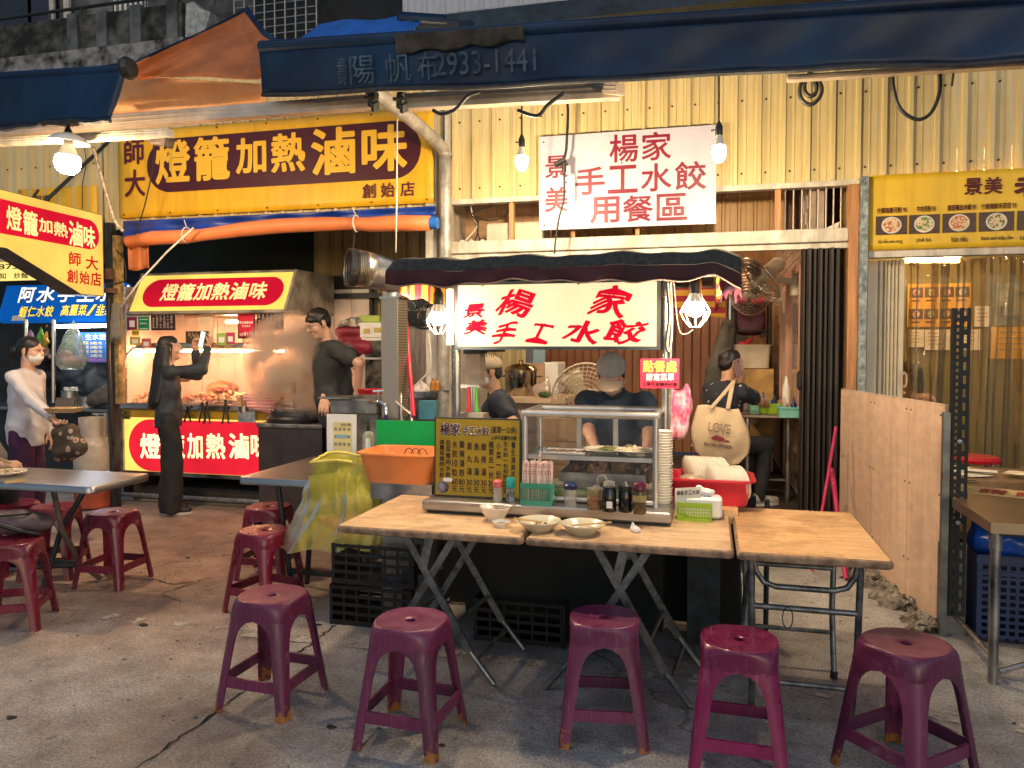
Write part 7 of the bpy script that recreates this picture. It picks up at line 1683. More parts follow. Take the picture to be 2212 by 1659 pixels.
b=MB();b.bx(XY(812,4.5),XY(938,4.5),4.5,4.515,onY(870,990,4.5).z,onY(870,909,4.5).z);obj('green_board',b,mat('green_plastic_board',(.0,.30,.065),.4,var=.06),label='bright green plastic board behind the orange basin',cat='board')
F=quadY((707,893),(770,897),(768,992),(705,988),4.82);T=board('notice_board',F,.01,white_p,label='white board with a yellow instruction sheet beside the sink',cat='notice')
b=MB();b.prism(F.rect(.22,.18,.86,.86,.003),-F.n*.001);ps=obj('sheet',b,mat('yellow_sheet',(.68,.58,.26),.6,var=.15),T);b=MB()
for i in range(4):
    for j in range(3):b.prism(F.rect(.27+.15*i,.30+.17*j,.36+.15*i,.37+.17*j,.005),-F.n*.001)
row_text(b,F,'洗手步驟',.5,.2,.84,.27,.01,.005);obj('drawing',b,mat('grey_ink',(.25,.22,.15),.6,var=0),ps,kind='stuff')
b=MB();b.prism(F.rect(.34,.46,.72,.53,.006),-F.n*.001);obj('blue_band',b,mat('sky_blue_ink',(.2,.4,.5),.6,var=0),ps)
c=onY(796,984,4.7);T=thing('soap_bottle',c,'cloudy soap bottle with a black pump by the green board','bottle')
b=MB();b.lathe([(0,0),(.038,0),(.04,.01),(.04,.13),(.03,.155),(.012,.165)],c,16);obj('body',b,film('cloudy_soap',(.6,.62,.5),.7),T,smooth=40);b=MB();b.lathe([(.013,.165),(.013,.20),(.006,.205),(.006,.23),(0,.231)],c,10);b.tube([c+Vector((0,0,.225)),c+Vector((-.03,-.03,.222))],.005,6);obj('pump',b,blackp,T)
F=Fr(c+Vector((.0,-.042,.12)),(.035,0,0),(0,0,-.09));b=MB();b.prism(F.rect(0,0,1,1),-F.n*.002);obj('label_patch',b,white_ink,T)
b=MB();b.bx(XY(700,4.78),XY(830,4.78),4.6,5.0,.76,.775);obj('drain_board',b,steel_d,label='dark steel drain board under the soap bottle',cat='board')
# perforated duct and silver hose
yd=4.95;xa,xb=XY(823,yd),XY(860,yd);za,zb_=onY(840,905,yd).z,onY(840,642,yd).z
pm_=mat('perforated_steel',(.32,.30,.27),.4,.8,var=0);N,L=pm_.node_tree.nodes,pm_.node_tree.links
tc=N.new('ShaderNodeTexCoord');mp=N.new('ShaderNodeMapping');mp.inputs['Rotation'].default_value=(0,radians(45),0);L.new(tc.outputs['Object'],mp.inputs[0]);ck=N.new('ShaderNodeTexVoronoi');ck.inputs['Scale'].default_value=75;ck.inputs['Randomness'].default_value=.0;L.new(mp.outputs[0],ck.inputs[0]);cr=N.new('ShaderNodeValToRGB');cr.color_ramp.elements[0].position=.28;cr.color_ramp.elements[0].color=(.03,.028,.025,1);cr.color_ramp.elements[1].position=.42;cr.color_ramp.elements[1].color=(.42,.38,.32,1);L.new(ck.outputs[0],cr.inputs[0]);L.new(cr.outputs[0],N['Principled BSDF'].inputs['Base Color'])
T=thing('exhaust_duct',((xa+xb)/2,yd+.1,za),'perforated metal exhaust duct rising into the silver hose','duct')
b=MB();b.bx(xa,xb,yd,yd+.18,za,zb_,.006);obj('perforated_casing',b,pm_,T);b=MB();b.tube([((xa+xb)/2,yd+.09,zb_),((xa+xb)/2,yd+.09,zb_+.14)],.085,16);b.bx(xa-.01,xb+.01,yd-.004,yd+.19,zb_-.01,zb_+.006);obj('neck',b,steel,T,smooth=50)
foil=mat('foil',(.5,.45,.38),.3,1.,var=.3,scale=12,bump=.25,bscale=24)
hp=[onY(752,577,4.7),onY(792,582,4.78),onY(828,592,4.9),onY(860,602,5.02)];P=[];R_=[]
for i in range(49):k=i/48*3;j=min(int(k),2);P.append(hp[j].lerp(hp[j+1],k-j));R_.append(.122-.02*i/48+(.006 if i % 2 else-.004))
T=thing('exhaust_hose',hp[0],'ribbed silver exhaust hose with an open dark mouth','hose');b=MB();b.tube(P,R_,20,cap=False);obj('hose_skin',b,foil,T,smooth=60,solid=.004);b=MB();d=(P[0]-P[2]).normalized();b.tube([P[0]+d*.004,P[0]-d*.05],[.125,.125],20,cap=False);obj('mouth_ring',b,blackp,T,solid=.006);b=MB();b.tube([P[6],P[6]-d*.004],.111,20);obj('dark_inside',b,blackp,T)
# fridge, tub, shelves, red bag behind the man
yr=6.7;xa,xb=XY(781,yr),XY(838,yr);T=thing('glass_fridge',((xa+xb)/2,yr+.25,.3),'narrow white fridge with a glass door behind the perforated duct','fridge')
zt=onY(800,697,yr).z;b=MB();b.bx(xa,xb,yr+.03,yr+.5,.5,zt-.14);b.bx(xa-.01,xb,yr-.01,yr+.5,zt-.139,zt);obj('body',b,white_p,T);b=MB()
for x_ in (xa,xb-.03):b.bx(x_,x_+.03,yr,yr+.028,.5,zt-.14)
b.bx(xa+.03,xb-.03,yr,yr+.028,zt-.17,zt-.14);obj('door_frame',b,white_p,T);b=MB();b.bx(xa+.031,xb-.031,yr+.01,yr+.02,.5,zt-.171);obj('door_pane',b,mat('dark_fridge_glass',(.05,.05,.045),.1,var=.8,scale=9,col2=(.25,.23,.2)),T)
for k in range(3):b=MB();z_=zt-.35-.3*k;b.bx(xa+.032,xb-.032,yr+.004,yr+.009,z_,z_+.02);obj('shelf_edge',b,white_p,T)
F=Fr((xa+.0,yr-.012,zt-.03),(xb-xa,0,0),(0,0,-.09));b=MB();b.prism(F.rect(.1,.3,.35,.8,.002),-F.n*.001);b.prism(F.rect(.5,.2,.8,.7,.002),-F.n*.001);obj('label_patch',b,mat('yellow_tag',(.5,.4,.1),.6),T)
s=SDF();q=onY(768,728,6.75);s.cone(q+Vector((-.16,0,.05)),q+Vector((.12,0,.05)),.06,.06,.03);s.cone(q+Vector((-.14,0,-.1)),q+Vector((.12,0,-.1)),.09,.09,.05);obj('red_bag',s.mesh(.014,.01,40),mat('crimson_bag',(.22,.01,.03),.5,var=.3),label='crimson bag behind the man with glasses',cat='bag',smooth=True)
s=SDF();q=onY(762,700,6.7);[s.cone(q+Vector((random.uniform(-.16,.12),0,random.uniform(-.02,.05))),q+Vector((random.uniform(-.16,.12),0,random.uniform(-.02,.06))),.025,.02,.006) for _ in range(9)];obj('clear_bag',s.mesh(.010,.006,60),mat('bag_of_tins',(.25,.25,.22),.25,var=.8,scale=16,col2=(.6,.55,.45)),label='clear bag of odds and ends on top of the crimson bag',cat='bag',smooth=True)
b=MB();q=onY(797,693,6.75);b.bx(q.x-.10,q.x+.12,6.72,6.86,zt+.001,zt+.07,.01);obj('lime_tub',b,mat('lime_tub_plastic',(.35,.45,.08),.5),label='lime green tub on top of the fridge',cat='tub')
# steel wall panel, counter, red bucket, red pole, mop
ya=6.35;b=MB();b.bx(XY(872,ya),XY(942,ya),ya,ya+.02,onY(900,850,ya).z,onY(900,652,ya).z);obj('steel_sheet',b,mat('stained_steel_panel',(.36,.26,.20),.3,.8,var=.5,scale=4,stretch=(4,4,.5)),label='stained steel panel on the kitchen wall left of the cart',cat='panel')
b=MB();b.bx(XY(868,ya-.01),XY(960,ya-.01),ya-.05,ya-.01,onY(900,705,ya).z,onY(900,672,ya).z);obj('dark_hood',b,mat('dark_teal_metal',(0,0,0)),label='dark hood strip above the stained steel panel',cat='hood')
b=MB();z_=onY(900,845,6.0).z;b.bx(XY(800,6.0),XY(945,6.0),5.9,6.34,z_-.05,z_);b.bx(XY(868,6.0),XY(945,6.0),5.95,6.3,.1,z_-.051);obj('kitchen_counter',b,steel_d,label='worn steel counter along the kitchen wall',cat='counter')
b=MB();q=onY(803,850,5.75);b.lathe([(0,0),(.09,0),(.115,.10),(.12,.105),(.108,.1),(.085,.01),(0,.01)],q-Vector((0,0,.07)),18);obj('red_bowl',b,red_p,label='red plastic bowl behind the perforated duct',cat='bowl',smooth=40)
b=MB();b.tube([onY(876,690,5.3),onY(893,900,4.9)],.017,8);obj('red_pole',b,mat('crimson_pole',(.5,.01,.04),.35),label='crimson pole leaning between the duct and the steel panel',cat='pole',smooth=50)
for a,e,lab in ((onY(856,868,4.9),onY(888,895,4.75),'short slanting metal tube over the green board'),(onY(866,850,5.0),onY(868,935,4.9),'upright pale rod behind the green board, nearer the duct'),(onY(887,850,5.0),onY(890,935,4.9),'upright pale rod behind the green board, beside the crimson pole')):b=MB();b.tube([a,e],.009,7);obj('metal_rod',b,alum,label=lab,cat='rod')
s=SDF();q=onY(910,842,6.05);s.ell(q,(.09,.06,.06));s.cone(q,q+Vector((0,0,.09)),.05,.015,.02);obj('white_bag',s.mesh(.011,.009,55),mat('white_bag_plastic',(.6,.54,.5),.4),label='white plastic bag on the kitchen counter',cat='bag',smooth=True)
for u,m_ in ((940,mat('amber_small',(.4,.16,.03),.2)),(949,mat('amber_small',(0,0,0)))):b=MB();q=onY(u-5,843,5.95);b.lathe([(0,0),(.022,0),(.022,.06),(.01,.08),(.01,.1),(0,.1)],q,10);obj('sauce_bottle',b,m_,label='small amber bottle on the kitchen counter, %s one' % ('left' if u == 940 else 'right'),cat='bottle')
b=MB();q=onY(925,885,5.6);b.box(q,(.12,.1,.14));obj('blue_basket',b,mat('blue_basket_plastic',(.06,.22,.32),.5),label='small blue basket below the kitchen counter',cat='basket')
cable([(925,720),(930,790),(905,825),(880,845)],5.9,.007,'white hose curving down to the kitchen counter',wcab)
# wall fan, black, beside the duct
def fan(name,c,r,nrm,m_cage,m_blade,label,hub=None,bracket=True,rings=7,spokes=28):
    T=thing(name,c,label,'fan');n=Vector(nrm).normalized();R=Vector((0,0,1)).rotation_difference(n).to_matrix();c=Vector(c)
    P=lambda a,rr,z:c+R @ Vector((rr*cos(a),rr*sin(a),z));b=MB()
    for k in range(rings):rr=r*(k+1)/rings;z=.07*(1-(rr/r) ** 2);b.tube([P(2*pi*i/28,rr,z) for i in range(28)],.0035 if k<rings-1 else .009,5,closed=True)
    for i in range(spokes):a=2*pi*i/spokes;b.tube([P(a,r*.18,.07),P(a,r*.6,.05),P(a,r,0),P(a,r*.7,-.07)],.002,4)
    obj('guard',b,m_cage,T,kind='stuff')
    for i in range(3):
        a0=2*pi*i/3;b=MB();b.grid(lambda s,t:P(a0+(s-.5)*(1.1-.3*t),r*(.15+.72*t),.01+.05*(s-.5)),6,6);obj('blade',b,m_blade,T,smooth=True,solid=.003)
    b=MB();b.lathe([(0,.09),(r*.16,.085),(r*.18,.06),(r*.18,-.06),(r*.3,-.08),(r*.3,-.2),(r*.2,-.24),(0,-.24)],(0,0,0),16);b.v=[tuple(c+R @ Vector(p)) for p in b.v];obj('motor',b,hub or m_blade,T,smooth=40)
    return T
fan('wall_fan',onY(905,655,5.6),.21,(-.45,-1,-.35),dark_iron,mat('smoky_blade',(.06,.075,.08),.2),'black wall fan under the left end of the canopy')
# ================================================================== KITCHEN BEHIND THE CART
yk=6.0;za=onY(1150,858,yk).z
kt=thing('prep_table',(XY(1150,yk),yk+.25,0),'pale prep counter with a lidded pot behind the man in navy','counter')
b=MB();b.bx(XY(1075,yk),XY(1225,yk),yk-.1,yk+.5,za-.04,za);obj('top',b,mat('tan_counter',(.46,.33,.22),.4,var=.12),kt);b=MB();b.bx(XY(1090,yk),XY(1205,yk),yk-.05,yk+.45,.1,za-.041);obj('cabinet',b,mat('tan_cabinet',(.36,.25,.17),.5),kt)
for k in range(2):b=MB();z_=za-.1-.2*k;b.bx(XY(1120,yk),XY(1195,yk),yk-.065,yk-.051,z_-.16,z_);obj('drawer',b,MATS['tan_cabinet'],kt)
c=onY(1125,858,yk+.2);c.z=za;T=thing('lidded_pot',c,'tall steel pot with a golden lid on the prep counter','pot')
b=MB();b.lathe([(0,0),(.13,0),(.135,.01),(.135,.20),(.14,.205),(.14,.212),(0,.212)],c,24);obj('body',b,mat('mirror_steel',(.35,.3,.25),.12,1.),T,smooth=40);b=MB();b.lathe([(.142,.213),(.12,.24),(.06,.262),(.02,.268),(.018,.29),(.025,.295),(0,.3)],c,24);obj('lid',b,mat('golden_steel',(.45,.30,.13),.18,1.),T,smooth=40)
b=MB()
for s_ in (-1,1):b=MB();b.tube([c+Vector((s_*.135,-.02,.16)),c+Vector((s_*.175,-.02,.16)),c+Vector((s_*.175,.02,.16)),c+Vector((s_*.135,.02,.16))],.006,6);obj('handle',b,blackp,T)
s=SDF();q=onY(1168,856,yk);s.ell(q+Vector((0,0,.05)),(.08,.06,.06));s.cone(q+Vector((.04,0,.06)),q+Vector((.06,0,.17)),.05,.012,.02);obj('clear_bag',s.mesh(.011,.01,55),film('frost_bag',(.7,.6,.5),.5),label='clear plastic bag beside the lidded pot',cat='bag',smooth=True)
s=SDF();q=onY(1178,858,yk-.05);s.ell(q+Vector((0,0,.02)),(.07,.05,.03));obj('herb_heap',s.mesh(.009,.012,90),mat('dark_herb',(.03,.06,.015),.7,var=.5),label='small heap of dark herbs on the prep counter',cat='vegetable')
b=MB();b.bx(XY(1172,7.2),XY(1205,7.2),7.2,7.6,za-.05,onY(1190,783,7.2).z,.01);obj('white_case',b,white_p,label='white upright case behind the lidded pot',cat='case')
b=MB();b.bx(XY(1128,6.9),XY(1176,6.9),6.9,6.92,za,onY(1150,784,6.9).z);obj('brown_sheet',b,mat('brown_sheet_board',(.36,.22,.13),.7),label='plain brown sheet standing behind the lidded pot',cat='board')
for i in range(3):
    b=MB();x=XY(1180,5.6)+.0;z_=.52+.17*i;b.bx(x+random.uniform(-.02,.02),x+.30,5.45,5.75,z_,z_+.165);T=obj('cardboard_box',b,cardb,label=['lowest','middle','topmost'][i]+' cardboard box of the stack behind the display case',cat='box')
    b=MB();b.bx(x+.13,x+.18,5.448,5.4495,z_+.02,z_+.15);obj('tape',b,mat('parcel_tape',(.42,.29,.16),.3),T)
b=MB();b.bx(XY(1180,5.6),XY(1180,5.6)+.32,5.45,5.75,.28,.518);obj('crate_base',b,dark_iron,label='dark crate under the cardboard boxes',cat='crate')
fan('floor_fan',onY(1266,862,5.5),.26,(-.1,-1,.05),mat('tan_fan_wire',(.42,.34,.24),.4),mat('tan_blade',(.34,.28,.2),.4),'round tan fan standing behind the man in the grey cap',rings=9,spokes=40)
b=MB();q=onY(1266,862,5.62);b.tube([q,Vector((q.x,q.y,.3))],.02,8);b.lathe([(0,0),(.2,0),(.18,.03),(0,.05)],(q.x,q.y,FZ),18);obj('fan_stand',b,cream_p,label='stand of the round tan fan',cat='stand')
# hanging clear box, knives and spoons at the left pole
F=quadY((1005,765),(1036,764),(1036,830),(1006,829),4.3);T=board('clear_box',F,.12,film('milky_box',(.66,.6,.52),.6),label='milky plastic box hung inside the left cart pole',cat='box')
b=MB();b.bx(F.tl.x-.01,F.tl.x+F.ex.x+.01,4.29,4.43,F.tl.z,F.tl.z+.05);obj('lid',b,dark_iron,T)
b=MB();b.bx(XY(1000,4.35),XY(1040,4.35),4.3,4.34,onY(1010,838,4.3).z,onY(1010,831,4.3).z);obj('knife_rack',b,white_p,label='white rack strip below the milky box',cat='rack')
for i,(u,m_) in enumerate(((1012,red_p),(1018,steel),(1023,steel),(1029,mat('green_handle',(.1,.5,.05),.4)))):b=MB();b.tube([onY(u,836,4.28),onY(u+1,880,4.28)],.008,6);b.tube([onY(u+1,880,4.28),onY(u+2,905,4.28)],.014,6);obj('kitchen_tool',b,m_,label=['red handled tool','left steel tool','right steel tool','green handled tool'][i]+' hanging on the rack by the left cart pole',cat='tool')
b=MB();b.bx(XY(1010,4.3),XY(1072,4.3),4.3,4.5,onY(1030,760,4.3).z,onY(1030,752,4.3).z);[b.tube([onY(1040+5*i,755,4.32),onY(1042+5*i,772,4.32)],.002,5) for i in range(7)];obj('wire_basket',b,dark_iron,label='wire basket hanging below the lit sign',cat='basket')
b=MB();q=onY(1002,965,4.0);b.box(onY(1020,915,4.0),(.16,.1,.12));obj('steel_caddy',b,mat('dull_caddy',(.4,.36,.3),.4,.6),label='dull metal caddy behind the menu board',cat='caddy')
# pink striped bag hung at the right cart pole
s=SDF();q=onY(1468,885,4.15);s.ell(q,(.085,.06,.11));s.cone(q+Vector((.02,0,.07)),q+Vector((.035,0,.13)),.04,.02,.03);s.ell(q+Vector((-.015,0,-.10)),(.075,.06,.07));s.cone(q+Vector((.0,0,.07)),q+Vector((-.05,0,.12)),.03,.012,.02)
obj('pink_bag',s.mesh(.010,.016,45),mat('pink_translucent_bag',(.72,.10,.26),.35,var=.0,scale=16,col2=(.80,.52,.54),lo=.42,hi=.6,stretch=(2,2,1),sss=.2),label='bulging pink and white patterned bag hanging beside the right cart pole',cat='bag',smooth=True)
s=SDF();q=onY(1447,858,4.2);s.ell(q,(.03,.04,.05));s.cone(q,q+Vector((0,0,-.1)),.025,.03);obj('green_bag',s.mesh(.01,.008,60),mat('bright_green_bag',(.2,.6,.08),.4),label='bright green bag peeping out behind the pink patterned bag',cat='bag',smooth=True)
# ================================================================== DINING AREA FURNITURE
yq=6.95;zt=FZ+.72
wt=thing('wall_table',(.35,7.2,FZ),'steel topped dining table along the tiled wall','table')
xa=XY(1600,6.55);b=MB();b.bx(xa,XT-.02,6.45,8.9,zt-.03,zt,.006);obj('tabletop',b,mat('brown_steel_top',(.34,.28,.23),.22,.9,var=.3,scale=4),wt)
for x,y in ((xa+.06,6.55),(XT-.1,6.55),(xa+.06,8.7)):b=MB();b.tube([(x,y,FZ),(x,y,zt-.03)],.02,8);obj('leg',b,steel_d,wt)
b=MB();b.tube([(xa+.06,6.55,FZ+.18),(XT-.1,6.55,FZ+.18)],.013,8);obj('stretcher',b,steel_d,wt)
for i,(uv,x,m_,lab) in enumerate((((1640,886),.55,mat('mint_plastic',(.16,.42,.34),.4),'mint basket of sauce bottles, farther one on the dining table'),((1664,892),.57,lime,'lime basket of sauce bottles in the middle of the dining table'),((1706,901),.60,MATS['mint_plastic'],'mint basket of sauce bottles, nearest one on the dining table'))):
    x,y,z_=onZ(*uv,zt);basin('sauce_basket',(x,y,zt+.001),.17,.13,.08,m_,lab,'basket',1.1,0,.008)
    for k,(dx,mm,lb) in enumerate(((-.04,clr,'clear squeeze bottle'),(.03,mat('navy_bottle',(.01,.02,.09),.3),'navy squeeze bottle'))):b=MB();b.lathe([(0,0),(.024,0),(.024,.085),(.01,.11),(.004,.145),(0,.146)],(x+dx,y+.02*k,zt+.012),12);obj('squeeze_bottle',b,mm,label=lb+' in the '+['farther mint','lime','nearest mint'][i]+' basket',cat='bottle',smooth=40)
for k in range(2):b=MB();b.lathe([(0,0),(.028,0),(.028,.15),(.013,.18),(.012,.2),(.004,.24),(0,.24)],(XT-.065,7.05+.10*k,WZ0-.005),14);obj('white_bottle',b,white_p,label=['white squeeze bottle on the window sill, nearer the street','white squeeze bottle on the window sill, nearer the back'][k],cat='bottle',smooth=40)
# things in the far corner: rack, purple drum, bin, board
yz=8.6;x0,x1=XY(1588,yz),XY(1664,yz)
T=thing('wire_rack',((x0+x1)/2,yz+.2,FZ),'dark wire rack in the far corner of the dining area','rack')
for x in (x0,x1):
    for y in (yz,yz+.4):b=MB();b.tube([(x,y,FZ),(x,y,onY(1600,650,yz).z)],.013,6);obj('post',b,dark_iron,T)
for v in (712,762,880):
    z_=onY(1600,v,yz).z;b=MB();b.bx(x0,x1,yz,yz+.4,z_-.02,z_);obj('shelf',b,dark_iron,T)
z_=onY(1600,712,yz).z;c=Vector((XY(1620,yz),yz+.02,onY(1620,690,yz).z));R=Matrix.Rotation(pi/2,3,'X')
T=thing('plastic_stool',c-Vector((0,0,.2)),'dark purple plastic stool lying on its side on the wire rack','stool');plum=mat('plum_plastic',(.07,.008,.03),.3)
b=MB();rows=[[c+Vector((x,yy,z)) for x,z in superell(n,r,32)] for n,r,yy in ((4,.17,.16),(4,.165,.03),(3,.16,0),(2.4,.15,-.012),(2.1,.13,-.014),(2,.03,-.01))];b.loft(rows);obj('seat',b,plum,T,smooth=40);b=MB();b.tube([c+Vector((.02*cos(k),-.016,.02*sin(k))) for k in range(7)],.004,5,closed=True);obj('seat_hole',b,ink,T)
for sx_ in (-1,1):
    for sz_ in (-1,1):b=MB();b.box(c+Vector((sx_*.16,.31,sz_*.16)),(.06,.28,.06));obj('leg',b,plum,T)
s=SDF();q=c+Vector((.0,.0,.20));s.ell(q,(.17,.1,.05));s.ell(q+Vector((-.15,-.02,.0)),(.06,.05,.03));obj('pink_bag',s.mesh(.012,.014,50),mat('rose_bag_plastic',(.62,.06,.14),.35,var=.3),label='rose pink plastic bag on top of the purple stool on the rack',cat='bag',smooth=True)
s=SDF();q=onY(1605,748,yz+.05);s.ell(q,(.07,.06,.07));s.cone(q,q+Vector((.1,0,.09)),.04,.02,.03);obj('red_cloth',s.mesh(.012,.012,55),mat('red_cloth',(.5,.03,.05),.6,var=.3),label='red cloth bundle on the lower rack shelf',cat='cloth',smooth=True)
basin('cream_bin',(XY(1622,8.35),8.3,onY(1620,795,8.2).z),.34,.3,.24,cream_p,'cream plastic bin on top of the yellow board','bin',1.08)
b=MB();q0=onY(1592,870,8.1);b.bx(XY(1584,8.1),XY(1672,8.1),8.1,8.5,FZ,onY(1620,797,8.1).z);obj('yellow_cabinet',b,mat('scuffed_ochre_board',(.46,.28,.09),.5,var=.4,scale=5),label='scuffed ochre cabinet behind the dining table',cat='cabinet')
s=SDF();a,e=onY(1582,700,7.9),onY(1560,800,7.8);a.x-=.05;e.x-=.06;s.cone(a,e,.06,.10,.05);s.cone(a+Vector((.05,0,-.02)),e+Vector((.08,0,0)),.04,.07,.02);s.cone(e,e+Vector((-.02,0,-.3)),.10,.12,.05);obj('hanging_coat',s.mesh(.014,.010,40),mat('grey_coat_cloth',(.085,.078,.07),.8,var=.3),label='grey coat hanging behind the diner with the tote bag',cat='coat',smooth=True)
fan('wall_fan',Vector((XT-.30,6.9,2.13)),.22,(-.75,-.25,-.65),mat('chrome_fan_wire',(.4,.36,.3),.3,.7),mat('smoke_blade',(.20,.18,.15),.25),'larger wall fan tilted high on the tiled wall',cream_p)
fan('wall_fan',Vector((XT-.35,7.75,2.05)),.20,(-.45,-.85,-.15),MATS['chrome_fan_wire'],MATS['smoke_blade'],'smaller wall fan deeper on the tiled wall',cream_p)
for y,z_,lab in ((6.95,2.1,'cream bracket of the larger wall fan'),(7.8,1.98,'cream bracket of the smaller wall fan')):b=MB();b.bx(XT-.05,XT-.002,y-.04,y+.04,z_-.12,z_+.10,.006);b.box((XT-.13,y,z_+.02),(.16,.04,.05),Euler((0,.2,0)),.005);obj('fan_bracket',b,cream_p,label=lab,cat='bracket')
b=MB();
for i in range(6):a=i*1.05;b.grid(lambda s,t:Vector((XT-.10+.03*cos(a)*t,6.75+.05*t*sin(a)+.01*s,1.66+.04*t*cos(a*2)-.02*i*.5)),2,3)
obj('vine_leaves',b,mat('leaf_green',(.08,.16,.03),.5),label='small green plastic vine at the interior window',cat='plant',solid=.002)
b=MB();b.tube([(0.28,6.62,FZ),(0.28,6.62,FZ+.45)],.02,6);obj('table_brace',b,dark_iron,label='dark upright below the dining table',cat='brace')
# ================================================================== RIGHT SIDE
# plywood partition
p0,p1=Vector((1.217,4.5,0)),Vector((.935,6.02,0));d=p1-p0;n_=Vector((d.y,-d.x,0)).normalized()
T=thing('plywood_partition',(p0+p1)/2,'plain plywood partition between the square table and the noodle shop','partition');ply=mat('pinkish_plywood',(.62,.43,.32),.5,var=.1,scale=3,stretch=(1,3,6),detail=8,streak=.3)
zb0,zb1,zt_=.03,.12,1.232;cuts=[0,.28,.62,1.0]
for i in range(3):
    a,c=p0+d*(cuts[i]+.0015),p0+d*(cuts[i+1]-.0015);b=MB();zA,zB=zb0+(zb1-zb0)*cuts[i],zb0+(zb1-zb0)*cuts[i+1]
    b.prism([a+Vector((0,0,zA)),c+Vector((0,0,zB)),c+Vector((0,0,zt_)),a+Vector((0,0,zt_))],n_*.018);obj('panel',b,ply,T)
b=MB();b.prism([p0+Vector((0,0,zt_+.002)),p1+Vector((0,0,zt_+.002)),p1+n_*.018+Vector((0,0,zt_+.002)),p0+n_*.018+Vector((0,0,zt_+.002))],(0,0,.006));obj('edge_strip',b,mat('pale_edge',(.55,.42,.32),.6),T)
b=MB()
for s_ in (.03,.26,.30,.60,.64,.97):
    for z_ in (.3,.75,1.18):b.lathe([(.006,0),(.006,.002),(0,.003)],p0+d*s_-n_*.001+Vector((0,0,z_)),7,R=Vector((0,0,1)).rotation_difference(-n_).to_matrix())
obj('screw',b,screwm,T,kind='stuff')
b=MB();K=30
def rub(s,t):q=p0+d*s;w=.10+.05*sin(s*23)+.04*sin(s*51);h=.06+.06*s+.012*sin(s*37)+.008*sin(s*71);return q-n_*(w*(1-t))*1+Vector((0,0,h*sin(t*pi/2)+.004*sin(s*130+t*40)*t)) if True else None
b.grid(lambda s,t:rub(s,t)-n_*.004+Vector((random.gauss(0,.009),random.gauss(0,.009),random.uniform(-.022,.016)*min(1,3*t))),110,9);obj('rubble_kerb',b,mat('rough_broken_concrete',(.11,.085,.065),.95,var=.6,scale=9,col2=(.33,.28,.23),bump=.9,bscale=30),label='rough broken concrete kerb along the foot of the plywood',kind='structure')
# black slotted angle post
T=thing('slotted_post',p0+Vector((.02,-.06,0)),'black slotted angle steel post at the end of the plywood','post');blk=mat('black_slotted_paint',(.006,.010,.012),.5,.0,var=.2,spec=.3);sl=mat('slot_gap',(.16,.13,.10),.6,var=.3)
q=p0+Vector((.035,-.04,0));za_,zb_=.12,onY(2066,665,q.y).z
b=MB()
# web with real round and long holes: strips between hole rows
w=.075;x0_,x1_=q.x-.01,q.x+.065
b.bx(x0_,x0_+.010,q.y,q.y+.004,za_,zb_);b.bx(x0_+.022,x0_+.044,q.y,q.y+.004,za_,zb_);b.bx(x1_-.016,x1_,q.y,q.y+.004,za_,zb_)
nh=46;hz=(zb_-za_)/nh
for i in range(nh):z_=za_+hz*i;b.bx(x0_+.0101,x0_+.0219,q.y,q.y+.0038,z_,z_+hz*.5)
for i in range(nh // 2):z_=za_+2*hz*i;b.bx(x0_+.0441,x1_-.0161,q.y,q.y+.0038,z_,z_+hz*.8)
b.bx(x0_-.004,x0_-.0002,q.y,q.y+.05,za_,zb_);obj('slotted_angle',b,blk,T)
b=MB();b.bx(x0_-.04,x0_-.006,q.y+.01,q.y+.05,0,1.20);b.bx(x0_-.04,x1_+.02,q.y+.055,q.y+.075,0,.5);obj('frame_post',b,mat('grey_steel_tube',(.16,.17,.17),.4,.6,var=.4),T)
for z_ in (1.05,.62):b=MB();b.lathe([(.012,0),(.012,.006),(0,.009)],(x0_+.034,q.y-.001,z_),8,R=Matrix.Rotation(pi/2,3,'X'));obj('bolt',b,galv,T)
# brooms by the dark door
for u0,v0,u1,v1,lab in ((1806,922,1776,1102,'thin magenta stick leaning by the dark folding door'),(1796,1012,1808,1104,'ribbed pink broom handle by the dark folding door')):
    a,c=onY(u0,v0,5.75),onY(u1,v1,5.6);dd=(c-a).normalized();e=a+dd*((a.z-.02)/-dd.z);b=MB();b.tube([a,e],.011 if 'thin' in lab else .016,8)
    if 'ribbed' in lab:
        for k in range(6):b.tube([a+dd*(.02+.03*k),a+dd*(.033+.03*k)],.0195,8)
    obj('broom_handle',b,mat('magenta_stick',(.5,.02,.10),.35),label=lab,cat='broom',smooth=50)
# metal table at the right edge
TX0,TY0,tz=1.245,3.88,.75
T=thing('steel_table',(1.8,4.7,0),'steel table of the noodle shop at the right edge with order sheets','table')
b=MB();b.bx(TX0,2.6,TY0,5.65,tz-.004,tz);b.bx(TX0,2.6,TY0,TY0+.004,tz-.05,tz-.0041);b.bx(TX0,TX0+.004,TY0+.0041,5.65,tz-.05,tz-.0041);b.bx(TX0+.02,2.6,TY0+.02,5.6,tz-.03,tz-.01);obj('tabletop',b,mat('oily_steel_top',(.36,.28,.19),.3,.85,var=.15,scale=2,rvar=.05),T)
for x,y in ((TX0+.03,TY0+.03),(TX0+.03,5.6),(2.5,TY0+.03)):b=MB();b.tube([(x,y,0),(x,y,tz-.05)],.021,10);b.tube([(x,y,tz-.13),(x,y,tz-.06)],.027,10);obj('leg',b,steel_d,T,smooth=50)
b=MB();b.tube([(TX0+.03,TY0+.03,.12),(TX0+.03,5.6,.12)],.014,8);obj('stretcher',b,steel_d,T);b=MB();b.tube([(TX0+.08,TY0+.1,.03),(2.4,TY0+.3,.38)],.013,8);obj('brace',b,steel_d,T)
b=MB();b.tube([(TX0-.0,TY0+.03,tz-.055),(2.6,TY0+.03,tz-.055)],.012,8);obj('front_rail',b,dark_iron,T)
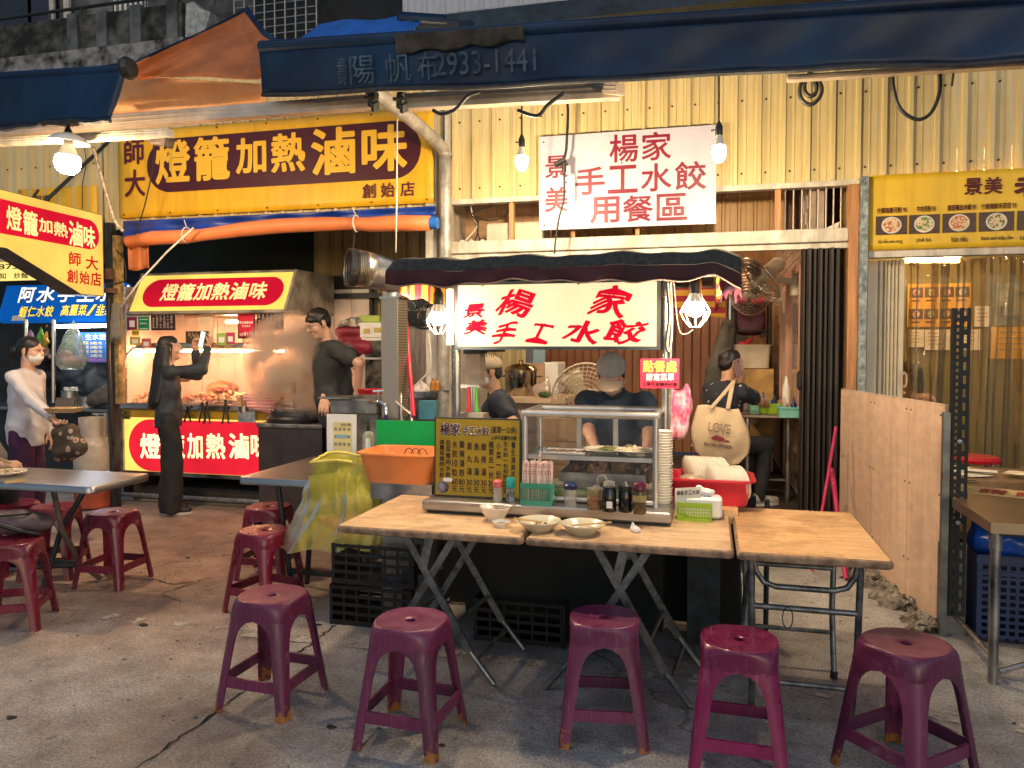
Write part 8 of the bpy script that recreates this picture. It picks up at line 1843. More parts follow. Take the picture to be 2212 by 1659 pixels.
F=Fr((TX0+.14,4.88,tz+.003),(.95,-.38,0),(-.10,-.24,0));F.n=Vector((0,0,1));o=board('order_sheet',F,.001,mat('cream_order_paper',(.68,.45,.18),.7),label='cream order sheet with red writing lying on the steel table',cat='paper')
b=MB()
for i,ch in enumerate('請自取餐具'):put(b,F,ch,.12+.17*i,.2,.25+.17*i,.8,.02,.002)
letters(o,b,mat('brick_red_ink',(.35,.05,.02),.6,var=0))
for i in range(9):
    q=Vector((TX0+.10+.05*i+random.gauss(0,.03),5.25+random.gauss(0,.08),tz+.002+.003*i));a=random.uniform(0,3);F=Fr(q,Vector((cos(a),sin(a),0))*.16,Vector((sin(a),-cos(a),0))*.11);b=MB();b.prism(F.rect(0,0,1,1),(0,0,.001));obj('paper_slip',b,[paper,mat('cream_slip',(.68,.6,.4),.8)][i % 2],label='loose paper slip in the pile at the back of the steel table',cat='paper',group='paper slips on the steel table')
s=SDF();q=onZ(2085,1048,tz);s.cone(q+Vector((-.06,0,.02)),q+Vector((.07,0,.022)),.018,.012);obj('tape_dispenser',s.mesh(.007,.004,90),mat('black_yellow_tool',(.02,.015,.01),.35,var=.3,scale=14,col2=(.4,.25,.06)),label='black handled tool lying on the order sheet',cat='tool')
c=onZ(2115,1000,.80);b=MB();c=Vector((XY(2108,6.0),6.0,.55));z_=onY(2110,990,5.9).z
T=thing('round_stool',(c.x,5.95,0),'round red seat stool behind the steel table','stool');b=MB();b.lathe([(0,z_-.03),(.15,z_-.03),(.155,z_-.01),(.14,z_+.01),(0,z_+.012)],(c.x,5.95,0),24);obj('seat',b,mat('scarlet_vinyl',(.5,.012,.015),.3),T,smooth=40)
for k in range(4):a=k*pi/2+.6;b=MB();b.tube([(c.x+.12*cos(a),5.95+.12*sin(a),z_-.03),(c.x+.17*cos(a),5.95+.17*sin(a),.02)],.011,6);obj('leg',b,steel,T)
# blue bag on blue crate under that table
cb=Vector((1.62,4.62,0));T=thing('blue_crate',cb,'dark blue plastic crate under the steel table','crate');blu_c=mat('deep_blue_plastic',(.004,.022,.09),.4,var=.2)
b=MB();z1=.46
for s_ in (-1,1):b.bx(cb.x+s_*.25-.004,cb.x+s_*.25+.004,cb.y-.18,cb.y+.18,.02,z1)
b.bx(cb.x-.25,cb.x+.25,cb.y-.18,cb.y+.18,.02,.03);b.bx(cb.x-.25,cb.x+.25,cb.y+.17,cb.y+.18,.03,z1);obj('shell',b,blu_c,T)
b=MB()
for k in range(12):b.bx(cb.x-.246+.043*k,cb.x-.246+.043*k+.016,cb.y-.18,cb.y-.174,.02,z1)
for k in range(12):b.bx(cb.x-.25,cb.x+.25,cb.y-.1805,cb.y-.1735,.03+.038*k,.046+.038*k)
b.bx(cb.x-.26,cb.x+.26,cb.y-.19,cb.y-.181,z1-.04,z1+.0);b.bx(cb.x-.26,cb.x+.26,cb.y-.19,cb.y-.181,z1-.10,z1-.08);obj('lattice_side',b,blu_c,T,kind='stuff')
s=SDF();q=cb+Vector((-.02,-.06,.52));s.ell(q,(.27,.17,.10));s.cone(q+Vector((-.14,0,.02)),q+Vector((-.19,0,.09)),.11,.06,.05);s.ell(q+Vector((.14,-.02,.03)),(.14,.13,.08));obj('blue_bag',s.mesh(.013,.022,26),mat('bright_blue_plastic',(.008,.07,.42),.25,var=.4,scale=6),label='crumpled bright blue bag on the blue crate',cat='bag',smooth=True)
# inside the noodle shop: posters, stools, table
F=quadY((1955,612),(2180,600),(2180,705),(1955,705),9.55);F=quadY((1960,615),(2098,610),(2098,706),(1960,706),9.55)
T=board('wall_menu',F,.01,mat('ochre_menu',(.62,.34,.02),.6),label='yellow picture menu on the olive wall behind the plastic curtain',cat='menu')
for r_ in range(2):
    for i in range(4):x=.03+.24*i;b=MB();b.prism(F.rect(x,.08+.5*r_,x+.22,.32+.5*r_,.003),-F.n*.001);ph=obj('food_photo',b,MATS['printed_wood_brown'],T);b=MB();b.prism(F.capsule(x+.055,.11+.5*r_,x+.165,.29+.5*r_,.005,6),-F.n*.001);obj('printed_bowl',b,brothm[i],ph)
b=MB()
for r_ in range(2):
    for i in range(4):b.prism(F.rect(.05+.24*i,.37+.5*r_,.2+.24*i,.41+.5*r_,.003),-F.n*.001)
letters(T,b,maroon_ink)
for q,m_,lab in ((((1962,712),(1996,712),(1996,750),(1964,750)),paper,'left white sheet on the olive wall below the picture menu'),(((1998,712),(2052,712),(2052,756),(1998,756)),paper,'wide middle white sheet on the olive wall below the picture menu'),(((2080,712),(2118,711),(2118,756),(2080,756)),paper,'white sheet with a dark jar picture on the olive wall'),(((2106,662),(2140,660),(2142,705),(2106,706)),white_p,'pale dispenser box on the olive wall'),(((2140,712),(2300,700),(2300,775),(2135,775)),mat('ochre_menu',(0,0,0)),'large yellow notice at the right of the olive wall'),(((2150,615),(2300,605),(2300,700),(2150,706)),mat('group_photo',(.10,.16,.17),.5,var=.7,scale=4,col2=(.35,.4,.38)),'blue green photo poster on the olive wall')):
    F=quadY(*q,9.55);T=board('wall_paper',F,.01 if 'box' not in lab else .12,m_,label=lab,cat='poster')
    b=MB();n_l=4
    for k in range(n_l):b.prism(F.rect(.12,.15+.18*k,.12+.7*random.uniform(.5,1),.19+.18*k,.003),-F.n*.001)
    obj('print_lines',b,mat('grey_ink',(0,0,0)),T,kind='stuff')
for i,(x,y) in enumerate(((3.0,7.6),(3.5,7.3),(3.75,8.1))):
    T=thing('bar_stool',(x,y,.06),['red topped stool behind the plastic curtain, leftmost','red topped stool behind the plastic curtain, nearest','red topped stool behind the plastic curtain, farthest'][i],'stool');b=MB();b.lathe([(0,.68),(.16,.68),(.165,.70),(.15,.72),(0,.725)],(x,y,.06),20);obj('seat',b,MATS['scarlet_vinyl'],T,smooth=40)
    for k in range(4):a=k*pi/2+.4;b=MB();b.tube([(x+.11*cos(a),y+.11*sin(a),.74),(x+.18*cos(a),y+.18*sin(a),.06)],.012,6);obj('leg',b,steel,T)
b=MB();b.tube([(3.1,8.2,.95),(3.5,8.15,.9),(4.0,8.1,.93)],.03,8);obj('chair_rail',b,dark_iron,label='dark curved chair back behind the plastic curtain',cat='chair')
b=MB();b.lathe([(0,0),(.035,0),(.035,.14),(.012,.18),(.01,.24),(0,.24)],(3.55,8.0,.98),12);T=obj('sauce_bottle',b,mat('pink_sauce',(.5,.12,.1),.3),label='pink sauce bottle behind the plastic curtain',cat='bottle');b=MB();b.bx(3.2,4.2,7.8,8.3,.94,.975);b.tube([(3.3,8,.06),(3.3,8,.94)],.02,6);b.tube([(4.1,8,.06),(4.1,8,.94)],.02,6);obj('inner_table',b,dark_iron,label='dark table inside the noodle shop',cat='table')
# ================================================================== PEOPLE
def rotv(ax,a):return Matrix.Rotation(a,3,ax)
def ik(a,t,l1,l2,hint):
    a,t=Vector(a),Vector(t);d=t-a;L=d.length
    if L>(l1+l2)*.995:t=a+d.normalized()*(l1+l2)*.995;d=t-a;L=d.length
    x=(l1*l1-l2*l2+L*L)/(2*L);h=sqrt(max(0,l1*l1-x*x));dn=d.normalized();hv=Vector(hint);hv=(hv-dn*hv.dot(dn)).normalized()
    return a+dn*x+hv*h,t
def hand_sdf(W_,D,Nn,curl=.5,s=1.,side=1,spread=.12):
    """wrist, forward, palm normal; side +1: thumb on +lateral"""
    D=Vector(D).normalized();Nn=Vector(Nn);Nn=(Nn-D*Nn.dot(D)).normalized();lat=D.cross(Nn)*side;q=SDF();W_=Vector(W_)
    for i,(o,ln) in enumerate(((.030,.066),(.011,.076),(-.010,.070),(-.030,.054))):
        k=W_+D*(.088-.004*abs(i-1))*s+lat*o*s;q.cone(W_+D*.012*s+lat*o*.55*s,k,.016*s,.0125*s,.010)
        d1=(D*cos(curl*.9)+Nn*sin(curl*.9)+lat*spread*(1-i*.66)).normalized();d2=(D*cos(curl*2.0)+Nn*sin(curl*2.0)+lat*spread*.5*(1-i*.66)).normalized();d3=(D*cos(curl*2.8)+Nn*sin(curl*2.8)).normalized()
        m1=k+d1*ln*.42*s;m2=m1+d2*ln*.34*s;q.cone(k,m1,.0105*s,.0095*s,.004);q.cone(m1,m2,.0093*s,.0084*s,.003);q.cone(m2,m2+d3*ln*.26*s,.0084*s,.0070*s,.003)
    r=W_+D*.022*s+lat*.026*s;t1=r+(D*.55+lat*.62+Nn*.35*(.5+curl)).normalized()*.042*s;t2=t1+(D*.85+lat*.12+Nn*(.2+.5*curl)).normalized()*.036*s
    q.cone(r,t1,.017*s,.012*s,.010);q.cone(t1,t2,.0115*s,.0085*s,.004);q.cone(W_-D*.03*s,W_+D*.02*s,.026*s,.024*s,.015)
    return q
def person(label,pos,rz,H,skinm=skin,lean=0.,hyaw=0.,hpitch=0.,hands=(None,None),hints=((.3,-1,-.2),(-.3,-1,-.2)),sit=None,floor=None,
           shirt=None,sleeve='short',hem=-.08,trousers=None,leg='slim',hair='short',cap=None,mask=False,glasses=False,shoes=None,curls=(.5,.5),palms=((0,0,-1),(0,0,-1)),group=None,
           bulk=1.,apron=None,knees=None,feet=None,shirt_wr=.017,hairm_=None,fringe=.0,collar=None,ear_clip=False,hang=(0,0)):
    s=H/1.7;Rz=rotv('Z',radians(rz));pos=Vector(pos)
    def loc_(w):return Rz.transposed() @ (Vector(w)-pos)
    def fin(b):b.v=[tuple(pos+Rz @ Vector(p)) for p in b.v];return b
    pz=sit if sit is not None else .93*s
    P=Vector((0,0,pz));l=radians(lean);Uv=Vector((0,sin(l),cos(l)));Fv=Vector((0,cos(l),-sin(l)));X=Vector((1,0,0))
    N_=P+Uv*.50*s;sh={1:N_+X*.175*s*bulk-Uv*.055*s,-1:N_-X*.175*s*bulk-Uv*.055*s}
    nd=(Uv+Vector((0,.18+.5*sin(radians(max(0,hpitch))*.6),0))).normalized()
    Rh=rotv('Z',radians(hyaw)) @ rotv('X',radians(-hpitch));Hb=N_+nd*.075*s;Hc=Hb+Rh @ Vector((0,.012,.095))*s
    h=lambda x,y,z:Hc+Rh @ (Vector((x,y,z))*s)
    # --- body
    B=SDF();B.ell(P,Vector((.125*bulk,.085*bulk,.09))*s);B.cone(P,P+Uv*.22*s,.10*s*bulk,.10*s*bulk,.05);B.ell(P+Uv*.33*s,Vector((.13*bulk,.085*bulk,.13))*s)
    for k in (1,-1):B.cone(N_-Uv*.045*s,sh[k]-Uv*.02*s,.040*s,.036*s,.03)
    B.cone(N_-Uv*.02*s,Hb+nd*.05*s,.052*s,.048*s,.03)
    arms={}
    for k,i in ((1,0),(-1,1)):
        t=hands[i]
        t=loc_(t) if t is not None else sh[k]+Vector((k*.06,.07+.02*k,-.50*s))
        e,w=ik(sh[k],t,.285*s,.245*s,Vector((k*hints[i][0] if False else hints[i][0],hints[i][1],hints[i][2])));arms[k]=(e,w)
        B.cone(sh[k]-Uv*.015*s,e,(.040 if sleeve == 'short' else .034)*s*bulk,(.038 if sleeve == 'short' else .030)*s,.03);B.cone(e,w,(.038 if sleeve == 'short' else .028)*s,.024*s,.02)
    legs={}
    for k in (1,-1):
        hp=P+X*k*.088*s-Vector((0,0,.03*s));
        if sit is None:
            ft=Vector((k*.10*s,0.0,0)) if feet is None else Vector(feet[0 if k>0 else 1]);kn=hp.lerp(ft+Vector((0,0,.08)),.5)+Vector((0,.025,0))
        else:
            ft=loc_(feet[0 if k>0 else 1]) if feet is not None else Vector((k*.13,.40*s,0));kn=(hp+Vector((k*.06,.40*s,.02))) if knees is None else Vector(knees[0 if k>0 else 1])
        an=ft+Vector((0,0,.08*s));legs[k]=(hp,kn,an,ft);B.cone(hp,kn,.062*s,.045*s,.03);B.cone(kn,an,.045*s,.032*s,.02)
    if sit is None or True:bb=B.mesh(.013)
    # --- head, fine
    Hd=SDF();Rr=Rh
    E=lambda x,y,z,a,c,d,k=.012,op=1:Hd.ell(h(x,y,z),Vector((a,c,d))*s,Rr,k,op)
    E(0,-.012,.030,.075,.093,.086);E(0,.026,-.036,.058,.066,.080,.03);E(0,.060,-.094,.027,.024,.02,.03)
    for k in (1,-1):E(.036*k,.058,-.028,.026,.026,.026,.02);E(.076*k,-.006,-.010,.010,.022,.031,.006)
    E(0,.080,.024,.050,.016,.011,.02);Hd.cone(h(0,.090,.012),h(0,.109,-.022),.008*s,.0115*s,.012);E(.012,.098,-.026,.009,.010,.008,.006);E(-.012,.098,-.026,.009,.010,.008,.006)
    E(0,.088,-.054,.022,.010,.006,.006);E(0,.086,-.064,.019,.010,.007,.006)
    for k in (1,-1):E(.031*k,.099,.005,.017,.012,.009,.008,-1)
    Hd.cone(h(0,-.02,-.05),Hb-nd*.03,.050*s,.052*s,.02)
    parts=[bb,Hd.mesh(.0065)]
    for k,i in ((1,0),(-1,1)):
        e,w=arms[k];D=(w-e).normalized();pn=Rz.transposed() @ Vector(palms[i]);parts.append(hand_sdf(w+D*.01,D,pn,curls[i],s,k if pn.z<.3 else-k).mesh(.0055))
    body=obj('person',fin(merge(*parts)),skinm,label=label,cat='person',group=group,smooth=True,fix=False)
    def part(nm,b,m,**kw):return obj(nm,fin(b),m,body,smooth=kw.get('smooth',True),fix=kw.get('fix',False),solid=kw.get('solid',0))
    # eyes, brows, mouth
    for k in (1,-1):
        b=MB();b.ball(h(.031*k,.0815,.004),.0118*s,10,7);e_=part('eye',b,mat('eye_white',(.62,.56,.5),.25,var=0));b=MB();b.ball(h(.031*k,.0885,.003),.0062*s,8,6);obj('iris',fin(b),ink,e_)
        b=MB();b.tube([h(.014*k,.0945,.021),h(.03*k,.092,.0265),h(.048*k,.079,.021)],[.002,.0026,.0012],6);part('eyebrow',b,hairm)
        b=MB();b.tube([h(.015*k,.0935,.009),h(.031*k,.0935,.0125),h(.046*k,.084,.007)],.0022,5);part('lash_line',b,hairm)
    if not mask:b=MB();b.tube([h(-.021,.092,-.059),h(-.008,.0985,-.0585),h(.008,.0985,-.0585),h(.021,.092,-.059)],.0035,6);part('lips',b,mat('lip',(.36,.13,.11),.4,var=0))
    # hair
    if hair:
        Q=SDF();Hl=lambda x,y,z,a,c,d,k=.02:Q.ell(h(x,y,z),Vector((a,c,d))*s,Rr,k)
        Hl(0,-.016,.040,.085,.103,.090);Hl(0,-.055,-.015,.072,.055,.065)
        if fringe:Hl(0,.062,.052,.066,.036,.034);
        Q.cut(h(0,.066+fringe,.040-fringe*.5),Rh @ Vector((0,.80,-.60)));Q.cut(h(0,0,-.072),Rh @ Vector((0,.35,-1)))
        bs=[Q.mesh(.008,.009,85,int(abs(pos.x)*10))]
        for k in (1,-1):b_=SDF();b_.cone(h(.074*k,.018,.03),h(.077*k,.012,-.012 if hair == 'short' else-.03),.014*s,.008*s);bs.append(b_.mesh(.008))
        if hair == 'long':
            L2=SDF();L2.cone(h(0,-.04,.0),h(0,-.075,-.16),.086*s,.085*s,.03);L2.cone(h(0,-.075,-.16),N_-Fv*.115*s-Uv*.36*s,.085*s,.070*s,.03)
            for k in (1,-1):L2.cone(h(.06*k,-.02,.0),h(.07*k,-.05,-.17),.032*s,.045*s,.03);L2.cone(h(.07*k,-.05,-.17),N_+X*.065*k*s-Fv*.10*s-Uv*.34*s,.045*s,.038*s,.03)
            bs.append(L2.mesh(.010,.004,75))
        if hair == 'pony':
            L2=SDF();L2.ell(h(0,-.125,.0),Vector((.04,.035,.04))*s);L2.cone(h(0,-.14,-.01),h(0,-.165,-.14),.032*s,.012*s);bs.append(L2.mesh(.009,.005,60))
            b=MB();b.ball(h(0,-.105,.01),.022*s,10,7);part('hair_tie',b,mat('pale_pink_tie',(.6,.35,.38),.6))
        if hair == 'bob':
            L2=SDF();L2.cone(h(0,-.04,.02),h(0,-.055,-.12),.090*s,.075*s,.03);[L2.cone(h(.065*k,0,.02),h(.072*k,.0,-.11),.03*s,.024*s,.03) for k in (1,-1)];bs.append(L2.mesh(.010,.005,60))
        part('hair',merge(*bs),hairm_ or hairm)
    if cap:
        cm,bm_=cap;Q=SDF();Q.ell(h(0,-.012,.048),Vector((.093,.110,.090))*s,Rr);Q.cut(h(0,0,.026),Rh @ Vector((0,.1,-1)));c_=part('cap',Q.mesh(.008,.003,60),cm)
        b=MB()
        for i in range(6):a=i*pi/3;b.tube([h(.0935*sin(a)*cos(t),-.012+.111*cos(a)*cos(t),.048+.0915*sin(t)) for t in [k*pi/16 for k in range(9)]],.0018,4)
        b.ball(h(0,-.012,.139),.010,8,5);obj('cap_seam',fin(b),cm,c_)
        b=MB();b.grid(lambda a,t:h((.088+.0*t)*sin((a-.5)*pi*.86)*(1-.10*t),.055+.045*cos((a-.5)*pi*.86)+.085*t*cos((a-.5)*pi*.8),.030-.020*t-.030*abs(a-.5) ** 2*4*(1)),18,6);obj('cap_brim',fin(b),bm_,c_,smooth=True,solid=.005)
    if mask:
        Q=SDF();Q.ell(h(0,.036,-.046),Vector((.066,.074,.060))*s,Rr,.01);Q.cut(h(0,.022,0),Rh @ Vector((0,-1,.0)));Q.cut(h(0,.1,-.006),Rh @ Vector((0,.25,1)));Q.cut(h(0,.06,-.108),Rh @ Vector((0,-.3,-1)))
        mk=part('face_mask',Q.mesh(.0065,.0015,90),mat('mask_cloth',(.72,.70,.68),.8,var=.05));b=MB()
        for k in (1,-1):
            for z in (-.018,-.085):b.tube([h(.064*k,.03,z),h(.078*k,.0,(z-.02)*.6),h(.082*k,-.018,-.012)],.0018,5)
        obj('ear_loop',fin(b),MATS['mask_cloth'],mk)
    if glasses:
        b=MB()
        for k in (1,-1):b.tube([h(.033*k+.022*cos(a),.104-.10*abs(.022*cos(a)*k+.0) ,.002+.020*sin(a)) for a in [i*pi/8 for i in range(16)]],.0018,5,closed=True);b.tube([h(.055*k,.098,.006),h(.079*k,-.0,.006)],.0018,5)
        b.tube([h(-.011,.106,.006),h(.011,.106,.006)],.0018,5);part('glasses',b,mat('thin_metal_frame',(.25,.2,.17),.3,.8))
    # shirt
    e=.016*s;Q=SDF();Q.ell(P+Uv*.02,Vector((.165*bulk,.122*bulk,.13))*s,None,.05);Q.cone(P-Uv*.10*s,P+Uv*.24*s,.142*s*bulk,.138*s*bulk,.06);Q.ell(P+Uv*.33*s,Vector((.170*bulk,.122*bulk,.165))*s,None,.05)
    for k in (1,-1):
        Q.cone(N_-Uv*.045*s,sh[k]-Uv*.005,.056*s,.060*s,.04);ee,w=arms[k]
        if sleeve == 'short':Q.cone(sh[k],sh[k].lerp(ee,.68),.061*s*bulk,.064*s,.03)
        else:Q.cone(sh[k],ee,.061*s*bulk,.052*s,.03);Q.cone(ee,ee.lerp(w,.90),.051*s,.038*s,.025)
    if sleeve == 'short':
        pass
    Q.cut(P+Uv*hem*s,-Uv);Q.cone(N_+Uv*.072*s+Fv*.015,N_+Uv*.16*s+Fv*.04,.056*s,.085*s,.010,-1)
    shp=part('jacket' if sleeve == 'long' else 'shirt',Q.mesh(.0110,shirt_wr,30,int(abs(pos.x*7)),.010),shirt)
    if collar:
        b=MB();b.tube([N_+Uv*.015*s+Vector((.062*s*cos(a),.058*s*sin(a)+.01,-.03*s*sin(a))) for a in [i*pi/9 for i in range(18)]],.013,6,closed=True);obj('collar',fin(b),collar,shp,smooth=True)
    if apron:
        Q=SDF();Q.cone(P-Uv*.38*s,P+Uv*.28*s,.160*s*bulk,.142*s*bulk,.06);Q.ell(P+Uv*.33*s,Vector((.150*bulk,.132*bulk,.12))*s,None,.05);Q.cut(P+Fv*.02,-Fv);Q.cut(P+Uv*.40*s,Uv);Q.cut(P-Uv*.42*s,-Uv);part('apron',Q.mesh(.012,.005,30),apron)
    # trousers
    Q=SDF();Q.ell(P-Vector((0,0,.0)),Vector((.150*bulk,.108*bulk,.12))*s,None,.05)
    for k in (1,-1):
        hp,kn,an,ft=legs[k];ra,rb,rc={'slim':(.088,.070,.056),'wide':(.090,.092,.106),'loose':(.090,.086,.080)}[leg]
        Q.cone(hp,kn,ra*s,rb*s,.03);Q.cone(kn,an+Vector((0,0,-.03 if leg == 'wide' else-.01)),rb*s,rc*s,.03)
    Q.cut(P+Uv*.09*s,Uv if sit is None else Vector((0,0,1)));
    if sit is None or leg == 'wide':Q.cut(Vector((0,0,.028)),(0,0,-1))
    part('trousers',Q.mesh(.0125,.016,24,3,.006),trousers)
    sm=shoes or blackp
    for k in (1,-1):
        hp,kn,an,ft=legs[k];Q=SDF();fd=Vector((k*.18,1,0)).normalized();o=ft+Vector((0,0,.0));Q.cone(o+Vector((0,0,.05))-fd*.03,o+fd*.15*s+Vector((0,0,.035)),.042*s,.034*s,.02);Q.cone(o+Vector((0,0,.07)),o+Vector((0,0,.10)),.042*s,.04*s,.02);Q.cut(o+Vector((0,0,.014)),(0,0,-1))
        so=part('shoe',Q.mesh(.009),sm);b=MB();b.prism([o+fd*(.055*s+.135*s*cos(a))+Vector((-fd.y,fd.x,0))*.045*s*sin(a)+Vector((0,0,.001)) for a in [i*pi/8 for i in range(16)]],(0,0,.02));obj('sole',fin(b),mat('shoe_sole',(.62,.56,.48),.6),so)
    return body,dict(h=lambda x,y,z:pos+Rz @ h(x,y,z),arms={k:tuple(pos+Rz @ q for q in arms[k]) for k in arms},N=pos+Rz @ N_,P=pos+Rz @ P,Rz=Rz,sh={k:pos+Rz @ sh[k] for k in sh})
black_cl=mat('black_cloth',(.012,.012,.013),.85,var=.4,scale=5,bump=.8,bscale=11);charcoal=mat('charcoal_tee',(.028,.030,.030),.85,var=.25,scale=5,bump=.9,bscale=10);navy_cl=mat('navy_tee',(.010,.016,.032),.8,var=.3,scale=5,bump=.9,bscale=10)
# woman with mask
pw=Vector((XY(52,5.0),5.0,0));hw=onY(112,905,4.80)
lil=mat('pale_lilac_nylon',(.56,.54,.57),.5,var=.08,scale=4,bump=.9,bscale=10)
_,I=person('woman in white mask and pale zipped jacket holding a snack tray',pw,-72,1.61,lean=2,hyaw=-4,hpitch=4,hands=(hw,None),hints=((.5,-1,-.6),(-.4,-.6,-.4)),shirt=lil,sleeve='long',hem=-.14,trousers=mat('plum_trousers',(.045,.008,.045),.8,var=.35,scale=5),leg='loose',hair='pony',mask=True,shoes=white_p,curls=(.75,.4),palms=((0,.3,1),(0,0,-1)),bulk=.98,shirt_wr=.016)
w=I['arms'][1][1];Rw=Matrix.Rotation(radians(-72),3,'Z');tc_=w+Rw @ Vector((.0,.10,.045))
T=thing('snack_tray',tc_,'small paper tray of yellow food in the masked woman\'s hand','tray');b=MB()
q=[tc_+Rw @ Vector(p) for p in ((-.06,-.09,0),(.06,-.09,0),(.06,.09,0),(-.06,.09,0))];o=[tc_+Rw @ Vector(p) for p in ((-.08,-.115,.035),(.08,-.115,.035),(.08,.115,.035),(-.08,.115,.035))]
b.add(q+o,[(0,1,2,3),(0,4,5,1),(1,5,6,2),(2,6,7,3),(3,7,4,0)]);obj('tray_shell',b,mat('brown_paper_tray',(.40,.28,.15),.6),T,solid=.003);s=SDF();[s.ell(tc_+Rw @ Vector((random.uniform(-.04,.04),random.uniform(-.07,.08),.02)),(.03,.03,.016),k=.01) for _ in range(7)];obj('yellow_food',s.mesh(.007,.004,90),mat('yellow_food',(.62,.48,.08),.4,var=.3,scale=30),T,smooth=True)
b=MB();b.grid(lambda s_,t:tc_+Rw @ Vector((-.082-.02*t,-.11+.14*s_,.035+.07*t)),4,3);obj('tray_flap',b,mat('dark_print_flap',(.07,.055,.05),.6),T,solid=.003)
bagp_=onY(146,952,4.82);pat=mat('flower_print_cloth',(.05,.035,.025),.8,var=0);N,L=pat.node_tree.nodes,pat.node_tree.links;tc=N.new('ShaderNodeTexCoord');vo=N.new('ShaderNodeTexVoronoi');vo.inputs['Scale'].default_value=16;cr=N.new('ShaderNodeValToRGB');e=cr.color_ramp.elements;e[0].position=.28;e[0].color=(.45,.36,.28,1);e[1].position=.40;e[1].color=(.055,.04,.025,1);x_=e.new(.16);x_.color=(.30,.09,.05,1);L.new(tc.outputs['Object'],vo.inputs[0]);L.new(vo.outputs[0],cr.inputs[0]);L.new(cr.outputs[0],N['Principled BSDF'].inputs['Base Color'])
T=thing('cloth_bag',bagp_-Vector((0,0,.17)),'patterned brown cloth bag hanging from the masked woman\'s hand','bag');s=SDF();s.cone(bagp_+Vector((-.08,0,.06)),bagp_+Vector((.05,0,.07)),.05,.05,.03);s.cone(bagp_+Vector((-.06,0,-.11)),bagp_+Vector((.11,0,-.05)),.06,.06,.05);s.ell(bagp_,(.13,.06,.14),None,.05);obj('bag_body',s.mesh(.012,.012,35),pat,T,smooth=True);b=MB();b.tube([bagp_+Vector((-.06,-.01,.10)),w+Vector((.0,-.02,.02)),w+Vector((.03,-.03,-.02)),bagp_+Vector((.04,-.02,.11))],.008,6);obj('bag_handle',b,blackp,T,smooth=True)
b=MB();jn=I['N'];b.tube([jn+Rw @ Vector((.02,.135,-.10)),jn+Rw @ Vector((.02,.165,-.30)),jn+Rw @ Vector((.02,.17,-.55))],.003,5);obj('zip_line',b,mat('zip_grey',(.35,.33,.33),.4,.5),_)
# girl with phone
pg=Vector((XY(362,6.04),6.04,0));h1=onY(449,750,6.22);h2=onY(424,757,6.26)
den=mat('black_denim',(.022,.029,.036),.75,var=.5,scale=8,bump=.2,bscale=120)
_,I=person('girl with long black hair and dark denim jacket raising a phone',pg,-46,1.63,lean=0,hyaw=-6,hpitch=-4,hands=(h1,h2),hints=((.5,-.3,-1),(-.2,0,-1)),shirt=den,sleeve='long',hem=-.09,trousers=black_cl,leg='wide',hair='long',shoes=blackp,curls=(.7,.7),palms=((-.6,-.3,.2),(.6,-.2,.2)),shirt_wr=.016,bulk=.82)
ph=onY(437,745,6.20);ph.z += .05;T=thing('smartphone',ph-Vector((0,0,.07)),'phone with a bright screen held up by the girl in denim','phone');R=Euler((radians(-8),radians(9),radians(-22))).to_matrix();b=MB();b.box(ph,(.074,.009,.155),R,.004);obj('phone_case',b,mat('mint_case',(.20,.35,.22),.4),T);b=MB();b.box(ph+R @ Vector((0,-.0052,0)),(.066,.001,.145),R);obj('screen',b,emis('phone_screen',(.85,.92,1),1.2),T);b=MB();[b.box(ph+R @ Vector((-.008,-.0060,.04-.02*i)),(.035,.0006,.006),R) for i in range(4)];obj('screen_text',b,mat('screen_grey',(.2,.25,.28),.5),T)
b=MB();jp=I['P'];Rg=I['Rz']
for dx in (-.03,.05):b.ball(jp+Rg @ Vector((.10+dx,-.13,-.05)),.008,8,5)
obj('jacket_button',b,steel,_)
# man with glasses
pmn=Vector((XY(724,6.12),6.12,.08));hl=onY(772,846,5.92);hr=onY(700,872,5.9)
_,I=person('tall man with glasses and charcoal t-shirt standing over the steaming pot',pmn,132,1.80,lean=7,hyaw=12,hpitch=24,hands=(hr,hl),hints=((.6,-.6,-.4),(-1,-.5,.1)),shirt=charcoal,hem=-.2,trousers=black_cl,hair='short',fringe=.018,glasses=True,curls=(.6,.6),bulk=1.12,palms=((0,0,-1),(0,0,-1)))
b=SDF();b.ell(hl+Vector((0,0,-.07)),(.07,.05,.015));obj('grey_rag',b.mesh(.009,.006,70),mat('grey_rag_cloth',(.3,.29,.27),.8),label='grey rag under the hand of the man with glasses',cat='rag',smooth=True)
# worker in the stall
pk_=Vector((XY(577,7.02),7.02,.20));ha=onY(536,858,6.80);hb_=onY(556,846,6.86)
_,I=person('stall worker in brown apron reaching over the food, head behind the menu cards',pk_,168,1.76,skinm=skin,lean=6,hpitch=10,hands=(ha,hb_),hints=((.8,-.4,-.3),(-.8,-.4,-.3)),shirt=mat('brown_tee',(.22,.105,.05),.8,var=.15),hem=-.2,trousers=black_cl,hair='short',apron=mat('tan_apron',(.26,.13,.06),.8,var=.15),curls=(.6,.8),bulk=1.05)
F=Fr(onY(546,781,6.83),Vector((XY(580,6.83)-XY(546,6.83),0,0)),Vector((0,0,-.045)));b=MB();put(b,F,'Uber Eats',0,0,1,1,.03);obj('shirt_print',b,mat('pale_shirt_print',(.6,.42,.28),.7),_,fix=False)
b=MB();b.ball(hb_+Vector((0,-.02,-.02)),(.055,.06,.03),12,7);obj('glove',b,mat('navy_glove',(.03,.04,.10),.5),_)
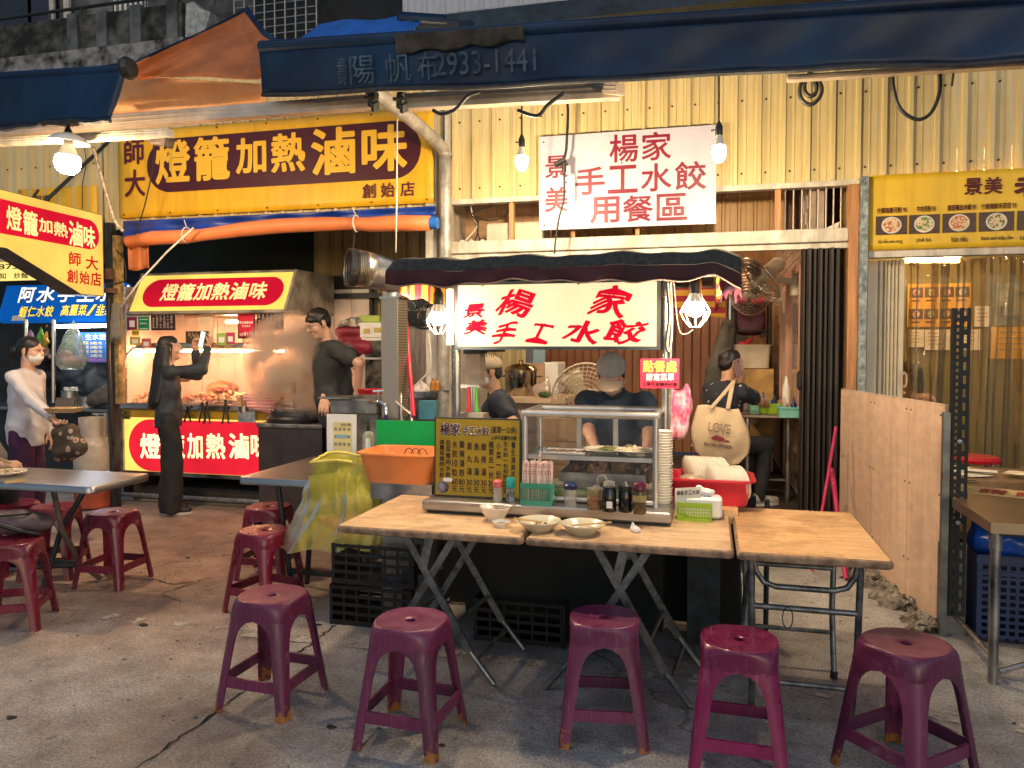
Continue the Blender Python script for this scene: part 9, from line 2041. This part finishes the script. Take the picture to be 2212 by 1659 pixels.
# person in the blue stall
person('person in dark clothes half hidden behind hanging bags in the blue stall',Vector((XY(100,7.4),7.4,.05)),165,1.62,hpitch=15,hands=(onY(116,768,7.12),onY(80,800,7.15)),shirt=black_cl,sleeve='long',trousers=black_cl,hair='short',cap=(blackp,blackp),hints=((.8,-.3,-.5),(-.8,-.3,-.5)))
# cook with the tan cap, in profile
pc1=Vector((XY(1092,5.15),5.15,0))
greycap=mat('grey_cap_cloth',(.30,.30,.33),.85,var=.15,scale=12);tan_cap=mat('tan_cap_cloth',(.34,.28,.20),.85,var=.15)
person('cook in navy t-shirt and tan cap seen in profile behind the menu board',pc1,108,1.47,lean=9,hpitch=10,hyaw=8,hands=(Vector((XY(1040,4.85),4.85,1.0)),Vector((XY(1045,4.7),4.7,1.0))),hints=((.3,-1,-.3),(-.5,-1,-.3)),shirt=navy_cl,hem=-.15,trousers=black_cl,hair='short',cap=(tan_cap,tan_cap),mask=True,bulk=1.12,hairm_=mat('grey_black_hair',(.03,.028,.027),.5))
# cook with the grey cap
pc2=Vector((XY(1338,4.68),4.68,0))
_,I=person('cook in grey cap and navy polo bending over the display case',pc2,178,1.56,lean=24,hpitch=36,hands=(onY(1296,992,4.14),onY(1392,1006,4.12)),hints=((1,-.5,-.1),(-1,-.4,-.1)),shirt=mat('navy_polo',(.022,.042,.075),.75,var=.25,scale=5,bump=.9,bscale=10),hem=-.15,trousers=black_cl,hair='short',cap=(greycap,mat('beige_brim',(.52,.40,.30),.8)),mask=True,bulk=1.10,collar=mat('navy_collar',(.02,.04,.07),.8),curls=(.6,.6))
# diner with the tote bag
pd=Vector((XY(1552,6.30),6.30,FZ));hr=onY(1672,903,6.68);hr.z=FZ+.755
dots=mat('navy_print_shirt',(.012,.016,.03),.8,var=0);N,L=dots.node_tree.nodes,dots.node_tree.links;tc=N.new('ShaderNodeTexCoord');vo=N.new('ShaderNodeTexVoronoi');vo.inputs['Scale'].default_value=17;cr=N.new('ShaderNodeValToRGB');e=cr.color_ramp.elements;e[0].position=.13;e[0].color=(.50,.44,.46,1);e[1].position=.17;e[1].color=(.012,.015,.028,1);L.new(tc.outputs['Object'],vo.inputs[0]);L.new(vo.outputs[0],cr.inputs[0]);L.new(cr.outputs[0],N['Principled BSDF'].inputs['Base Color'])
_,I=person('diner in printed navy shirt on the phone seen from behind, with a tote bag',pd,-48,1.64,skinm=skin_d,lean=10,hyaw=-12,hpitch=4,hands=(hr,hr+Vector((-.06,.3,.0))),hints=((.8,-.5,-.2),(-.7,-.4,-.4)),sit=.50,shirt=dots,hem=-.1,trousers=black_cl,hair='short',mask=True,curls=(.8,.6),feet=(onZ(1640,1092,FZ),onZ(1600,1080,FZ)+Vector((-.05,.3,0))),shoes=mat('grey_sneaker',(.42,.36,.32),.6,var=.3,scale=18))
b=MB();q=I['h'](.08,.02,-.035);b.box(q,(.01,.07,.14),Euler((.35,.0,radians(-48))),.003);obj('smartphone',b,mat('mauve_phone',(.25,.16,.16),.3),label='phone at the ear of the diner in the printed shirt',cat='phone')
# his stool
T=dup(s2,Vector((pd.x-.02,pd.y-.02,FZ)),.3,'dark red stool under the diner with the tote bag','dark red stools round the steel tables')
# tote bag
canv=mat('natural_canvas',(.60,.45,.29),.85,var=.10,scale=5,bump=.2,bscale=90)
Yt=5.93;c=onY(1561,940,Yt);T=thing('tote_bag',c-Vector((0,0,.2)),'cream canvas tote bag printed LOVE EACH OTHER on the diner\'s back','bag')
def tote(s_,t):
    w=[.30,.36,.42,.43,.39,.24][min(5,int(t*5))];w2=[.30,.36,.42,.43,.39,.24][min(5,int(t*5)+1)];f=t*5-int(t*5);w=w+(w2-w)*f
    u=s_-.5;return Vector((c.x+u*w-.03*(1-t)*1.2,c.y-.055*sin(pi*min(1,t*1.1))*(1-(2*u) ** 2) ** .5*1.0-.006*sin(u*14+t*8),c.z+.21-.42*t-.02*(1-4*u*u)*t-.015*sin(u*5)*(1-t)))
b=MB();b.grid(tote,24,20);obj('bag_front',b,canv,T,smooth=True,solid=.004);b=MB();b.grid(lambda s_,t:(lambda p:Vector((p.x,2*c.y-p.y+.012,p.z)))(tote(s_,t)),24,20);obj('bag_back',b,canv,T,smooth=True,solid=.004)
sR=I['sh'][1]+Vector((-.06,-.04,.065))
for dx,yy in ((-.07,-.03),(.055,.04)):
    b=MB();a0=c+Vector((dx-.02,-.03+yy*.3,.20));P_=[a0,a0.lerp(sR,.5)+Vector((0,-.03,0)),sR+Vector((.0,-.025,.0)),sR+Vector((.01,.03,.018)),sR+Vector((.03,.07,-.03))];vs=[]
    for p in P_:vs += [p+Vector((-.016,0,0)),p+Vector((.016,0,0))]
    b.add(vs,[(2*i,2*i+1,2*i+3,2*i+2) for i in range(len(P_)-1)]);obj('strap',b,canv,T,smooth=True,solid=.004)
F=Fr(c+Vector((-.115,-.066,.115)),(.20,0,-.022),(-.015,0,-.21));b=MB()
for t,x0_,x1_,y0_,y1_,bo in (('LOVE',.08,.86,.05,.36,.03),('EACH OTHER',-.02,.98,.78,.90,.025)):put(b,F,t,x0_,y0_,x1_,y1_,bo,.006)
letters(T,b,mat('brown_print',(.12,.05,.04),.7,var=0));b=MB()
for t,x0_,x1_,y0_,y1_ in (('LOVE',.10,.84,.08,.33),):put(b,F,t,x0_,y0_,x1_,y1_,.0,.009)
letters(T,b,canv);b=MB()
for x_,y_,r1,r2 in ((.38,.57,.13,.09),(.55,.60,.14,.08),(.30,.60,.10,.05),(.78,.64,.10,.04)):b.prism([F.p(x_+r1*cos(a),y_+r2*sin(a),.007+x_*.003) for a in [i*pi/8 for i in range(16)]],-F.n*.002)
for i in range(16):x_=.1+.8*random.random();y_=.46+.26*random.random();b.prism([F.p(x_+.022*cos(a),y_+.016*sin(a),.0065+i*.0001) for a in [k*pi/3 for k in range(6)]],-F.n*.001)
obj('red_print',b,mat('berry_print',(.22,.015,.03),.7,var=.2),T,kind='stuff')
# second diner, mostly hidden
person('diner in pale shirt with folded hands behind the one with the tote bag',Vector((XY(1533,7.0),7.0,FZ-.08)),-70,1.60,lean=20,hpitch=8,hands=(onY(1606,856,7.05),onY(1600,850,7.12)),hints=((.7,-.4,-.6),(-.7,-.3,-.6)),sit=.50,shirt=mat('peach_shirt',(.62,.45,.36),.8,var=.06),hem=-.1,trousers=black_cl,hair='short',curls=(1.,1.),palms=((0,1,0),(0,-1,0)))
# woman behind the plastic curtain
person('woman in pale top sitting behind the clear plastic curtain',Vector((XY(1992,6.85),6.85,.06)),112,1.58,lean=8,hpitch=12,hands=(Vector((XY(1945,6.75),6.75,.95)),Vector((XY(1950,6.65),6.65,.95))),hints=((.4,-1,-.4),(-.4,-1,-.4)),sit=.64,shirt=mat('rose_beige_top',(.58,.42,.36),.8,var=.06),hem=-.1,trousers=black_cl,hair='bob')
# diner at the left edge, hand with chopsticks
hd=onY(14,1001,3.93)
_,I=person('diner at the left edge whose hand holds chopsticks over the steel table',Vector((hd.x-.70,4.05,0)),-84,1.62,skinm=skin,lean=26,hpitch=15,hands=(hd+Vector((-.06,0,-.01)),hd+Vector((-.2,.25,-.12))),hints=((.6,-.7,-.5),(-.6,-.6,-.4)),sit=.55,shirt=mat('dim_grey_tee',(.14,.13,.13),.8),trousers=black_cl,hair='short',curls=(.75,.6),palms=((0,.4,-1),(0,0,-1)))
for k in range(2):b=MB();b.tube([hd+Vector((.05,-.01,.0+.008*k)),hd+Vector((-.14,.02,.035+.01*k))],.0042,6);obj('chopstick',b,mat('bamboo',(.55,.36,.15),.6),label='chopstick held in the hand at the left edge',cat='chopstick',group='chopsticks held at the left edge')
